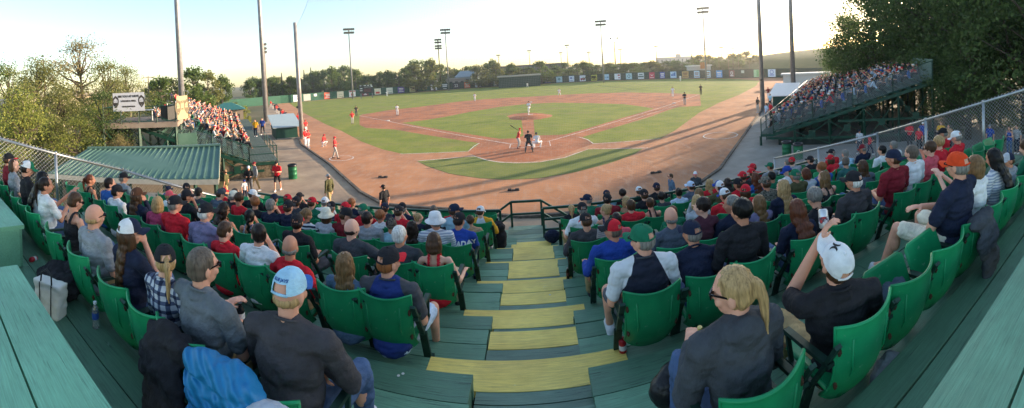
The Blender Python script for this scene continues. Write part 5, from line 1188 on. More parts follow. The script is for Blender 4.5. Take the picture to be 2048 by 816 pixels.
# ------------------------------------------------------------------ grandstand audience, traced head by head
# head px, row (0 = top), sex, hair, hair colour, cap, shirt, sleeve, pose, trousers, flags
AUD = """
12,310 0 m short brown black/red maroon s l jeans
28,330 0 f bob brown - grey s l jeans
59,328 0 m short darkbrown white/green/green black s l jeans
78,349 0 f long black - white s l jeans
95,364 0 f pony darkbrown - white s p jeans
141,379 0 f short brown - black t l jeans G
195,435 0 m fringe blonde - grey s l S:khaki G
265,445 0 f long brown white/navy/navy navy s m jeans
345,475 0 f pony blonde black plaid l l jeans
222,390 1 m short darkbrown black white s l jeans G
170,355 1 f pony auburn - black t l jeans
201,360 1 m short darkbrown - blue s l jeans
232,360 2 m short grey black grey s l jeans
262,385 1 m long brown brown navy l m jeans
302,402 1 f bob blonde - magenta s l jeans
337,403 1 m short grey black red s l jeans
393,418 1 m short white black lavender s l jeans
430,455 1 f short brown - red s l jeans
510,465 1 m short darkbrown - white s l greyshorts
561,488 1 m fringe grey - red s s khaki
680,535 1 f wavy darkblonde - denim l l jeans
303,369 3 m short brown navy blue s l jeans K
322,385 2 f short blonde pink white s l jeans K
364,389 2 m short darkbrown black black s m jeans
377,377 3 m short brown black lightgrey s l jeans
400,390 3 m short darkbrown - darkgrey s l jeans
424,390 3 m short brown darkgrey slate s l jeans
443,385 4 m short ginger navy/red/red red s l jeans
463,389 4 m short brown - black s m jeans
479,396 3 m short grey cream black l l jeans
438,416 2 f long darkbrown - tan t l jeans G
490,430 2 f braid black - floral t l jeans
516,405 3 f curly brown - red s o jeans
538,394 4 m short brown white black s l jeans
554,413 3 f curly ginger - black s l jeans
565,400 4 m short brown navy black s l jeans
581,417 3 m short grey - navy s l jeans
594,393 5 m short darkbrown black black s l jeans
610,409 4 m short brown red/red red s l jeans
625,408 4 m short brown black darkgrey s l jeans
645,405 5 m short grey white white s l jeans
627,421 3 m short brown black navy s l jeans
640,433 3 f pony darkblonde - stripe l o jeans
662,431 3 f bob brown hat:cream lightgrey s l jeans
675,411 4 m short brown red green s l jeans
691,418 4 m short grey black darkstripe s l jeans
700,415 5 m short ginger - navy s l jeans
732,419 4 m short brown red red s l jeans
740,434 3 m short brown black darkred s l jeans
763,439 3 m short darkbrown - grey l l jeans G
696,455 2 m fringe darkbrown - darkgrey s o greyshorts
586,442 2 m short darkbrown black/red black s l S:greyshorts
773,417 5 m short brown navy darkgrey s l jeans
795,418 5 m short grey black navy s l jeans
808,425 4 m short grey green red s l jeans
835,425 4 m short brown black red s l jeans
868,420 5 f bob greybrown - navy s l jeans
871,431 4 f bun blonde - navy s l jeans K
897,423 5 f curly blonde - red s l jeans
886,441 3 m short grey hat:white whitestripe s l jeans
777,458 3 f curly greybrown black skyblue s l jeans
796,469 2 m short white - darkgrey s s khaki
831,439 4 f curly ginger - white s l jeans
838,456 3 f wavy darkbrown - white s l jeans
860,490 2 f bob brown - red T s beige
901,458 3 m short darkbrown black royal s l jeans
923,433 4 f bob black - black s l jeans
938,420 4 m short brown navy skyblue s s greyshorts
953,433 4 m curly brown - tan s l jeans K
973,422 5 m short brown white yellowsleeve l s black
1122,420 5 f pony blonde - black s m jeans K
1134,427 5 m short grey navy green l l magenta
1167,417 4 m short grey black white s s khaki
1183,417 5 m short darkbrown black maroon s l jeans
1199,424 5 f bob blonde - tan s l jeans
1212,431 4 f bun blonde - darkstripe t l jeans
1220,411 5 m short brown black black s l jeans
1230,402 6 m short brown navy lightblue l l jeans
1174,449 3 m short brown black/red/black charcoal l s black
1238,440 3 f short darkbrown - pink s l jeans
1265,426 4 m short brown - red s l jeans
1267,406 6 f curly darkbrown - burgundy s l jeans
1274,395 6 m short brown white black s l jeans
1299,408 5 f curly darkbrown - darkgrey s l jeans
1308,397 6 m short brown navy black s l jeans
1313,418 4 f short brown - black t l jeans
1229,466 2 m short greybrown red/black/black royal l s khaki
1353,387 5 f bun darkbrown - paleblue l l jeans
1357,420 3 m short auburn - green s l jeans K
1384,424 2 m fringe grey - slate s s jeans
1417,410 2 f curly darkbrown - burgundy s l jeans
1440,414 2 m short grey - navy s l jeans
1419,455 1 m short grey navy navy s l jeans
1401,410 3 f bob blonde - lightgrey s l jeans
1410,370 5 m short brown paleblue slate s k greyshorts
1417,378 5 f wavy blonde - red s l jeans
1423,390 4 f long darkblonde - lightgrey s l jeans
1436,372 5 f long darkbrown - black s l jeans
1451,369 4 m short brown white/royal/royal olive s l jeans
1466,365 5 m short brown red black s l jeans
1481,357 5 m short brown red darkgrey s l jeans
1477,369 4 m short brown black red s l jeans
1507,356 4 f long auburn - blue s l jeans
1521,345 6 m short brown red red s l jeans
1544,341 6 m short brown green grey s l jeans
1548,351 4 f short black - green s l jeans
1541,366 3 m short brown camo camo s l jeans
1572,342 4 m short brown royal white s l jeans
1598,348 3 m short grey green olive s l jeans
1579,330 6 m short grey - black s l jeans
1602,326 5 m short brown red grey s l jeans
1630,321 5 m short darkbrown black black s l jeans
1637,346 3 f bob auburn - lightgrey s l jeans
1665,329 3 m curly ginger - blue s l jeans
1678,348 2 f wavy darkblonde - black t l jeans
1682,325 4 f bob brown red red s l jeans
1705,325 3 m short greybrown - teal s l jeans G
1713,303 5 m short grey black red s l jeans
1731,302 4 m short grey - lightblue s l jeans
1742,329 2 m long brown - slate s l jeans G
1719,356 1 m short white black charcoal l l jeans
1671,381 1 f curly grey - black s l jeans
1562,375 2 f wavy blonde - navy s l jeans
1531,401 2 f long darkblonde - lavender l l jeans
1607,414 1 f long auburn - navy s l jeans
1487,414 1 m curly black - black l l jeans
1477,388 3 m short brown white/royal/royal red s l jeans
1490,386 3 f bob brown red red s l jeans
1802,304 1 m short brown navy< maroon s l jeans
1800,290 3 m short grey - white s l jeans
1832,294 1 m short greybrown - white s l jeans
1871,287 1 f curly brown - pink s l jeans G
1896,277 1 f curly blonde - red s l jeans G
1923,269 1 m short grey white red s l jeans
1938,246 2 m short grey black red s l jeans
1790,277 4 m short grey maroon navy s l jeans
1771,304 3 m short black - white s l jeans
1930,308 0 f bob darkblonde - white s p jeans
1982,312 0 f long black - whitestripe s l jeans
2013,290 0 m short brown navy/lightgrey/lightgrey grey s l jeans K
2047,306 0 f curly brown - green l l jeans
"""
rowD = [1.86]+[3.1+1.218*k for k in range(6)]
rowh = [1.25, 1.57, 1.93, 2.25, 2.58, 2.90, 3.22]
people = []
for ln in AUD.strip().splitlines():
    t = ln.split(); px, py = map(float, t[0].split(',')); j = int(t[1]); d = ray(px, py); k = rowD[j]/d.y
    people.append(dict(px=px, py=py, j=j, x=d.x*k, h=-d.z*k, sex=t[2], hair=t[3], hc=t[4], cap=None if t[5] == '-' else t[5], shirt=t[6], sl=t[7], pose=t[8], bot=t[9], fl=t[10] if len(t) > 10 else ''))
HERO = [(405,530,0),(565,575,0),(765,520,1),(1293,475,1),(1475,575,0),(1675,525,0),(1907,329,0)]
for px, py, j in HERO:
    d = ray(px, py); k = rowD[j]/d.y; people.append(dict(px=px, py=py, j=j, x=d.x*k, h=-d.z*k, hero=True))
# keep neighbours in a row a seat apart
seats = {}
for side in (-1, 1):
    for j in range(7):
        row = sorted([p for p in people if p['j'] == j and p['x']*side > 0], key=lambda p: abs(p['x']))
        lim = .42; a0 = 1.26 if side < 0 else .62+.02
        for p in row: p['ax'] = abs(p['x'])
        for it in range(60):
            for a, b in zip(row[:-1], row[1:]):
                g = b['ax']-a['ax']
                if g < lim:
                    c = (lim-g)/2
                    if a.get('hero'): b['ax'] += lim-g
                    elif b.get('hero'): a['ax'] -= lim-g
                    else: a['ax'] -= c; b['ax'] += c
            if row and row[0]['ax'] < a0 and not row[0].get('hero'): row[0]['ax'] = a0
            for p in row: p['ax'] = min(p['ax'], 7.75 if side < 0 else 7.6)
        for i, p in enumerate(row): p['x'] = side*p['ax']
        row.sort(key=lambda p: p['ax'])
        pos = [p['ax'] for p in row]; allp = [(a, 0) for a in pos]
        edge0, edge1 = (1.26, 7.75) if side < 0 else (.70, 7.5)
        if j == 0: edge0, edge1 = (1.20, 8.0) if side < 0 else (.95, 6.9)
        ext = [edge0-.5]+sorted(pos)+[edge1+.5]
        for a, b in zip(ext[:-1], ext[1:]):
            n = int((b-a)/.50)-1
            if n > 0: allp += [(a+(b-a)*(i+1)/(n+1), 1) for i in range(n)]
        allp.sort(); seats[(side, j)] = allp
        for i, (a, e) in enumerate(allp):
            for p in row:
                if abs(p['ax']-a) < 1e-6: p['n'] = i
ROWN = ['top row','second row','third row','fourth row','fifth row','sixth row','front row']
ORD = ['first','second','third','fourth','fifth','sixth','seventh','eighth','ninth','tenth','eleventh','twelfth','thirteenth','fourteenth','fifteenth','sixteenth','seventeenth','eighteenth','nineteenth']
def where(side, j, n): return f"{ORD[n]} seat from the aisle, {ROWN[j]}, {'left' if side < 0 else 'right'} block"
# ------------------------------------------------------------------ stadium chairs
PLAS = ramp_mat('seat_plastic', [(.3,(.008,.21,.080)),(.55,(.012,.29,.11)),(.8,(.03,.36,.14))], scale=3, detail=8, rough=.36, bump=.05, bscale=14, layer=[((.14,.36,.22), 16, .66, .74, (1,3,1))])
_t = PLAS.node_tree; _b = _t.nodes['Principled BSDF']; _src = _b.inputs['Base Color'].links[0].from_socket      # each chair has faded differently
_oi = _t.nodes.new('ShaderNodeObjectInfo'); _mr = _t.nodes.new('ShaderNodeMapRange'); _mr.inputs[3].default_value = .78; _mr.inputs[4].default_value = 1.22; _t.links.new(_oi.outputs['Random'], _mr.inputs[0])
_hs = _t.nodes.new('ShaderNodeHueSaturation'); _t.links.new(_mr.outputs[0], _hs.inputs['Value']); _t.links.new(_src, _hs.inputs['Color']); _t.links.new(_hs.outputs[0], _b.inputs['Base Color'])
IRON = mat('seat_iron', (.016,.05,.036), .5, .3, var=.4, scale=14)
RUST = mat('rusty_bolt', (.07,.03,.015), .8, var=.4, scale=40)
def back_mesh():
    mb = MB(); n, m_ = 14, 8; W_ = .24
    def pt(u, v, t):                 # u -1..1 across, v 0..1 up
        x = u*W_*(.90+.10*v); z = .26+.56*v+(-.03*(1-abs(u)**3)*(1 if v > .9 else 0))+(.02*(abs(u)**2) if v > .8 else 0)
        zc = .26+.555*v-(.055*(abs(u)**4)*(1-v)**2*-1)+.018*u*u*v; y = -.225-.09*v+.085*u*u*(.6+.4*v)+.13*(1-v)**4
        return V((x, y-t, zc))
    for t in (0, .014):
        vs = [pt(-1+2*i/n, j/m_, t) for j in range(m_+1) for i in range(n+1)]
        fs = [(j*(n+1)+i, j*(n+1)+i+1, (j+1)*(n+1)+i+1, (j+1)*(n+1)+i) for j in range(m_) for i in range(n)]
        mb.add(vs, fs if t == 0 else [f[::-1] for f in fs])
    rim = [pt(-1, j/m_, .007) for j in range(m_+1)]+[pt(-1+2*i/n, 1, .007) for i in range(1, n+1)]+[pt(1, 1-j/m_, .007) for j in range(1, m_+1)]
    mb.tube(rim, .011, 6); mb.tube([pt(-1+2*i/n, 0, .007) for i in range(n+1)], .010, 6)
    for u in (-.62, .62): mb.tube([pt(u, .06, .02), pt(u*.97, .5, .022), pt(u*1.02, .86, .016)], .007, 5)
    mb.cur = 1
    for s in (-1,1):
        for vv in (.30,.74): q = pt(s*.93, vv, .014); mb.ell(q, (.015,.012,.03), 6, 5); mb.ell(q+V((0,-.012,0)), (.007,.006,.007), 6, 4)
    return mb.mesh('backrest', True)
def pan_mesh(up):
    mb = MB(); n = 8; M = Matrix.Translation((0,-.12,.41)) @ Matrix.Rotation(radians(68 if up else 4), 4, 'X') @ Matrix.Translation((0,.12,-.35))
    for t in (0, -.03):
        vs = [M @ V((-.215+.43*i/n, -.12+.40*j/n, .35-.022*cos((i/n-.5)*pi)*sin(j/n*pi)+t)) for j in range(n+1) for i in range(n+1)]
        fs = [(j*(n+1)+i, j*(n+1)+i+1, (j+1)*(n+1)+i+1, (j+1)*(n+1)+i) for j in range(n) for i in range(n)]; mb.add(vs, fs if t == 0 else [f[::-1] for f in fs])
    b = [M @ V((x,y,.335)) for x, y in ((-.215,-.12),(-.215,.26),(-.18,.285),(.18,.285),(.215,.26),(.215,-.12))]; mb.tube(b, .017, 6); return mb.mesh('seat_pan', True)
def std_mesh(s):
    mb = MB(); x = s*.262; mb.bar((x,-.28,.76),(x,-.03,.38),.022,.045,up=(1,0,0)); mb.bar((x,-.03,.40),(x,.12,.0),.022,.07,up=(1,0,0)); mb.box((x-.02,.06,0),(x+.02,.24,.02)); mb.bar((x,-.06,.41),(x,.20,.41),.02,.03,up=(1,0,0)); mb.bar((x,.16,.41),(x,.19,.58),.02,.03,up=(1,0,0)); return mb.mesh('leg')
def arm_mesh(s): mb = MB(); x = s*.262; mb.bar((x,-.22,.62),(x,.20,.60),.045,.025); mb.bar((x,.20,.60),(x,.225,.565),.045,.025); return mb.mesh('armrest')
BM, PM0, PM1, LM_, LM2, AM, AM2 = back_mesh(), pan_mesh(False), pan_mesh(True), std_mesh(-1), std_mesh(1), arm_mesh(-1), arm_mesh(1)
BM.materials.append(PLAS); BM.materials.append(RUST)
for me, mt in ((PM0,PLAS),(PM1,PLAS),(LM_,IRON),(LM2,IRON),(AM,IRON),(AM2,IRON)): me.materials.append(mt)
def seatpos(side, j, a):
    off = -.28 if j == 0 else (.06 if side < 0 else .0)
    return V((X0+side*a*(.935 if j == 0 else 1), stp(2.03+1.218*j+off), deck_z(j)))
for (side, j), lst in seats.items():
    for i, (a, emp) in enumerate(lst):
        c = empty('stadium_chair', seatpos(side, j, a), rnd.uniform(-.03, .03), label=f"{'empty ' if emp else ''}green plastic chair, {where(side, j, i)}", cat='chair', group='green stadium chairs')
        link('backrest', BM, None, c); link('seat_pan', PM1 if emp and (side, j, i) not in ((1,0,4),(1,0,5)) else PM0, None, c)
        outer = side; link('leg', LM_ , None, c)
        link('leg', LM2, None, c); link('armrest', AM, None, c); link('armrest', AM2, None, c)
        if i == 0 and j >= 1:
            k = textmesh('ABCDEFG'[j], .055, WHITE, c, facing(V((-side*.276,.06,.18)), V((-side,-.35,0))), name='row_letter', ext=.001, bold=.002)
SHN = dict(s='t-shirt', l='long sleeves', t='tank top', T='tank top')
def desc(p):
    hn = {'short':'short {} hair','fringe':'balding {} hair','curly':'curly {} hair','bob':'{} bob','long':'long {} hair','wavy':'wavy {} hair','pony':'{} ponytail','braid':'{} braid','bun':'{} tied-up hair'}[p['hair']].format(p['hc'].replace('dark','dark ').replace('greybrown','grey-brown'))
    if p['cap']:
        c = p['cap'].rstrip('<').replace('hat:',''); cs = []
        for q in c.split('/'):
            if q not in cs: cs.append(q)
        hn = ' and '.join(cs[:2])+(' hat' if 'hat:' in p['cap'] else ' cap')
    s = {'yellowsleeve':'white and yellow','whitestripe':'white striped','darkstripe':'dark striped','stripe':'striped','floral':'floral','camo':'camouflage','plaid':'plaid'}.get(p['shirt'], p['shirt'])
    return s, hn
for p in people:
    if p.get('hero'): continue
    side = -1 if p['x'] < 0 else 1; s, hn = desc(p); kid = 'K' in p['fl']
    lab = f"person in {s} top, {hn}, {where(side, p['j'], p['n'])}"
    while len(lab.split()) > 16: lab = lab.replace(' seat from the aisle', ' from aisle').replace(' from aisle, ', ' from aisle, ') if ' seat from the aisle' in lab else lab.replace(', '+hn, '', 1)
    R = random.Random(int(p['px']*7+p['py'])); fem = p['sex'] == 'f'
    lean = R.choice([-.09,-.09,.08]); hy = R.choice([-.4,0,0,.4]) if p['px'] > 400 else R.choice([0,.4])
    if p['px'] > 1350: hy = R.choice([-.4,0])
    ps = p['pose']; hp = R.choice([0,0,0,-.3])
    if ps == 'l' and p['px'] > 300: ps = R.choice(['l','l','l','s','c','k','m','b'])
    if R.random() < .12: hy = R.choice([-.95,.95])
    if ps == 'k': lean = .38
    legs = ('w' if lean < 0 else 'n') if not fem else 'n'
    if ps in 'mpods': lean = -.09
    sc = .80 if kid else R.uniform(.97, 1.05)*(.95 if fem else 1.0)
    kw = dict(lean=lean, arms=ps, hy=hy, hp=hp, legs=legs)
    Jh = seated(**kw)['H']
    hd = 2.03+1.218*p['j']+(-.28 if p['j'] == 0 else 0)+Jh.y*sc; f = hd/rowD[p['j']]
    hz_ = H-p['h']*f; z = hz_-Jh.z*sc; dz = deck_z(p['j']); z = max(dz-.05, min(dz+.10, z))
    loc = V((X0+p['x']*(.935 if p['j'] == 0 else 1), stp(hd)-Jh.y*sc, z))
    sl = p['sl'].lower(); 
    figure(loc, R.uniform(-.12,.12), ('sit', kw), p['sex'], p['hair'], p['hc'], p['cap'], p['shirt'], sl if sl in 'slt' else 's', p['bot'], lab, 'seated audience in the grandstand', scale=sc, belly=0 if fem else R.choice([0,0,.03]), glasses='dark' if 'G' in p['fl'] else None, vox=.011 if p['j'] < 2 else .0165, skin=R.randrange(3), shoe=R.choice(['white','black','grey','navy']))
# ------------------------------------------------------------------ the nearest people, posed one by one
def decal(s, size, mt, target, M, name='lettering', off=.004, sx=1, bold=.0):
    """lettering laid onto the surface of a garment; M places it in the target's local space, facing +z of M"""
    o = textmesh(s, size, mt, target, M, name=name, ext=0, sx=sx, bold=bold); me = o.data
    bm = bmesh.new(); bm.from_mesh(me); bmesh.ops.triangulate(bm, faces=bm.faces[:])
    bmesh.ops.subdivide_edges(bm, edges=[e for e in bm.edges if e.calc_length() > size*.12], cuts=1, use_grid_fill=False)
    t = BVHTree.FromPolygons([v.co for v in target.data.vertices], [p.vertices for p in target.data.polygons]); z = (M.to_3x3() @ V((0,0,1))).normalized()
    for v in bm.verts:
        hit = t.ray_cast(v.co+z*.3, -z)
        if hit[0] is not None: v.co = hit[0]+z*off
        else: v.tag = True
    bmesh.ops.delete(bm, geom=[v for v in bm.verts if v.tag], context='VERTS')
    bm.to_mesh(me); bm.free(); return o
def hero(i, J, name, **kw):
    p = [q for q in people if q.get('hero')][i]; side = -1 if p['x'] < 0 else 1; sc = kw.pop('scale', 1.0); dy = kw.pop('dy', 0); rz = kw.pop('rz', 0); dxx = kw.pop('dx', 0)
    hd = 2.03+1.218*p['j']+(-.28 if p['j'] == 0 else 0)+J['H'].y*sc+dy; f = hd/rowD[p['j']]
    z = H-p['h']*f-J['H'].z*sc; dz = deck_z(p['j']); z = max(dz-.20, min(dz+.12, z))
    return figure(V((X0+p['x']*(.935 if p['j'] == 0 else 1)+dxx, stp(hd)-J['H'].y*sc, z)), rz, None, J=J, custom=name, group='seated audience in the grandstand', scale=sc, vox=.0075, **kw)[0]
def J_(**kw): return seated(**kw)
# silver-haired man in the heather tee
J = J_(lean=-.02, arms='b', hy=.25, legs='w', w=.205)
h1 = hero(0, J, 'a', sex='m', hair='short', hairc='greybrown', cap=None, shirt='heather', sleeve='s', bottom='khaki', belly=.03, glasses='clear', label='person with short grey hair and glasses in heather grey t-shirt holding a dark bottle', scale=1.06)
J = J_(lean=.10, arms='c', hy=.12, hp=-.05, legs='w', w=.215)
h2 = hero(1, J, 'b', sex='m', hair='fringe', hairc='blonde', cap='lightblue/blue', shirt='charcoal', sleeve='l', bottom='jeans', belly=.04, label='person in light blue cap and charcoal long-sleeved shirt with arms folded', scale=1.08, rz=.12)
J = J_(lean=-.04, arms='l', hy=-.35, legs='w', w=.21)
J['hy'] = .55
h3 = hero(2, J, 'c', sex='m', hair='short', hairc='ginger', cap='black/red/black', shirt='raglan', sleeve='s', bottom='S:paleblue', belly=.05, label='person in royal blue shirt with dark grey sleeves and black cap with red brim', scale=1.06, shoe='black')
J = J_(lean=-.03, arms='l', hy=-.75, legs='w', w=.215)
h4 = hero(3, J, 'd', sex='m', hair='short', hairc='grey', cap='green', shirt='whitenavy', sleeve='s', bottom='S:greyshorts', belly=.05, glasses='dark', label='person in green cap and navy shirt with white sleeves, head turned left', scale=1.08)
J = J_(lean=.06, arms='b', hy=-.85, hp=-.1, legs='n', w=.185)
h5 = hero(4, J, 'e', sex='f', hair='pony', hairc='blonde', cap=None, shirt='darkgrey', sleeve='l', bottom='jeans', glasses='clear', loose=.016, label='person with blonde ponytail in dark grey hooded sweatshirt, holding a small bottle', scale=1.10)
J = J_(lean=-.16, arms='d', hy=-.30, hp=.75, legs='w', w=.21); J['curl'] = .75
J6_ = J; h6 = hero(5, J, 'f', sex='m', hair='short', hairc='brown', cap='white', shirt='black', sleeve='s', bottom='khaki', label='person in white cap and black t-shirt tipping head back to drink from a can', scale=1.08, rz=-.42, dy=.04)
J = J_(lean=-.10, arms='c', hy=0, legs='n', w=.215); J['kL'] = V((-.20,.46,.47)); J['aL'] = V((-.22,.62,.09))
h7 = hero(6, J, 'g', sex='m', hair='short', hairc='grey', cap='orange', shirt='navy', sleeve='s', bottom='S:cream', belly=.07, glasses='dark', label='person in bright orange cap, sunglasses and navy polo with arms crossed', scale=1.08)
def child(o, n): return [c for c in o.children if c.name.split('.')[0] == n][0]
BLUEP = mat('thread_blue', (.02,.09,.30), .6, var=0); BLK = mat('print_black', (.02,.02,.02), .6, var=0)
c = child(h2, 'cap'); decal('BLUE JAYS', .019, BLUEP, c, facing(V((.0,-.2,.112)), V((0,-1,.25))), off=.003, bold=.0008, sx=1.0)
c = child(h6, 'cap'); decal(')(', .045, BLK, c, facing(V((-.05,.10,.20)), V((-.25,.45,1))), off=.003, bold=.003, sx=1.4)
# lettering on the blue jersey: third row left
for o in [q for q in bpy.data.objects if q.name.startswith('person') and q.get('label', '').startswith('person in royal top, black cap')]:
    sh = child(o, 'shirt'); zt_ = max(v.co.z for v in sh.data.vertices); decal('HALLADAY', .098, WHITE, sh, facing(V((0,-.6,zt_-.115)), V((0,-1,.1))), off=.008, bold=.004, sx=1.0); decal('32', .22, WHITE, sh, facing(V((0,-.6,zt_-.27)), V((0,-1,0))), off=.008, bold=.004)
for o in [q for q in bpy.data.objects if q.name.startswith('person') and q.get('label', '').startswith('person in navy top, short grey hair') and 'second' not in q.get('label') and 'right' in q.get('label') and 'third row' in q.get('label')]:
    sh = child(o, 'shirt'); zt_ = max(v.co.z for v in sh.data.vertices); decal('wmbl', .06, WHITE, sh, facing(V((0,-.6,zt_-.13)), V((0,-1,.1))), off=.008, bold=.001)
# hood string of hair tie
MB().ell((0,-.118,.045), (.032,.014,.030), 12, 8).build('hair_tie', mat('tie_blue', (.05,.22,.5), .5, var=0), h5).matrix_local = child(h5,'hair').matrix_local.copy()
# ------------------------------------------------------------------ things held, worn or left about
def wpt(o, v): bpy.context.view_layer.update(); return o.matrix_world @ v
def bottle(loc, label, liquid, capc, lab, M=None, hgt=.22, r=.031, name='bottle', emptyb=False):
    root = empty(name, loc, label=label, cat='bottle')
    if M is not None: root.rotation_euler = M
    mb = MB(); mb.lathe([(.0,0),(r*.9,0),(r,.01),(r*.94,hgt*.3),(r,hgt*.35),(r,hgt*.62),(r*.85,hgt*.74),(r*.42,hgt*.88),(r*.40,hgt*.93)], 16, cap=False); mb.build('shell', liquid, root, smooth=True)
    MB().lathe([(r*.5,hgt*.92),(r*.5,hgt),(0,hgt)], 12, cap=False).build('cap', mat('cap_'+capc, capc, .4, var=0), root); MB().lathe([(r*1.01,hgt*.36),(r*1.01,hgt*.60)], 16, cap=False).build('label_band', mat('band_'+lab, lab, .4, var=.2, scale=20), root); return root
CLEAR = mat('clear_plastic', (.72,.78,.80), .08, var=0, trans=.85, spec=.6); COLA = mat('cola', (.03,.012,.008), .12, var=0)
bottle(P(192,655,deck_z(-1)), 'clear water bottle with blue label standing on the green planks', CLEAR, '#e8eef4', '#2a4f9a')
bottle(P(1136,558,H-(2.5+.316*2)), 'small dark cola bottle standing on the wooden step beside the aisle', COLA, '#b0a8a0', '#5a3030', hgt=.17, r=.024)
J5 = wpt(h5, V((-.06,.33,.64))); bottle(J5-V((0,0,.12)), 'clear plastic bottle with pale gold cap held by the person in the grey hoodie', CLEAR, '#c9b46a', '#c86a70')
J1 = wpt(h1, V((-.03,.34,.60))); bottle(J1-V((0,0,.08)), 'black bottle held in the lap of the grey-haired person in glasses', mat('black_gloss', (.01,.01,.012), .2, var=0), '#101012', '#d8d8d8', hgt=.17)
def can(loc, label, body, band, rot=None):
    root = empty('drink_can', loc, label=label, cat='can'); 
    if rot: root.rotation_euler = rot
    MB().lathe([(.0,0),(.026,0),(.033,.008),(.033,.108),(.027,.12),(.0,.118)], 18, cap=False).build('can_body', body, root, smooth=True)
    MB().lathe([(.0335,.03),(.0335,.07)], 18, cap=False).build('band', band, root); return root
ALU = mat('can_silver', (.62,.63,.65), .3, .6, var=.1, scale=30); REDC = mat('can_red', (.45,.02,.03), .3, .2, var=.1); 
dv = (J6_['rL']-J6_['eL']).normalized(); cn = can(wpt(h6, J6_['rL']+dv*.10+V((-.02,.035,-.05))), 'silver beer can with dark print raised to the mouth of the drinker', ALU, ramp_mat('can_print', [(.45,(.6,.6,.62)),(.5,(.03,.04,.06)),(.62,(.5,.05,.05))], scale=30, bump=0), rot=(-.35,.25,0))
can(P(1246,704,H-(2.5+0)), 'red cola can standing at the right end of the first yellow step', REDC, mat('can_white', (.7,.7,.7), .4, var=0)); can(P(73,517,deck_z(-1)), 'crushed red can lying on the floor behind the pile of coats', REDC, mat('can_white', (.7,.7,.7), .4, var=0), rot=(1.4,0,.6))
def blob(name, label, cat, pts, mt, loc, vox=.012, fold=.02, fs=7, seed=0, groove=0, extra=None):
    mb = MB()
    for c, r in pts: mb.ell(c, r, 14, 10)
    if extra: extra(mb)
    me = remesh(mb, vox, 2, fold=fold, fs=fs, name=name, seed=seed); o = link(name, me, None, None, loc); setm(o, mt); return tag(o, label, cat)
def puffer():
    if 'puffer' in _mats: return _mats['puffer']
    mt, t, bs = newmat('puffer'); N = t.nodes; L = t.links; tc = N.new('ShaderNodeTexCoord'); wv = N.new('ShaderNodeTexWave'); wv.bands_direction = 'DIAGONAL'; wv.inputs['Scale'].default_value = 5; wv.inputs['Distortion'].default_value = 1.5; wv.wave_profile = 'SIN'
    L.new(tc.outputs['Object'], wv.inputs[0]); bp = N.new('ShaderNodeBump'); bp.inputs['Strength'].default_value = 1; bp.inputs['Distance'].default_value = .02; L.new(wv.outputs[0], bp.inputs['Height']); L.new(bp.outputs[0], bs.inputs['Normal'])
    bs.inputs['Base Color'].default_value = (.006,.20,.44,1); bs.inputs['Roughness'].default_value = .55; _mats['puffer'] = mt; return mt
_c2 = min((c for c in bpy.data.objects if c.name.startswith('stadium_chair')), key=lambda c: (c.location-h2.location).length); hx = _c2.location
def quilt(mb):
    for k in range(7): mb.ell((-.30+.012*k, -.36-.01*k, .84-.085*k), (.17,.065,.052), 12, 8)
    for k in range(6): mb.ell((-.02, -.385-.006*k, .78-.085*k), (.20,.06,.052), 12, 8)
    for k in range(5): mb.ell((-.40, -.28+.02*k, .74-.09*k), (.085,.085,.055), 12, 8)
blob('puffer_jacket', 'bright blue quilted jacket hanging over the chair of the person in light blue cap', 'jacket', [((-.16,-.33,.84),(.26,.10,.075)),((-.22,-.38,.60),(.20,.06,.22))], puffer(), hx, fold=.022, fs=7, vox=.010, extra=quilt)
blob('grey_sweater', 'light grey sweater hanging over the chair beside the blue quilted jacket', 'sweater', [((.16,-.36,.80),(.15,.08,.07)),((.19,-.41,.66),(.14,.05,.16)),((.10,-.42,.50),(.12,.045,.15))], cloth('lightgrey'), hx, fold=.025, seed=3)
def chair_at(side, j, px):
    lst = seats[(side, j)]; best = min(range(len(lst)), key=lambda i: abs(proj_px(seatpos(side, j, lst[i][0])+V((0,-.3,.8)))-px)); return seatpos(side, j, lst[best][0])
def proj_px(p):
    d = V(p)-CAM; return 1024+F*atan2(d.dot(R2), d.dot(FW))
c_ = chair_at(-1, 0, 315); blob('black_jacket', 'black jacket hanging down over the chair of the person in plaid', 'jacket', [((0,-.30,.78),(.24,.09,.10)),((-.05,-.36,.60),(.23,.07,.22)),((.05,-.38,.42),(.18,.07,.26)),((.12,-.38,.24),(.10,.06,.20)),((-.14,-.37,.40),(.09,.05,.18))], cloth('black'), c_, fold=.03, seed=5)
b0 = P(105,590,deck_z(-1)); blob('coat_pile', 'pile of black coats and a sequined black bag on the planks', 'coats', [((-.05,.12,.14),(.24,.20,.14)),((.05,.25,.16),(.20,.20,.15)),((.16,.05,.12),(.12,.20,.13)),((-.20,.05,.10),(.16,.14,.11)),((.10,.30,.22),(.13,.12,.10)),((.20,-.12,.06),(.10,.12,.07))], cloth('black'), b0, fold=.035, fs=8, seed=7)
tb = P(103,628,deck_z(-1)); tr_ = empty('tote_bag', tb, .5, label='white canvas tote bag with black piping standing on the planks', cat='bag')
def tote(mb): mb.add([(-.13,-.07,0),(.13,-.07,0),(.13,.07,0),(-.13,.07,0),(-.16,-.06,.30),(.16,-.06,.30),(.16,.06,.30),(-.16,.06,.30)], [(0,3,2,1),(4,5,6,7),(0,1,5,4),(1,2,6,5),(2,3,7,6),(3,0,4,7)])
mb = MB(); tote(mb); me = remesh(mb, .012, 4, fold=.012, fs=8, name='bag', seed=9); o = link('bag_body', me, None, tr_); setm(o, mat('canvas_white', (.70,.68,.62), .8, var=.08, bump=.2))
mb = MB()
for x in (-.06,.06): mb.tube([(x,-.078,.02),(x*1.15,-.078,.16),(x*1.2,-.072,.30)], .005, 5)
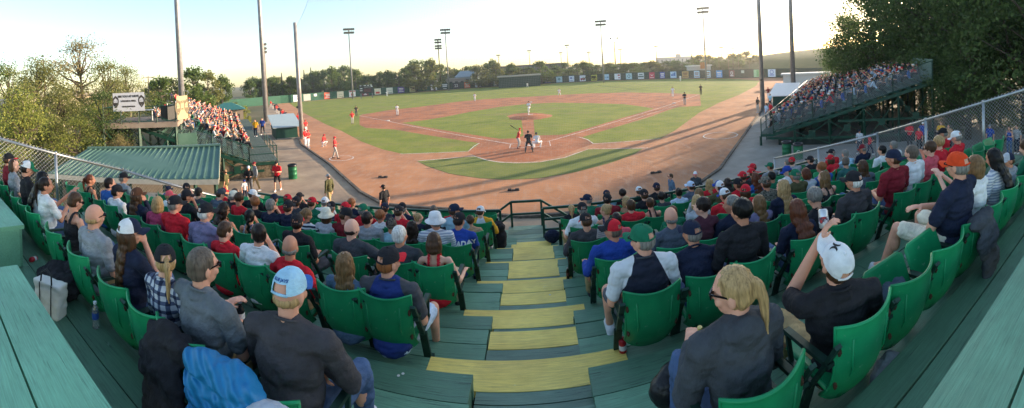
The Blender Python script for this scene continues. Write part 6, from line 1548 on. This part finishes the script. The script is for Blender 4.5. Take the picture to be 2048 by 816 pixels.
mb.build('piping', mat('black_piping', (.015,.015,.015), .5, var=0), tr_); mb = MB(); mb.tube([(-.07,-.06,.28),(-.06,-.05,.38),(0,-.04,.42),(.06,-.05,.38),(.07,-.06,.28)], .008, 6); mb.build('handle', mat('black_piping', (.015,.015,.015), .5, var=0), tr_)
pf = P(160,573,deck_z(-1)+.003); fl = MB().box((-.11,-.075,0),(.11,.075,.003)).build('flyer', mat('paper', (.62,.60,.58), .7, var=0), loc=pf); fl.rotation_euler.z = .5; tag(fl, 'printed flyer lying on the planks beside the black coats', 'flyer')
mb = MB(); [mb.box((-.09,.05-.03*k,.0035),(.09-.03*(k%2),.06-.03*k,.0045)) for k in range(4)]; mb.build('print', mat('print_grey', (.2,.2,.28), .7, var=0), fl)
# clothes on the far right chairs, bags
c_ = chair_at(1, 0, 1965); blob('grey_hoodie', 'dark grey hoodie hanging behind the chair of the person in white top', 'hoodie', [((0,-.30,.80),(.22,.09,.08)),((0,-.36,.62),(.20,.06,.20)),((.03,-.37,.40),(.15,.05,.22))], cloth('darkgrey'), c_, fold=.025, seed=11)
c_ = chair_at(1, 0, 1830); blob('grey_cloth', 'slate grey sweatshirt bundled on an empty chair beside the orange cap', 'sweatshirt', [((-.05,.02,.55),(.18,.18,.10)),((.10,.08,.58),(.12,.16,.08)),((-.16,.12,.48),(.08,.12,.10))], cloth('slate'), c_, fold=.03, seed=13)
c_ = chair_at(1, 0, 1730); blob('grey_coat', 'grey garment trailing under an empty chair near the beer drinker', 'garment', [((.30,-.16,.18),(.16,.10,.10)),((.36,-.22,.10),(.12,.08,.10))], cloth('grey'), c_, fold=.02, seed=15)
blob('handbag', 'black leather handbag on the floor by the legs of the person in grey hoodie', 'bag', [((0,0,.12),(.13,.09,.12)),((.03,.02,.20),(.09,.06,.07))], mat('leather_black', (.015,.014,.015), .35, var=.2, bump=.3), P(1338,812,deck_z(0)+.05), fold=.01, seed=17)
blob('teal_bag', 'turquoise cloth bag under the chair of the person in red tank top', 'bag', [((0,0,.06),(.16,.14,.08)),((.12,.06,.05),(.10,.10,.06))], cloth('turquoise'), P(866,612,deck_z(2)), fold=.02, seed=19)
blob('black_backpack', 'black and turquoise bag on the landing beside the front right block', 'bag', [((0,0,.14),(.18,.12,.14))], cloth('navy'), P(1105,484,deck_z(5)), fold=.02, seed=21)
blob('black_coat', 'black coat hanging beside the front seat left of the aisle', 'coat', [((0,0,.45),(.13,.12,.16)),((.02,0,.25),(.14,.12,.2)),((.02,0,.1),(.13,.1,.1))], cloth('black'), P(1001,497,deck_z(5)), fold=.02, seed=23)
tag(MB().box((-.09,-.06,0),(.09,.06,.13)).build('lime_box', mat('lime_plastic', (.25,.60,.05), .5, var=.05), loc=P(969,502,deck_z(4))), 'bright lime green box on the floor beside an aisle chair', 'box')
# programme sheet held in front of the royal blue jacket
ps = MB().box((-.09,-.002,-.12),(.09,.002,.12)).build('score_sheet', mat('paper', (.62,.60,.58), .7, var=0), loc=PY(1208,462,4.9)); ps.rotation_euler = (.5,0,.1); tag(ps, 'white score sheet held up beside the person in royal blue jacket', 'paper')
mb = MB(); [mb.box((-.075,-.0035,.09-.035*k),(.075,-.0025,.098-.035*k)) for k in range(6)]; mb.build('print', mat('print_grey', (.2,.2,.28), .7, var=0), ps)
# litter and scuffs
mb = MB(); R = random.Random(4)
for k in range(3):
    q = P([797,806,1100][k], [752,748,590][k], H-(2.5+.158*[-1,-1,3][k])); q.z += .002
    tag(MB().lathe([(.012,0),(.013,.002),(0,.003)], 7, cap=False).build('gum_spot', mat('gum', (.6,.6,.56), .7, var=0), loc=q), ['white gum spot on the green planks left of the first yellow step','second white gum spot, just right of its twin on the planks','pale gum spot on the middle of the aisle'][k], 'gum spot')

# dark covers lying on the dirt in front of the stand
for px, py, lb in [(1027,381,'small dark hose cover on the dirt straight ahead of the aisle'),(766,355,'small dark hose cover on the dirt near the man in black polo'),(1312,346,'small dark hose cover on the dirt left of the man in blue polo')]:
    p = P(px, py, .012); mb = MB(); mb.box((-.30,-.09,0),(.30,.09,.05)); mb.box((-.28,-.07,.05),(-.10,.07,.10)); mb.box((.10,-.07,.05),(.28,.07,.10)); tag(mb.build('hose_cover', mat('rubber_dark', (.03,.022,.02), .8, var=.2), loc=p), lb, 'hose cover')
def car(px, dist, colr, label, rz):
    c = PD(px, 150, dist); c.z = 0; root = empty('parked_car', c, rz, label=label, cat='car', group='cars parked outside the ballpark')
    pm = mat('car_'+colr, colr, .3, .3, var=0, coat=.6)
    def loft(secs, mt, nm):
        mb = MB(); n = len(secs[0]); mb.add([v for s_ in secs for v in s_], [(i*n+k, i*n+(k+1)%n, (i+1)*n+(k+1)%n, (i+1)*n+k) for i in range(len(secs)-1) for k in range(n)]+[tuple(range(n))[::-1], tuple((len(secs)-1)*n+k for k in range(n))]); return mb.build(nm, mt, root)
    def sec(x, z0, z1, w_): return [(x,-w_,z0),(x,w_,z0),(x,w_*1.03,(z0+z1)/2),(x,w_*.9,z1),(x,-w_*.9,z1),(x,-w_*1.03,(z0+z1)/2)]
    loft([sec(-2.25,.4,.75,.78),sec(-2.0,.28,.98,.88),sec(-.9,.28,1.0,.9),(sec(.9,.28,.98,.9)),sec(1.9,.28,.85,.86),sec(2.25,.4,.65,.75)], pm, 'body')
    loft([sec(-1.7,.96,1.0,.8),sec(-1.25,.96,1.40,.74),sec(.1,.96,1.46,.74),sec(.95,.96,1.0,.8)], mat('car_glass', (.02,.025,.03), .1, var=0), 'cabin_glass')
    loft([sec(-1.2,1.39,1.43,.70),sec(-.6,1.43,1.49,.70),sec(.1,1.43,1.49,.70)], pm, 'roof')
    for x in (-1.4,1.35):
        for y in (-.86,.86): mb = MB(); mb.lathe([(.0,-.1),(.32,-.1),(.33,0),(.32,.1),(0,.1)], 16, Matrix.Translation((x,y,.33)) @ Matrix.Rotation(pi/2,4,'X'), cap=False); w_ = mb.build('wheel', mat('tyre', (.02,.02,.02), .8, var=0), root); mb = MB(); mb.lathe([(.0,-.11),(.19,-.11),(.19,.11),(0,.11)], 12, Matrix.Translation((x,y,.33)) @ Matrix.Rotation(pi/2,4,'X'), cap=False); mb.build('rim', GALV, w_)
for px, dist, colr, lb, rz in [(158,42,'#c8ccd2','silver car parked under the left trees beyond the fence',.6),(372,62,'#b8462e','red car parked behind the left light pole',1.1),(1262,140,'#d8d8d6','white car beyond the wall left of the dark band banner',.2),(1285,143,'#8d9298','grey car beyond the wall above the dark band banner',.3),(1306,141,'#e2e0da','pale car beyond the wall above the red chevron banner',.1),(1330,142,'#5a6a80','blue-grey car beyond the wall above the royal blue banner',.25),(1350,139,'#dadad8','white car beyond the wall left of the tan banner',.15)]:
    car(px, dist, colr, lb, rz)
# ------------------------------------------------------------------ players, umpires, walkers
def stand_at(px, py, label, group, pose=None, face=None, sc=1.0, z=0.0, head=None, J=None, custom=None, **kw):
    """px,py: where the feet stand on level z, or head=(px,py) of the head centre"""
    if head: p = P(head[0], head[1], z+1.60*sc); p.z = z
    else: p = P(px, py, z)
    kw.setdefault('sex', 'm'); kw.setdefault('hair', 'short'); kw.setdefault('hairc', 'brown'); kw.setdefault('cap', None); kw.setdefault('vox', .021)
    rz = 0
    if face is not None: d = V(face)-p; rz = atan2(-d.x, d.y)
    r, Jr = figure(p, rz, ('st', pose or {}), kw.pop('sex'), kw.pop('hair'), kw.pop('hairc'), kw.pop('cap'), kw.pop('shirt'), kw.pop('sleeve', 's'), kw.pop('bottom'), label, group, scale=sc, J=J, custom=custom, **kw)
    return r, Jr
HP = V((0,0,0)); MO = V((0,18,0)); GF = 'players and umpires on the field'
COLR['uniform'] = '#dcdcd8'; COLR['unigrey'] = '#a9a6a2'; COLR['unired'] = '#c22a2c'
# batter, catcher, umpire
Jb = standing(arms='u', lean=.30, legs='w', crouch=.10, hy=1.2)
bt, _ = stand_at(1037, 296, 'batter in red jersey and helmet swinging back a dark bat at home plate', GF, J=Jb, custom='bat', face=P(1037,296)+V((1,-.15,0)), shirt='unired', bottom='unigrey', cap='red', sc=1.0, shoe='maroon')
for k in ('rR',): pass
bpy.context.view_layer.update(); hb = bt.matrix_world @ (Jb['rL'].lerp(Jb['rR'], .5)+V((0,.06,.02)))
bb = MB().tube([(0,0,0),(-.17,.05,.12),(-.62,.16,.44),(-.72,.18,.50)], [.014,.013,.032,.030], 8).build('baseball_bat', mat('bat_black', (.03,.025,.02), .4, var=.1), loc=hb, smooth=True); tag(bb, 'dark baseball bat raised over the shoulder of the batter', 'bat')
Jc = standing(arms='f', lean=.45, legs='w', crouch=.50)
Jc['kL'] = V((-.36,.30,.42)); Jc['kR'] = V((.36,.30,.42)); Jc['aL'] = V((-.26,.05,.09)); Jc['aR'] = V((.26,.05,.09))
stand_at(0, 0, 'catcher crouching behind home plate in white uniform and blue helmet', GF, J=Jc, custom='catch', face=None, head=None, shirt='uniform', bottom='uniform', cap='navy<', sc=1.0)[0].location = V((.55,-1.35,.03))
Ju = standing(arms='k', lean=.42, legs='w', crouch=.16)
stand_at(0, 0, 'umpire in black shirt and grey trousers bending behind the catcher', GF, J=Ju, custom='ump', shirt='black', bottom='darkgrey', cap='black', sc=1.04, shoe='black')[0].location = V((-.05,-2.75,.03))
Jp = standing(arms='f', legs='n', lean=.05); Jp['kL'] = V((-.12,.34,.86)); Jp['aL'] = V((-.12,.24,.45))
stand_at(0, 0, 'pitcher in white uniform lifting the front leg on the mound', GF, J=Jp, custom='pitch', shirt='uniform', bottom='uniform', cap='black', face=None, sc=1.0)[0].location = V((-.15,18.6,.27))
bpy.data.objects[-1] if False else None
for o in [q for q in bpy.data.objects if q.get('label','').startswith('pitcher in white')]: o.rotation_euler.z = pi-.5
RD = dict(lean=.38, arms='k', legs='w', crouch=.13)
for px, py, lab, sh, bo, cap, pose, fc in [
    (950,203,'shortstop in white uniform standing on the dirt edge left of the mound','uniform','uniform','navy',dict(arms='f'),HP),
    (1119,191.5,'infielder in white uniform crouched ready on the dirt right of the mound','uniform','uniform','navy',RD,HP),
    (795,231,'third baseman in white uniform and dark socks near the left base line','uniform','uniform','navy',dict(arms='f'),HP),
    (1346,194.5,'first baseman in white uniform standing on the right side of the infield','uniform','uniform','navy',dict(arms='d'),HP),
    (1370,210,'base coach in dark vest and grey trousers beside the right base line','black','unigrey','black',dict(arms='c'),HP),
    (1402,189.5,'base umpire in all black standing at the end of the right base line','black','black','black',dict(arms='f'),HP),
    (713,232.5,'base umpire in dark clothes with hands on hips at the left base line','black','darkgrey','black',dict(arms='h'),HP),
    (705,248,'coach in red jersey standing on grass below the left base umpire','unired','unigrey','red',dict(arms='h'),HP),
    (671,317,'player in red jersey with a bat standing at the chalk circle, left side','unired','unigrey','red',dict(arms='f', legs='s'),HP),
    (774,193,'left fielder in white before the cream banner','uniform','uniform','navy',dict(arms='h'),HP),
    (1055,175,'centre fielder in white far out by the wall','uniform','uniform','navy',RD,HP),
    (1361,163,'right fielder in white beside the tan banner','uniform','uniform','navy',dict(arms='d'),HP)]:
    stand_at(px, py, lab, GF, pose, face=fc, shirt=sh, bottom=bo, cap=cap, sc=1.03, shoe='black')
Jk = standing(arms='f', lean=.3, legs='w', crouch=.50); Jk['kL'] = V((-.30,.28,.42)); Jk['kR'] = V((.30,.28,.42)); Jk['aL'] = V((-.24,.05,.09)); Jk['aR'] = V((.24,.05,.09))
stand_at(646,293,'player in red crouching on the dirt by the net pole, left side', GF, J=Jk, custom='kneel', face=HP, shirt='unired', bottom='uniform', cap='red')
# players lined along the left dugout fence
GD = 'players in red along the left dugout'
for n, (px, py) in enumerate([(611,292),(617,296),(612,268),(604,262),(600,256),(597,250)]):
    stand_at(px, py, f"player in red jersey behind the left net pole, {ORD[n]} of the six standing there", GD, [dict(arms='d'),dict(arms='c'),dict(arms='h')][n%3], face=HP, shirt='unired', bottom='uniform', cap='red', sc=1.0)
for n, t in enumerate([i/12 for i in range(13)]):
    px, py = 590-48*t, 262-48*t; q = P(px+rnd.uniform(-1,1), py); 
    stand_at(px, py, f"{['player in red','dark-clothed player','player in white'][n%3]} along the far left fence, {ORD[n]} beyond the dugout", GD, [dict(arms='d'),dict(arms='c')][n%2], face=HP, shirt=['unired','black','navy'][n%3], bottom=['unigrey','navy','unigrey'][n%3], cap=['red','navy','black'][n%3])
GW = 'people walking by the grandstand'
ola = dict(vox=.016)
for px, hx_, hy_, lab, kw in [
    (0,657,352,'man walking on the sand in olive sweatshirt, khaki trousers and grey cap', dict(shirt='olive', sleeve='l', bottom='khaki', cap='grey', pose=dict(arms='d', legs='s'), face=V((-22,-12,0)))),
    (0,767,374,'heavy man walking in black polo, red shorts and black cap by the timber kerb', dict(shirt='black', bottom='S:red', cap='black/red/black', pose=dict(arms='d', legs='s'), face=V((-22,-10,0)), belly=.06)),
    (0,1342,352,'man with sunglasses walking in blue polo beyond the front railing', dict(shirt='denim', bottom='black', pose=dict(arms='d', legs='s'), face=V((-8,-17,0)), glasses='dark')),
    (0,1391,347,'woman in pink cap and dark top walking beyond the right front railing', dict(sex='f', shirt='darkgrey', sleeve='l', bottom='black', cap='pink/pink/white', pose=dict(arms='d', legs='s'), face=V((0,-26,0)))),
    (0,553,326,'man in red t-shirt and black shorts walking past the green barrel', dict(shirt='red', bottom='S:black', cap='black', pose=dict(arms='f', legs='s'), face=V((-10,-25,0)))),
    (0,497,335,'man in white cap and unzipped black jacket near the shelter roof', dict(shirt='black', sleeve='l', bottom='greyshorts', cap='white', pose=dict(arms='f'), face=V((-5,-28,0)))),
    (0,509,327,'man in maroon cap and grey hooded top leaning behind the black jacket man', dict(shirt='grey', sleeve='l', bottom='khaki', cap='maroon', pose=dict(arms='d', legs='s'), face=V((-18,-20,0)))),
    (0,451,343,'man in tan cap and olive shirt walking behind the chain link fence', dict(shirt='olive', bottom='khaki', cap='tan', pose=dict(arms='d', legs='s'), face=V((-25,-20,0)))),
    (0,488,362,'small child in blue cap beside the man in black jacket', dict(shirt='lightgrey', bottom='navy', cap='royal', sc=.66, pose=dict(arms='d'), face=V((0,-20,0)))),
    (0,553,240,'person in black jacket standing left of the blue roofed dugout', dict(shirt='black', sleeve='l', bottom='black', pose=dict(arms='d'), face=HP)),
    (0,543,236,'person in red and black standing beside the left dugout gate', dict(shirt='red', bottom='black', pose=dict(arms='d'), face=HP)),
    (0,524,238,'person in royal blue shirt walking along the bleacher front aisle', dict(shirt='royal', bottom='black', z=1.1, pose=dict(arms='d', legs='s'), face=V((-20,-14,0)))),
    (0,510,241,'person in yellow and purple team shirt on the bleacher walkway', dict(shirt='yellow', bottom='navy', z=1.1, pose=dict(arms='d'), face=V((-20,-14,0)))),
    (0,1515,196,'person in black beside the right net pole', dict(shirt='black', bottom='unigrey', pose=dict(arms='d'), face=HP)),
    (0,1536,176,'player in red helmet sitting near the white dugout roof', dict(shirt='darkred', bottom='uniform', cap='red', pose=dict(arms='h'), face=HP)),
    (0,1540,189,'person in light blue standing at the right dugout corner', dict(shirt='lightblue', bottom='navy', pose=dict(arms='d'), face=HP)),
    (0,1532,208,'person in pale shirt beside the red shirt at the right dugout', dict(shirt='paleblue', bottom='grey', pose=dict(arms='d'), face=HP)),
    (0,1541,206,'person in red shirt and black trousers at the end of the right dugout', dict(shirt='red', bottom='black', pose=dict(arms='d'), face=HP)),
    (0,1578,180,'person in grey standing beyond the white roofed dugout', dict(shirt='slate', bottom='black', pose=dict(arms='d'), face=HP)),
    (0,1587,174,'person in blue standing behind the right light pole', dict(shirt='blue', bottom='navy', pose=dict(arms='d'), face=HP)),
    (0,1719,262,'child in navy cap and grey top behind the right side fence', dict(shirt='lightgrey', bottom='navy', cap='navy', sc=.85, pose=dict(arms='d', legs='s'), face=V((0,-22,0)))),
    (0,1739,270,'child in red jersey running behind the right side fence', dict(shirt='red', bottom='navy', sc=.75, pose=dict(arms='f', legs='s'), face=V((30,-22,0)))),
    (0,1819,247,'person in red t-shirt standing under the bleacher steel behind the fence', dict(shirt='red', bottom='black', cap='navy', pose=dict(arms='c'), face=V((0,-22,0)))),
    (0,1838,258,'child in red jersey between the red shirt and blue jacket', dict(shirt='red', bottom='black', sc=.86, pose=dict(arms='d'), face=V((0,-22,0)))),
    (0,1846,246,'person in blue jacket with white cap behind the right side fence', dict(shirt='royal', bottom='black', cap='white', pose=dict(arms='d'), face=V((0,-30,0)))),
    (0,1882,246,'person in sunlit orange shirt in the gap left of its companion', dict(shirt='yellow', bottom='black', pose=dict(arms='d'), face=V((0,-30,0)))),  # orange sunlight is put into the shirt colour
    (0,1897,252,'person in sunlit tan shirt under the trees behind the fence', dict(shirt='tan', bottom='black', pose=dict(arms='d'), face=V((0,-30,0)))),  # the warm light on this one is likewise its shirt colour
    (0,1980,252,'person in blue shirt and grey cap beyond the fence under the trees', dict(shirt='royal', bottom='greyshorts', cap='grey', pose=dict(arms='d'), face=V((0,-20,0)))),
    (0,2019,256,'brown-haired person in blue tank top beyond the fence', dict(sex='f', hair='bob', shirt='royal', sleeve='t', bottom='jeans', pose=dict(arms='f'), face=V((0,-20,0)))),
    (0,2034,254,'person in blue and white striped shirt at the right edge', dict(shirt='stripe', bottom='navy', pose=dict(arms='d'), face=V((0,-20,0)))),
    (0,307,186,'fair-haired woman in beige top standing on the press platform', dict(sex='f', hair='bob', hairc='ginger', shirt='beige', bottom='navy', z=4.15, pose=dict(arms='h'), face=HP)),
    (0,343,186,'person in navy cap leaning at the corner of the press platform', dict(shirt='navy', bottom='black', cap='navy', z=4.05, pose=dict(arms='f'), face=HP)),
    (0,351,187,'bare-armed person second along the press platform corner', dict(shirt='red', sleeve='t', bottom='black', cap='navy', z=4.05, pose=dict(arms='f'), face=HP)),
    (0,358,187,'person in blue cap and orange top in the platform corner group', dict(shirt='orange', sleeve='t', bottom='black', cap='blue', z=4.05, pose=dict(arms='f'), face=HP)),
    (0,365,187,'dark-haired person at the right end of the platform group', dict(shirt='tan', bottom='black', z=4.05, pose=dict(arms='f'), face=HP))]:
    face = kw.pop('face'); z = kw.pop('z', 0)
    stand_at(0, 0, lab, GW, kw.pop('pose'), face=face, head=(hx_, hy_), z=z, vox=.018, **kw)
# ------------------------------------------------------------------ bleacher spectators
def low_fig(arms, lean, cap, fem, vox):
    """one seated spectator as a single mesh: slots skin, shirt, trousers, head cover"""
    J = seated(lean=lean, arms=arms, w=.165 if fem else .20, legs='w' if not fem else 'n', hy=.0)
    parts = []
    m1 = MB(); head_prims(m1, J)
    for k in 'LR': m1.cap(J['e'+k], .042, J['r'+k], .03, 8); m1.ell(J['r'+k]+V((0,.05,0)), (.035,.045,.03), 8, 6); m1.cap(J['k'+k], .056, J['a'+k], .036, 8); m1.cap(J['a'+k], .04, J['a'+k]+V((0,.12,-.04)), .036, 8)
    m2 = MB(); torso(m2, J, .0, fem); [m2.cap(J['s'+k], .060, J['e'+k], .052, 8) for k in 'LR']
    m3 = MB(); m3.ell(J['P'], (.175,.135,.11), 12, 8); [m3.cap(J['h'+k], .095, J['k'+k], .072, 8) for k in 'LR']; [m3.cap(J['k'+k], .07, J['a'+k], .055, 8) for k in 'LR']
    m4 = MB(); h = J['H']; m4.ell(h+V((0,-.012,.028)), (.090,.105,.094), 12, 8)
    if cap: m4.ell(h+V((0,.13,.03)), (.07,.08,.012), 10, 6)
    elif fem: m4.ell(h+V((0,-.05,-.06)), (.095,.06,.13), 10, 8)
    vs, fs, ms = [], [], []
    for i, m_ in enumerate((m1, m2, m3, m4)):
        me = remesh(m_, vox, 1, name='t'); o = len(vs); vs += [v.co.copy() for v in me.vertices]; fs += [tuple(x+o for x in p.vertices) for p in me.polygons]; ms += [i]*len(me.polygons); bpy.data.meshes.remove(me)
    me = bpy.data.meshes.new('spectator'); me.from_pydata(vs, [], fs); me.polygons.foreach_set('material_index', ms); me.polygons.foreach_set('use_smooth', [True]*len(ms)); [me.materials.append(None) for _ in range(4)]; me.update(); return me
SPEC = [(('l',-.08,True,False)),(('k',.42,True,False)),(('c',-.08,False,False)),(('l',.1,False,True)),(('m',-.05,False,True)),(('k',.42,False,False)),(('p',.0,True,False))]
SM = [low_fig(*a, .030) for a in SPEC]
SHC = ['red','darkred','heather','grey','lightgrey','navy','black','slate','denim','pink','maroon','slate','cream','darkgrey','green','darkgrey','black','heather']
SHC_R = ['red','grey','lightgrey','navy','heather','darkgrey','black','lightgrey','blue','slate','darkgrey','paleblue','royal','denim','black','navy']
allseats = []
for B, nm, dens, pal in ((BL, 'left', .52, SHC), (BR, 'right', .80, SHC_R)):
    R = random.Random(5 if nm == 'left' else 9)
    for k in range(B.rows):
        a = .5; idx = 0
        while a < B.L-.5:
            a += R.uniform(.5, .66)
            dn = dens
            if nm == 'left': dn = .0 if a < 2.0 else (.4 if a < 6 else dens); dn = 0 if (a < 3.5 and k < 3) or 12.3 < a < 13.3 else dn
            else: dn = (.55 if k > 2 else .7) if a < 3 else dens+.05; dn = 0 if 9.2 < a < 10.2 or 17.6 < a < 18.5 else dn
            if R.random() < dn:
                idx += 1; p = B.seat(a, k); allseats.append(((p-CAM).length, nm, B, k, a, idx, p, R.choice(pal), R.randrange(len(SM)), R.uniform(-.5,.5), R.choice(['red','navy','white','black','red','grey'])))
allseats.sort(key=lambda q: q[0]); near = [q for q in allseats if q[1] == 'left'][:46]+[q for q in allseats if q[1] == 'right'][:52]; nid = set(id(q) for q in near)
cnt = {}
for q in near:
    d_, nm, B, k, a, idx, p, shc, sm, rr, capc = q; cap = SPEC[sm][2]
    n = cnt[(nm, k)] = cnt.get((nm, k), 0)+1
    hc_ = random.Random(int(a*100)).choice(['brown','darkbrown','grey','blonde','auburn'])
    lab = f"person in {shc} top, {capc+' cap' if cap else hc_+' hair'}, {ORD[k]} tier of {nm} bleachers, {ORD[min(n,19)-1]} from near end"
    o = link('person', SM[sm], None, None, p-V((0,0,.05))); o.rotation_euler.z = atan2(B.n.x, -B.n.y)+rr*.6+(.3 if nm == 'left' else -.3); setm(o, SKIN[n%3], cloth(shc), cloth(['jeans','black','greyshorts','khaki'][n%4]), cloth(capc) if cap else hairm(hc_)); tag(o, lab, 'person', f'spectators on the {nm} bleachers')
SL = [low_fig(*a, .055) for a in SPEC]
for nm in ('left', 'right'):
    mats = [SKIN[0]]+[cloth(c) for c in dict.fromkeys(SHC+SHC_R+['jeans','khaki','white','red','navy','black','grey'])]+[hairm('brown'),hairm('blonde'),hairm('black')]; mi = {m_.name: i for i, m_ in enumerate(mats)}
    vs, fs, ms = [], [], []
    src = [([v.co.copy() for v in m_.vertices], [tuple(p.vertices) for p in m_.polygons], [p.material_index for p in m_.polygons]) for m_ in SL]
    for q in allseats:
        if q[1] != nm or id(q) in nid: continue
        d_, _, B, k, a, idx, p, shc, sm, rr, capc = q; M = Matrix.Translation(p-V((0,0,.05))) @ Matrix.Rotation(atan2(B.n.x, -B.n.y)+rr*.6+(.3 if nm == 'left' else -.3), 4, 'Z'); v_, f_, m_ = src[sm]; o = len(vs)
        tab = [0, mi[cloth(shc).name], mi[cloth(random.Random(int(a*37)).choice(['jeans','black','khaki','grey'])).name], mi[(cloth(capc) if SPEC[sm][2] else hairm(['brown','blonde','black'][int(a*10)%3])).name]]
        vs += [(M @ x)[:] for x in v_]; fs += [tuple(x+o for x in f) for f in f_]; ms += [tab[x] for x in m_]
    me = bpy.data.meshes.new('crowd'); me.from_pydata(vs, [], fs); [me.materials.append(m_) for m_ in mats]; me.polygons.foreach_set('material_index', ms); me.polygons.foreach_set('use_smooth', [True]*len(ms)); me.update()
    o = link('crowd', me); tag(o, f"dense crowd of seated spectators filling the far {nm} bleachers", 'crowd', kind='stuff')
# ------------------------------------------------------------------ air
hz_me = MB().box((-560,-330,-1),(560,560,60)).mesh('haze')
vm = bpy.data.materials.new('evening_air'); vm.use_nodes = True; vt = vm.node_tree; vt.nodes.clear()
vo = vt.nodes.new('ShaderNodeOutputMaterial'); pv = vt.nodes.new('ShaderNodeVolumePrincipled'); pv.inputs['Density'].default_value = .0004; pv.inputs['Color'].default_value = (.92,.93,.95,1); pv.inputs['Anisotropy'].default_value = .55
vt.links.new(pv.outputs[0], vo.inputs['Volume'])
link('haze', hz_me, vm, kind='stuff')
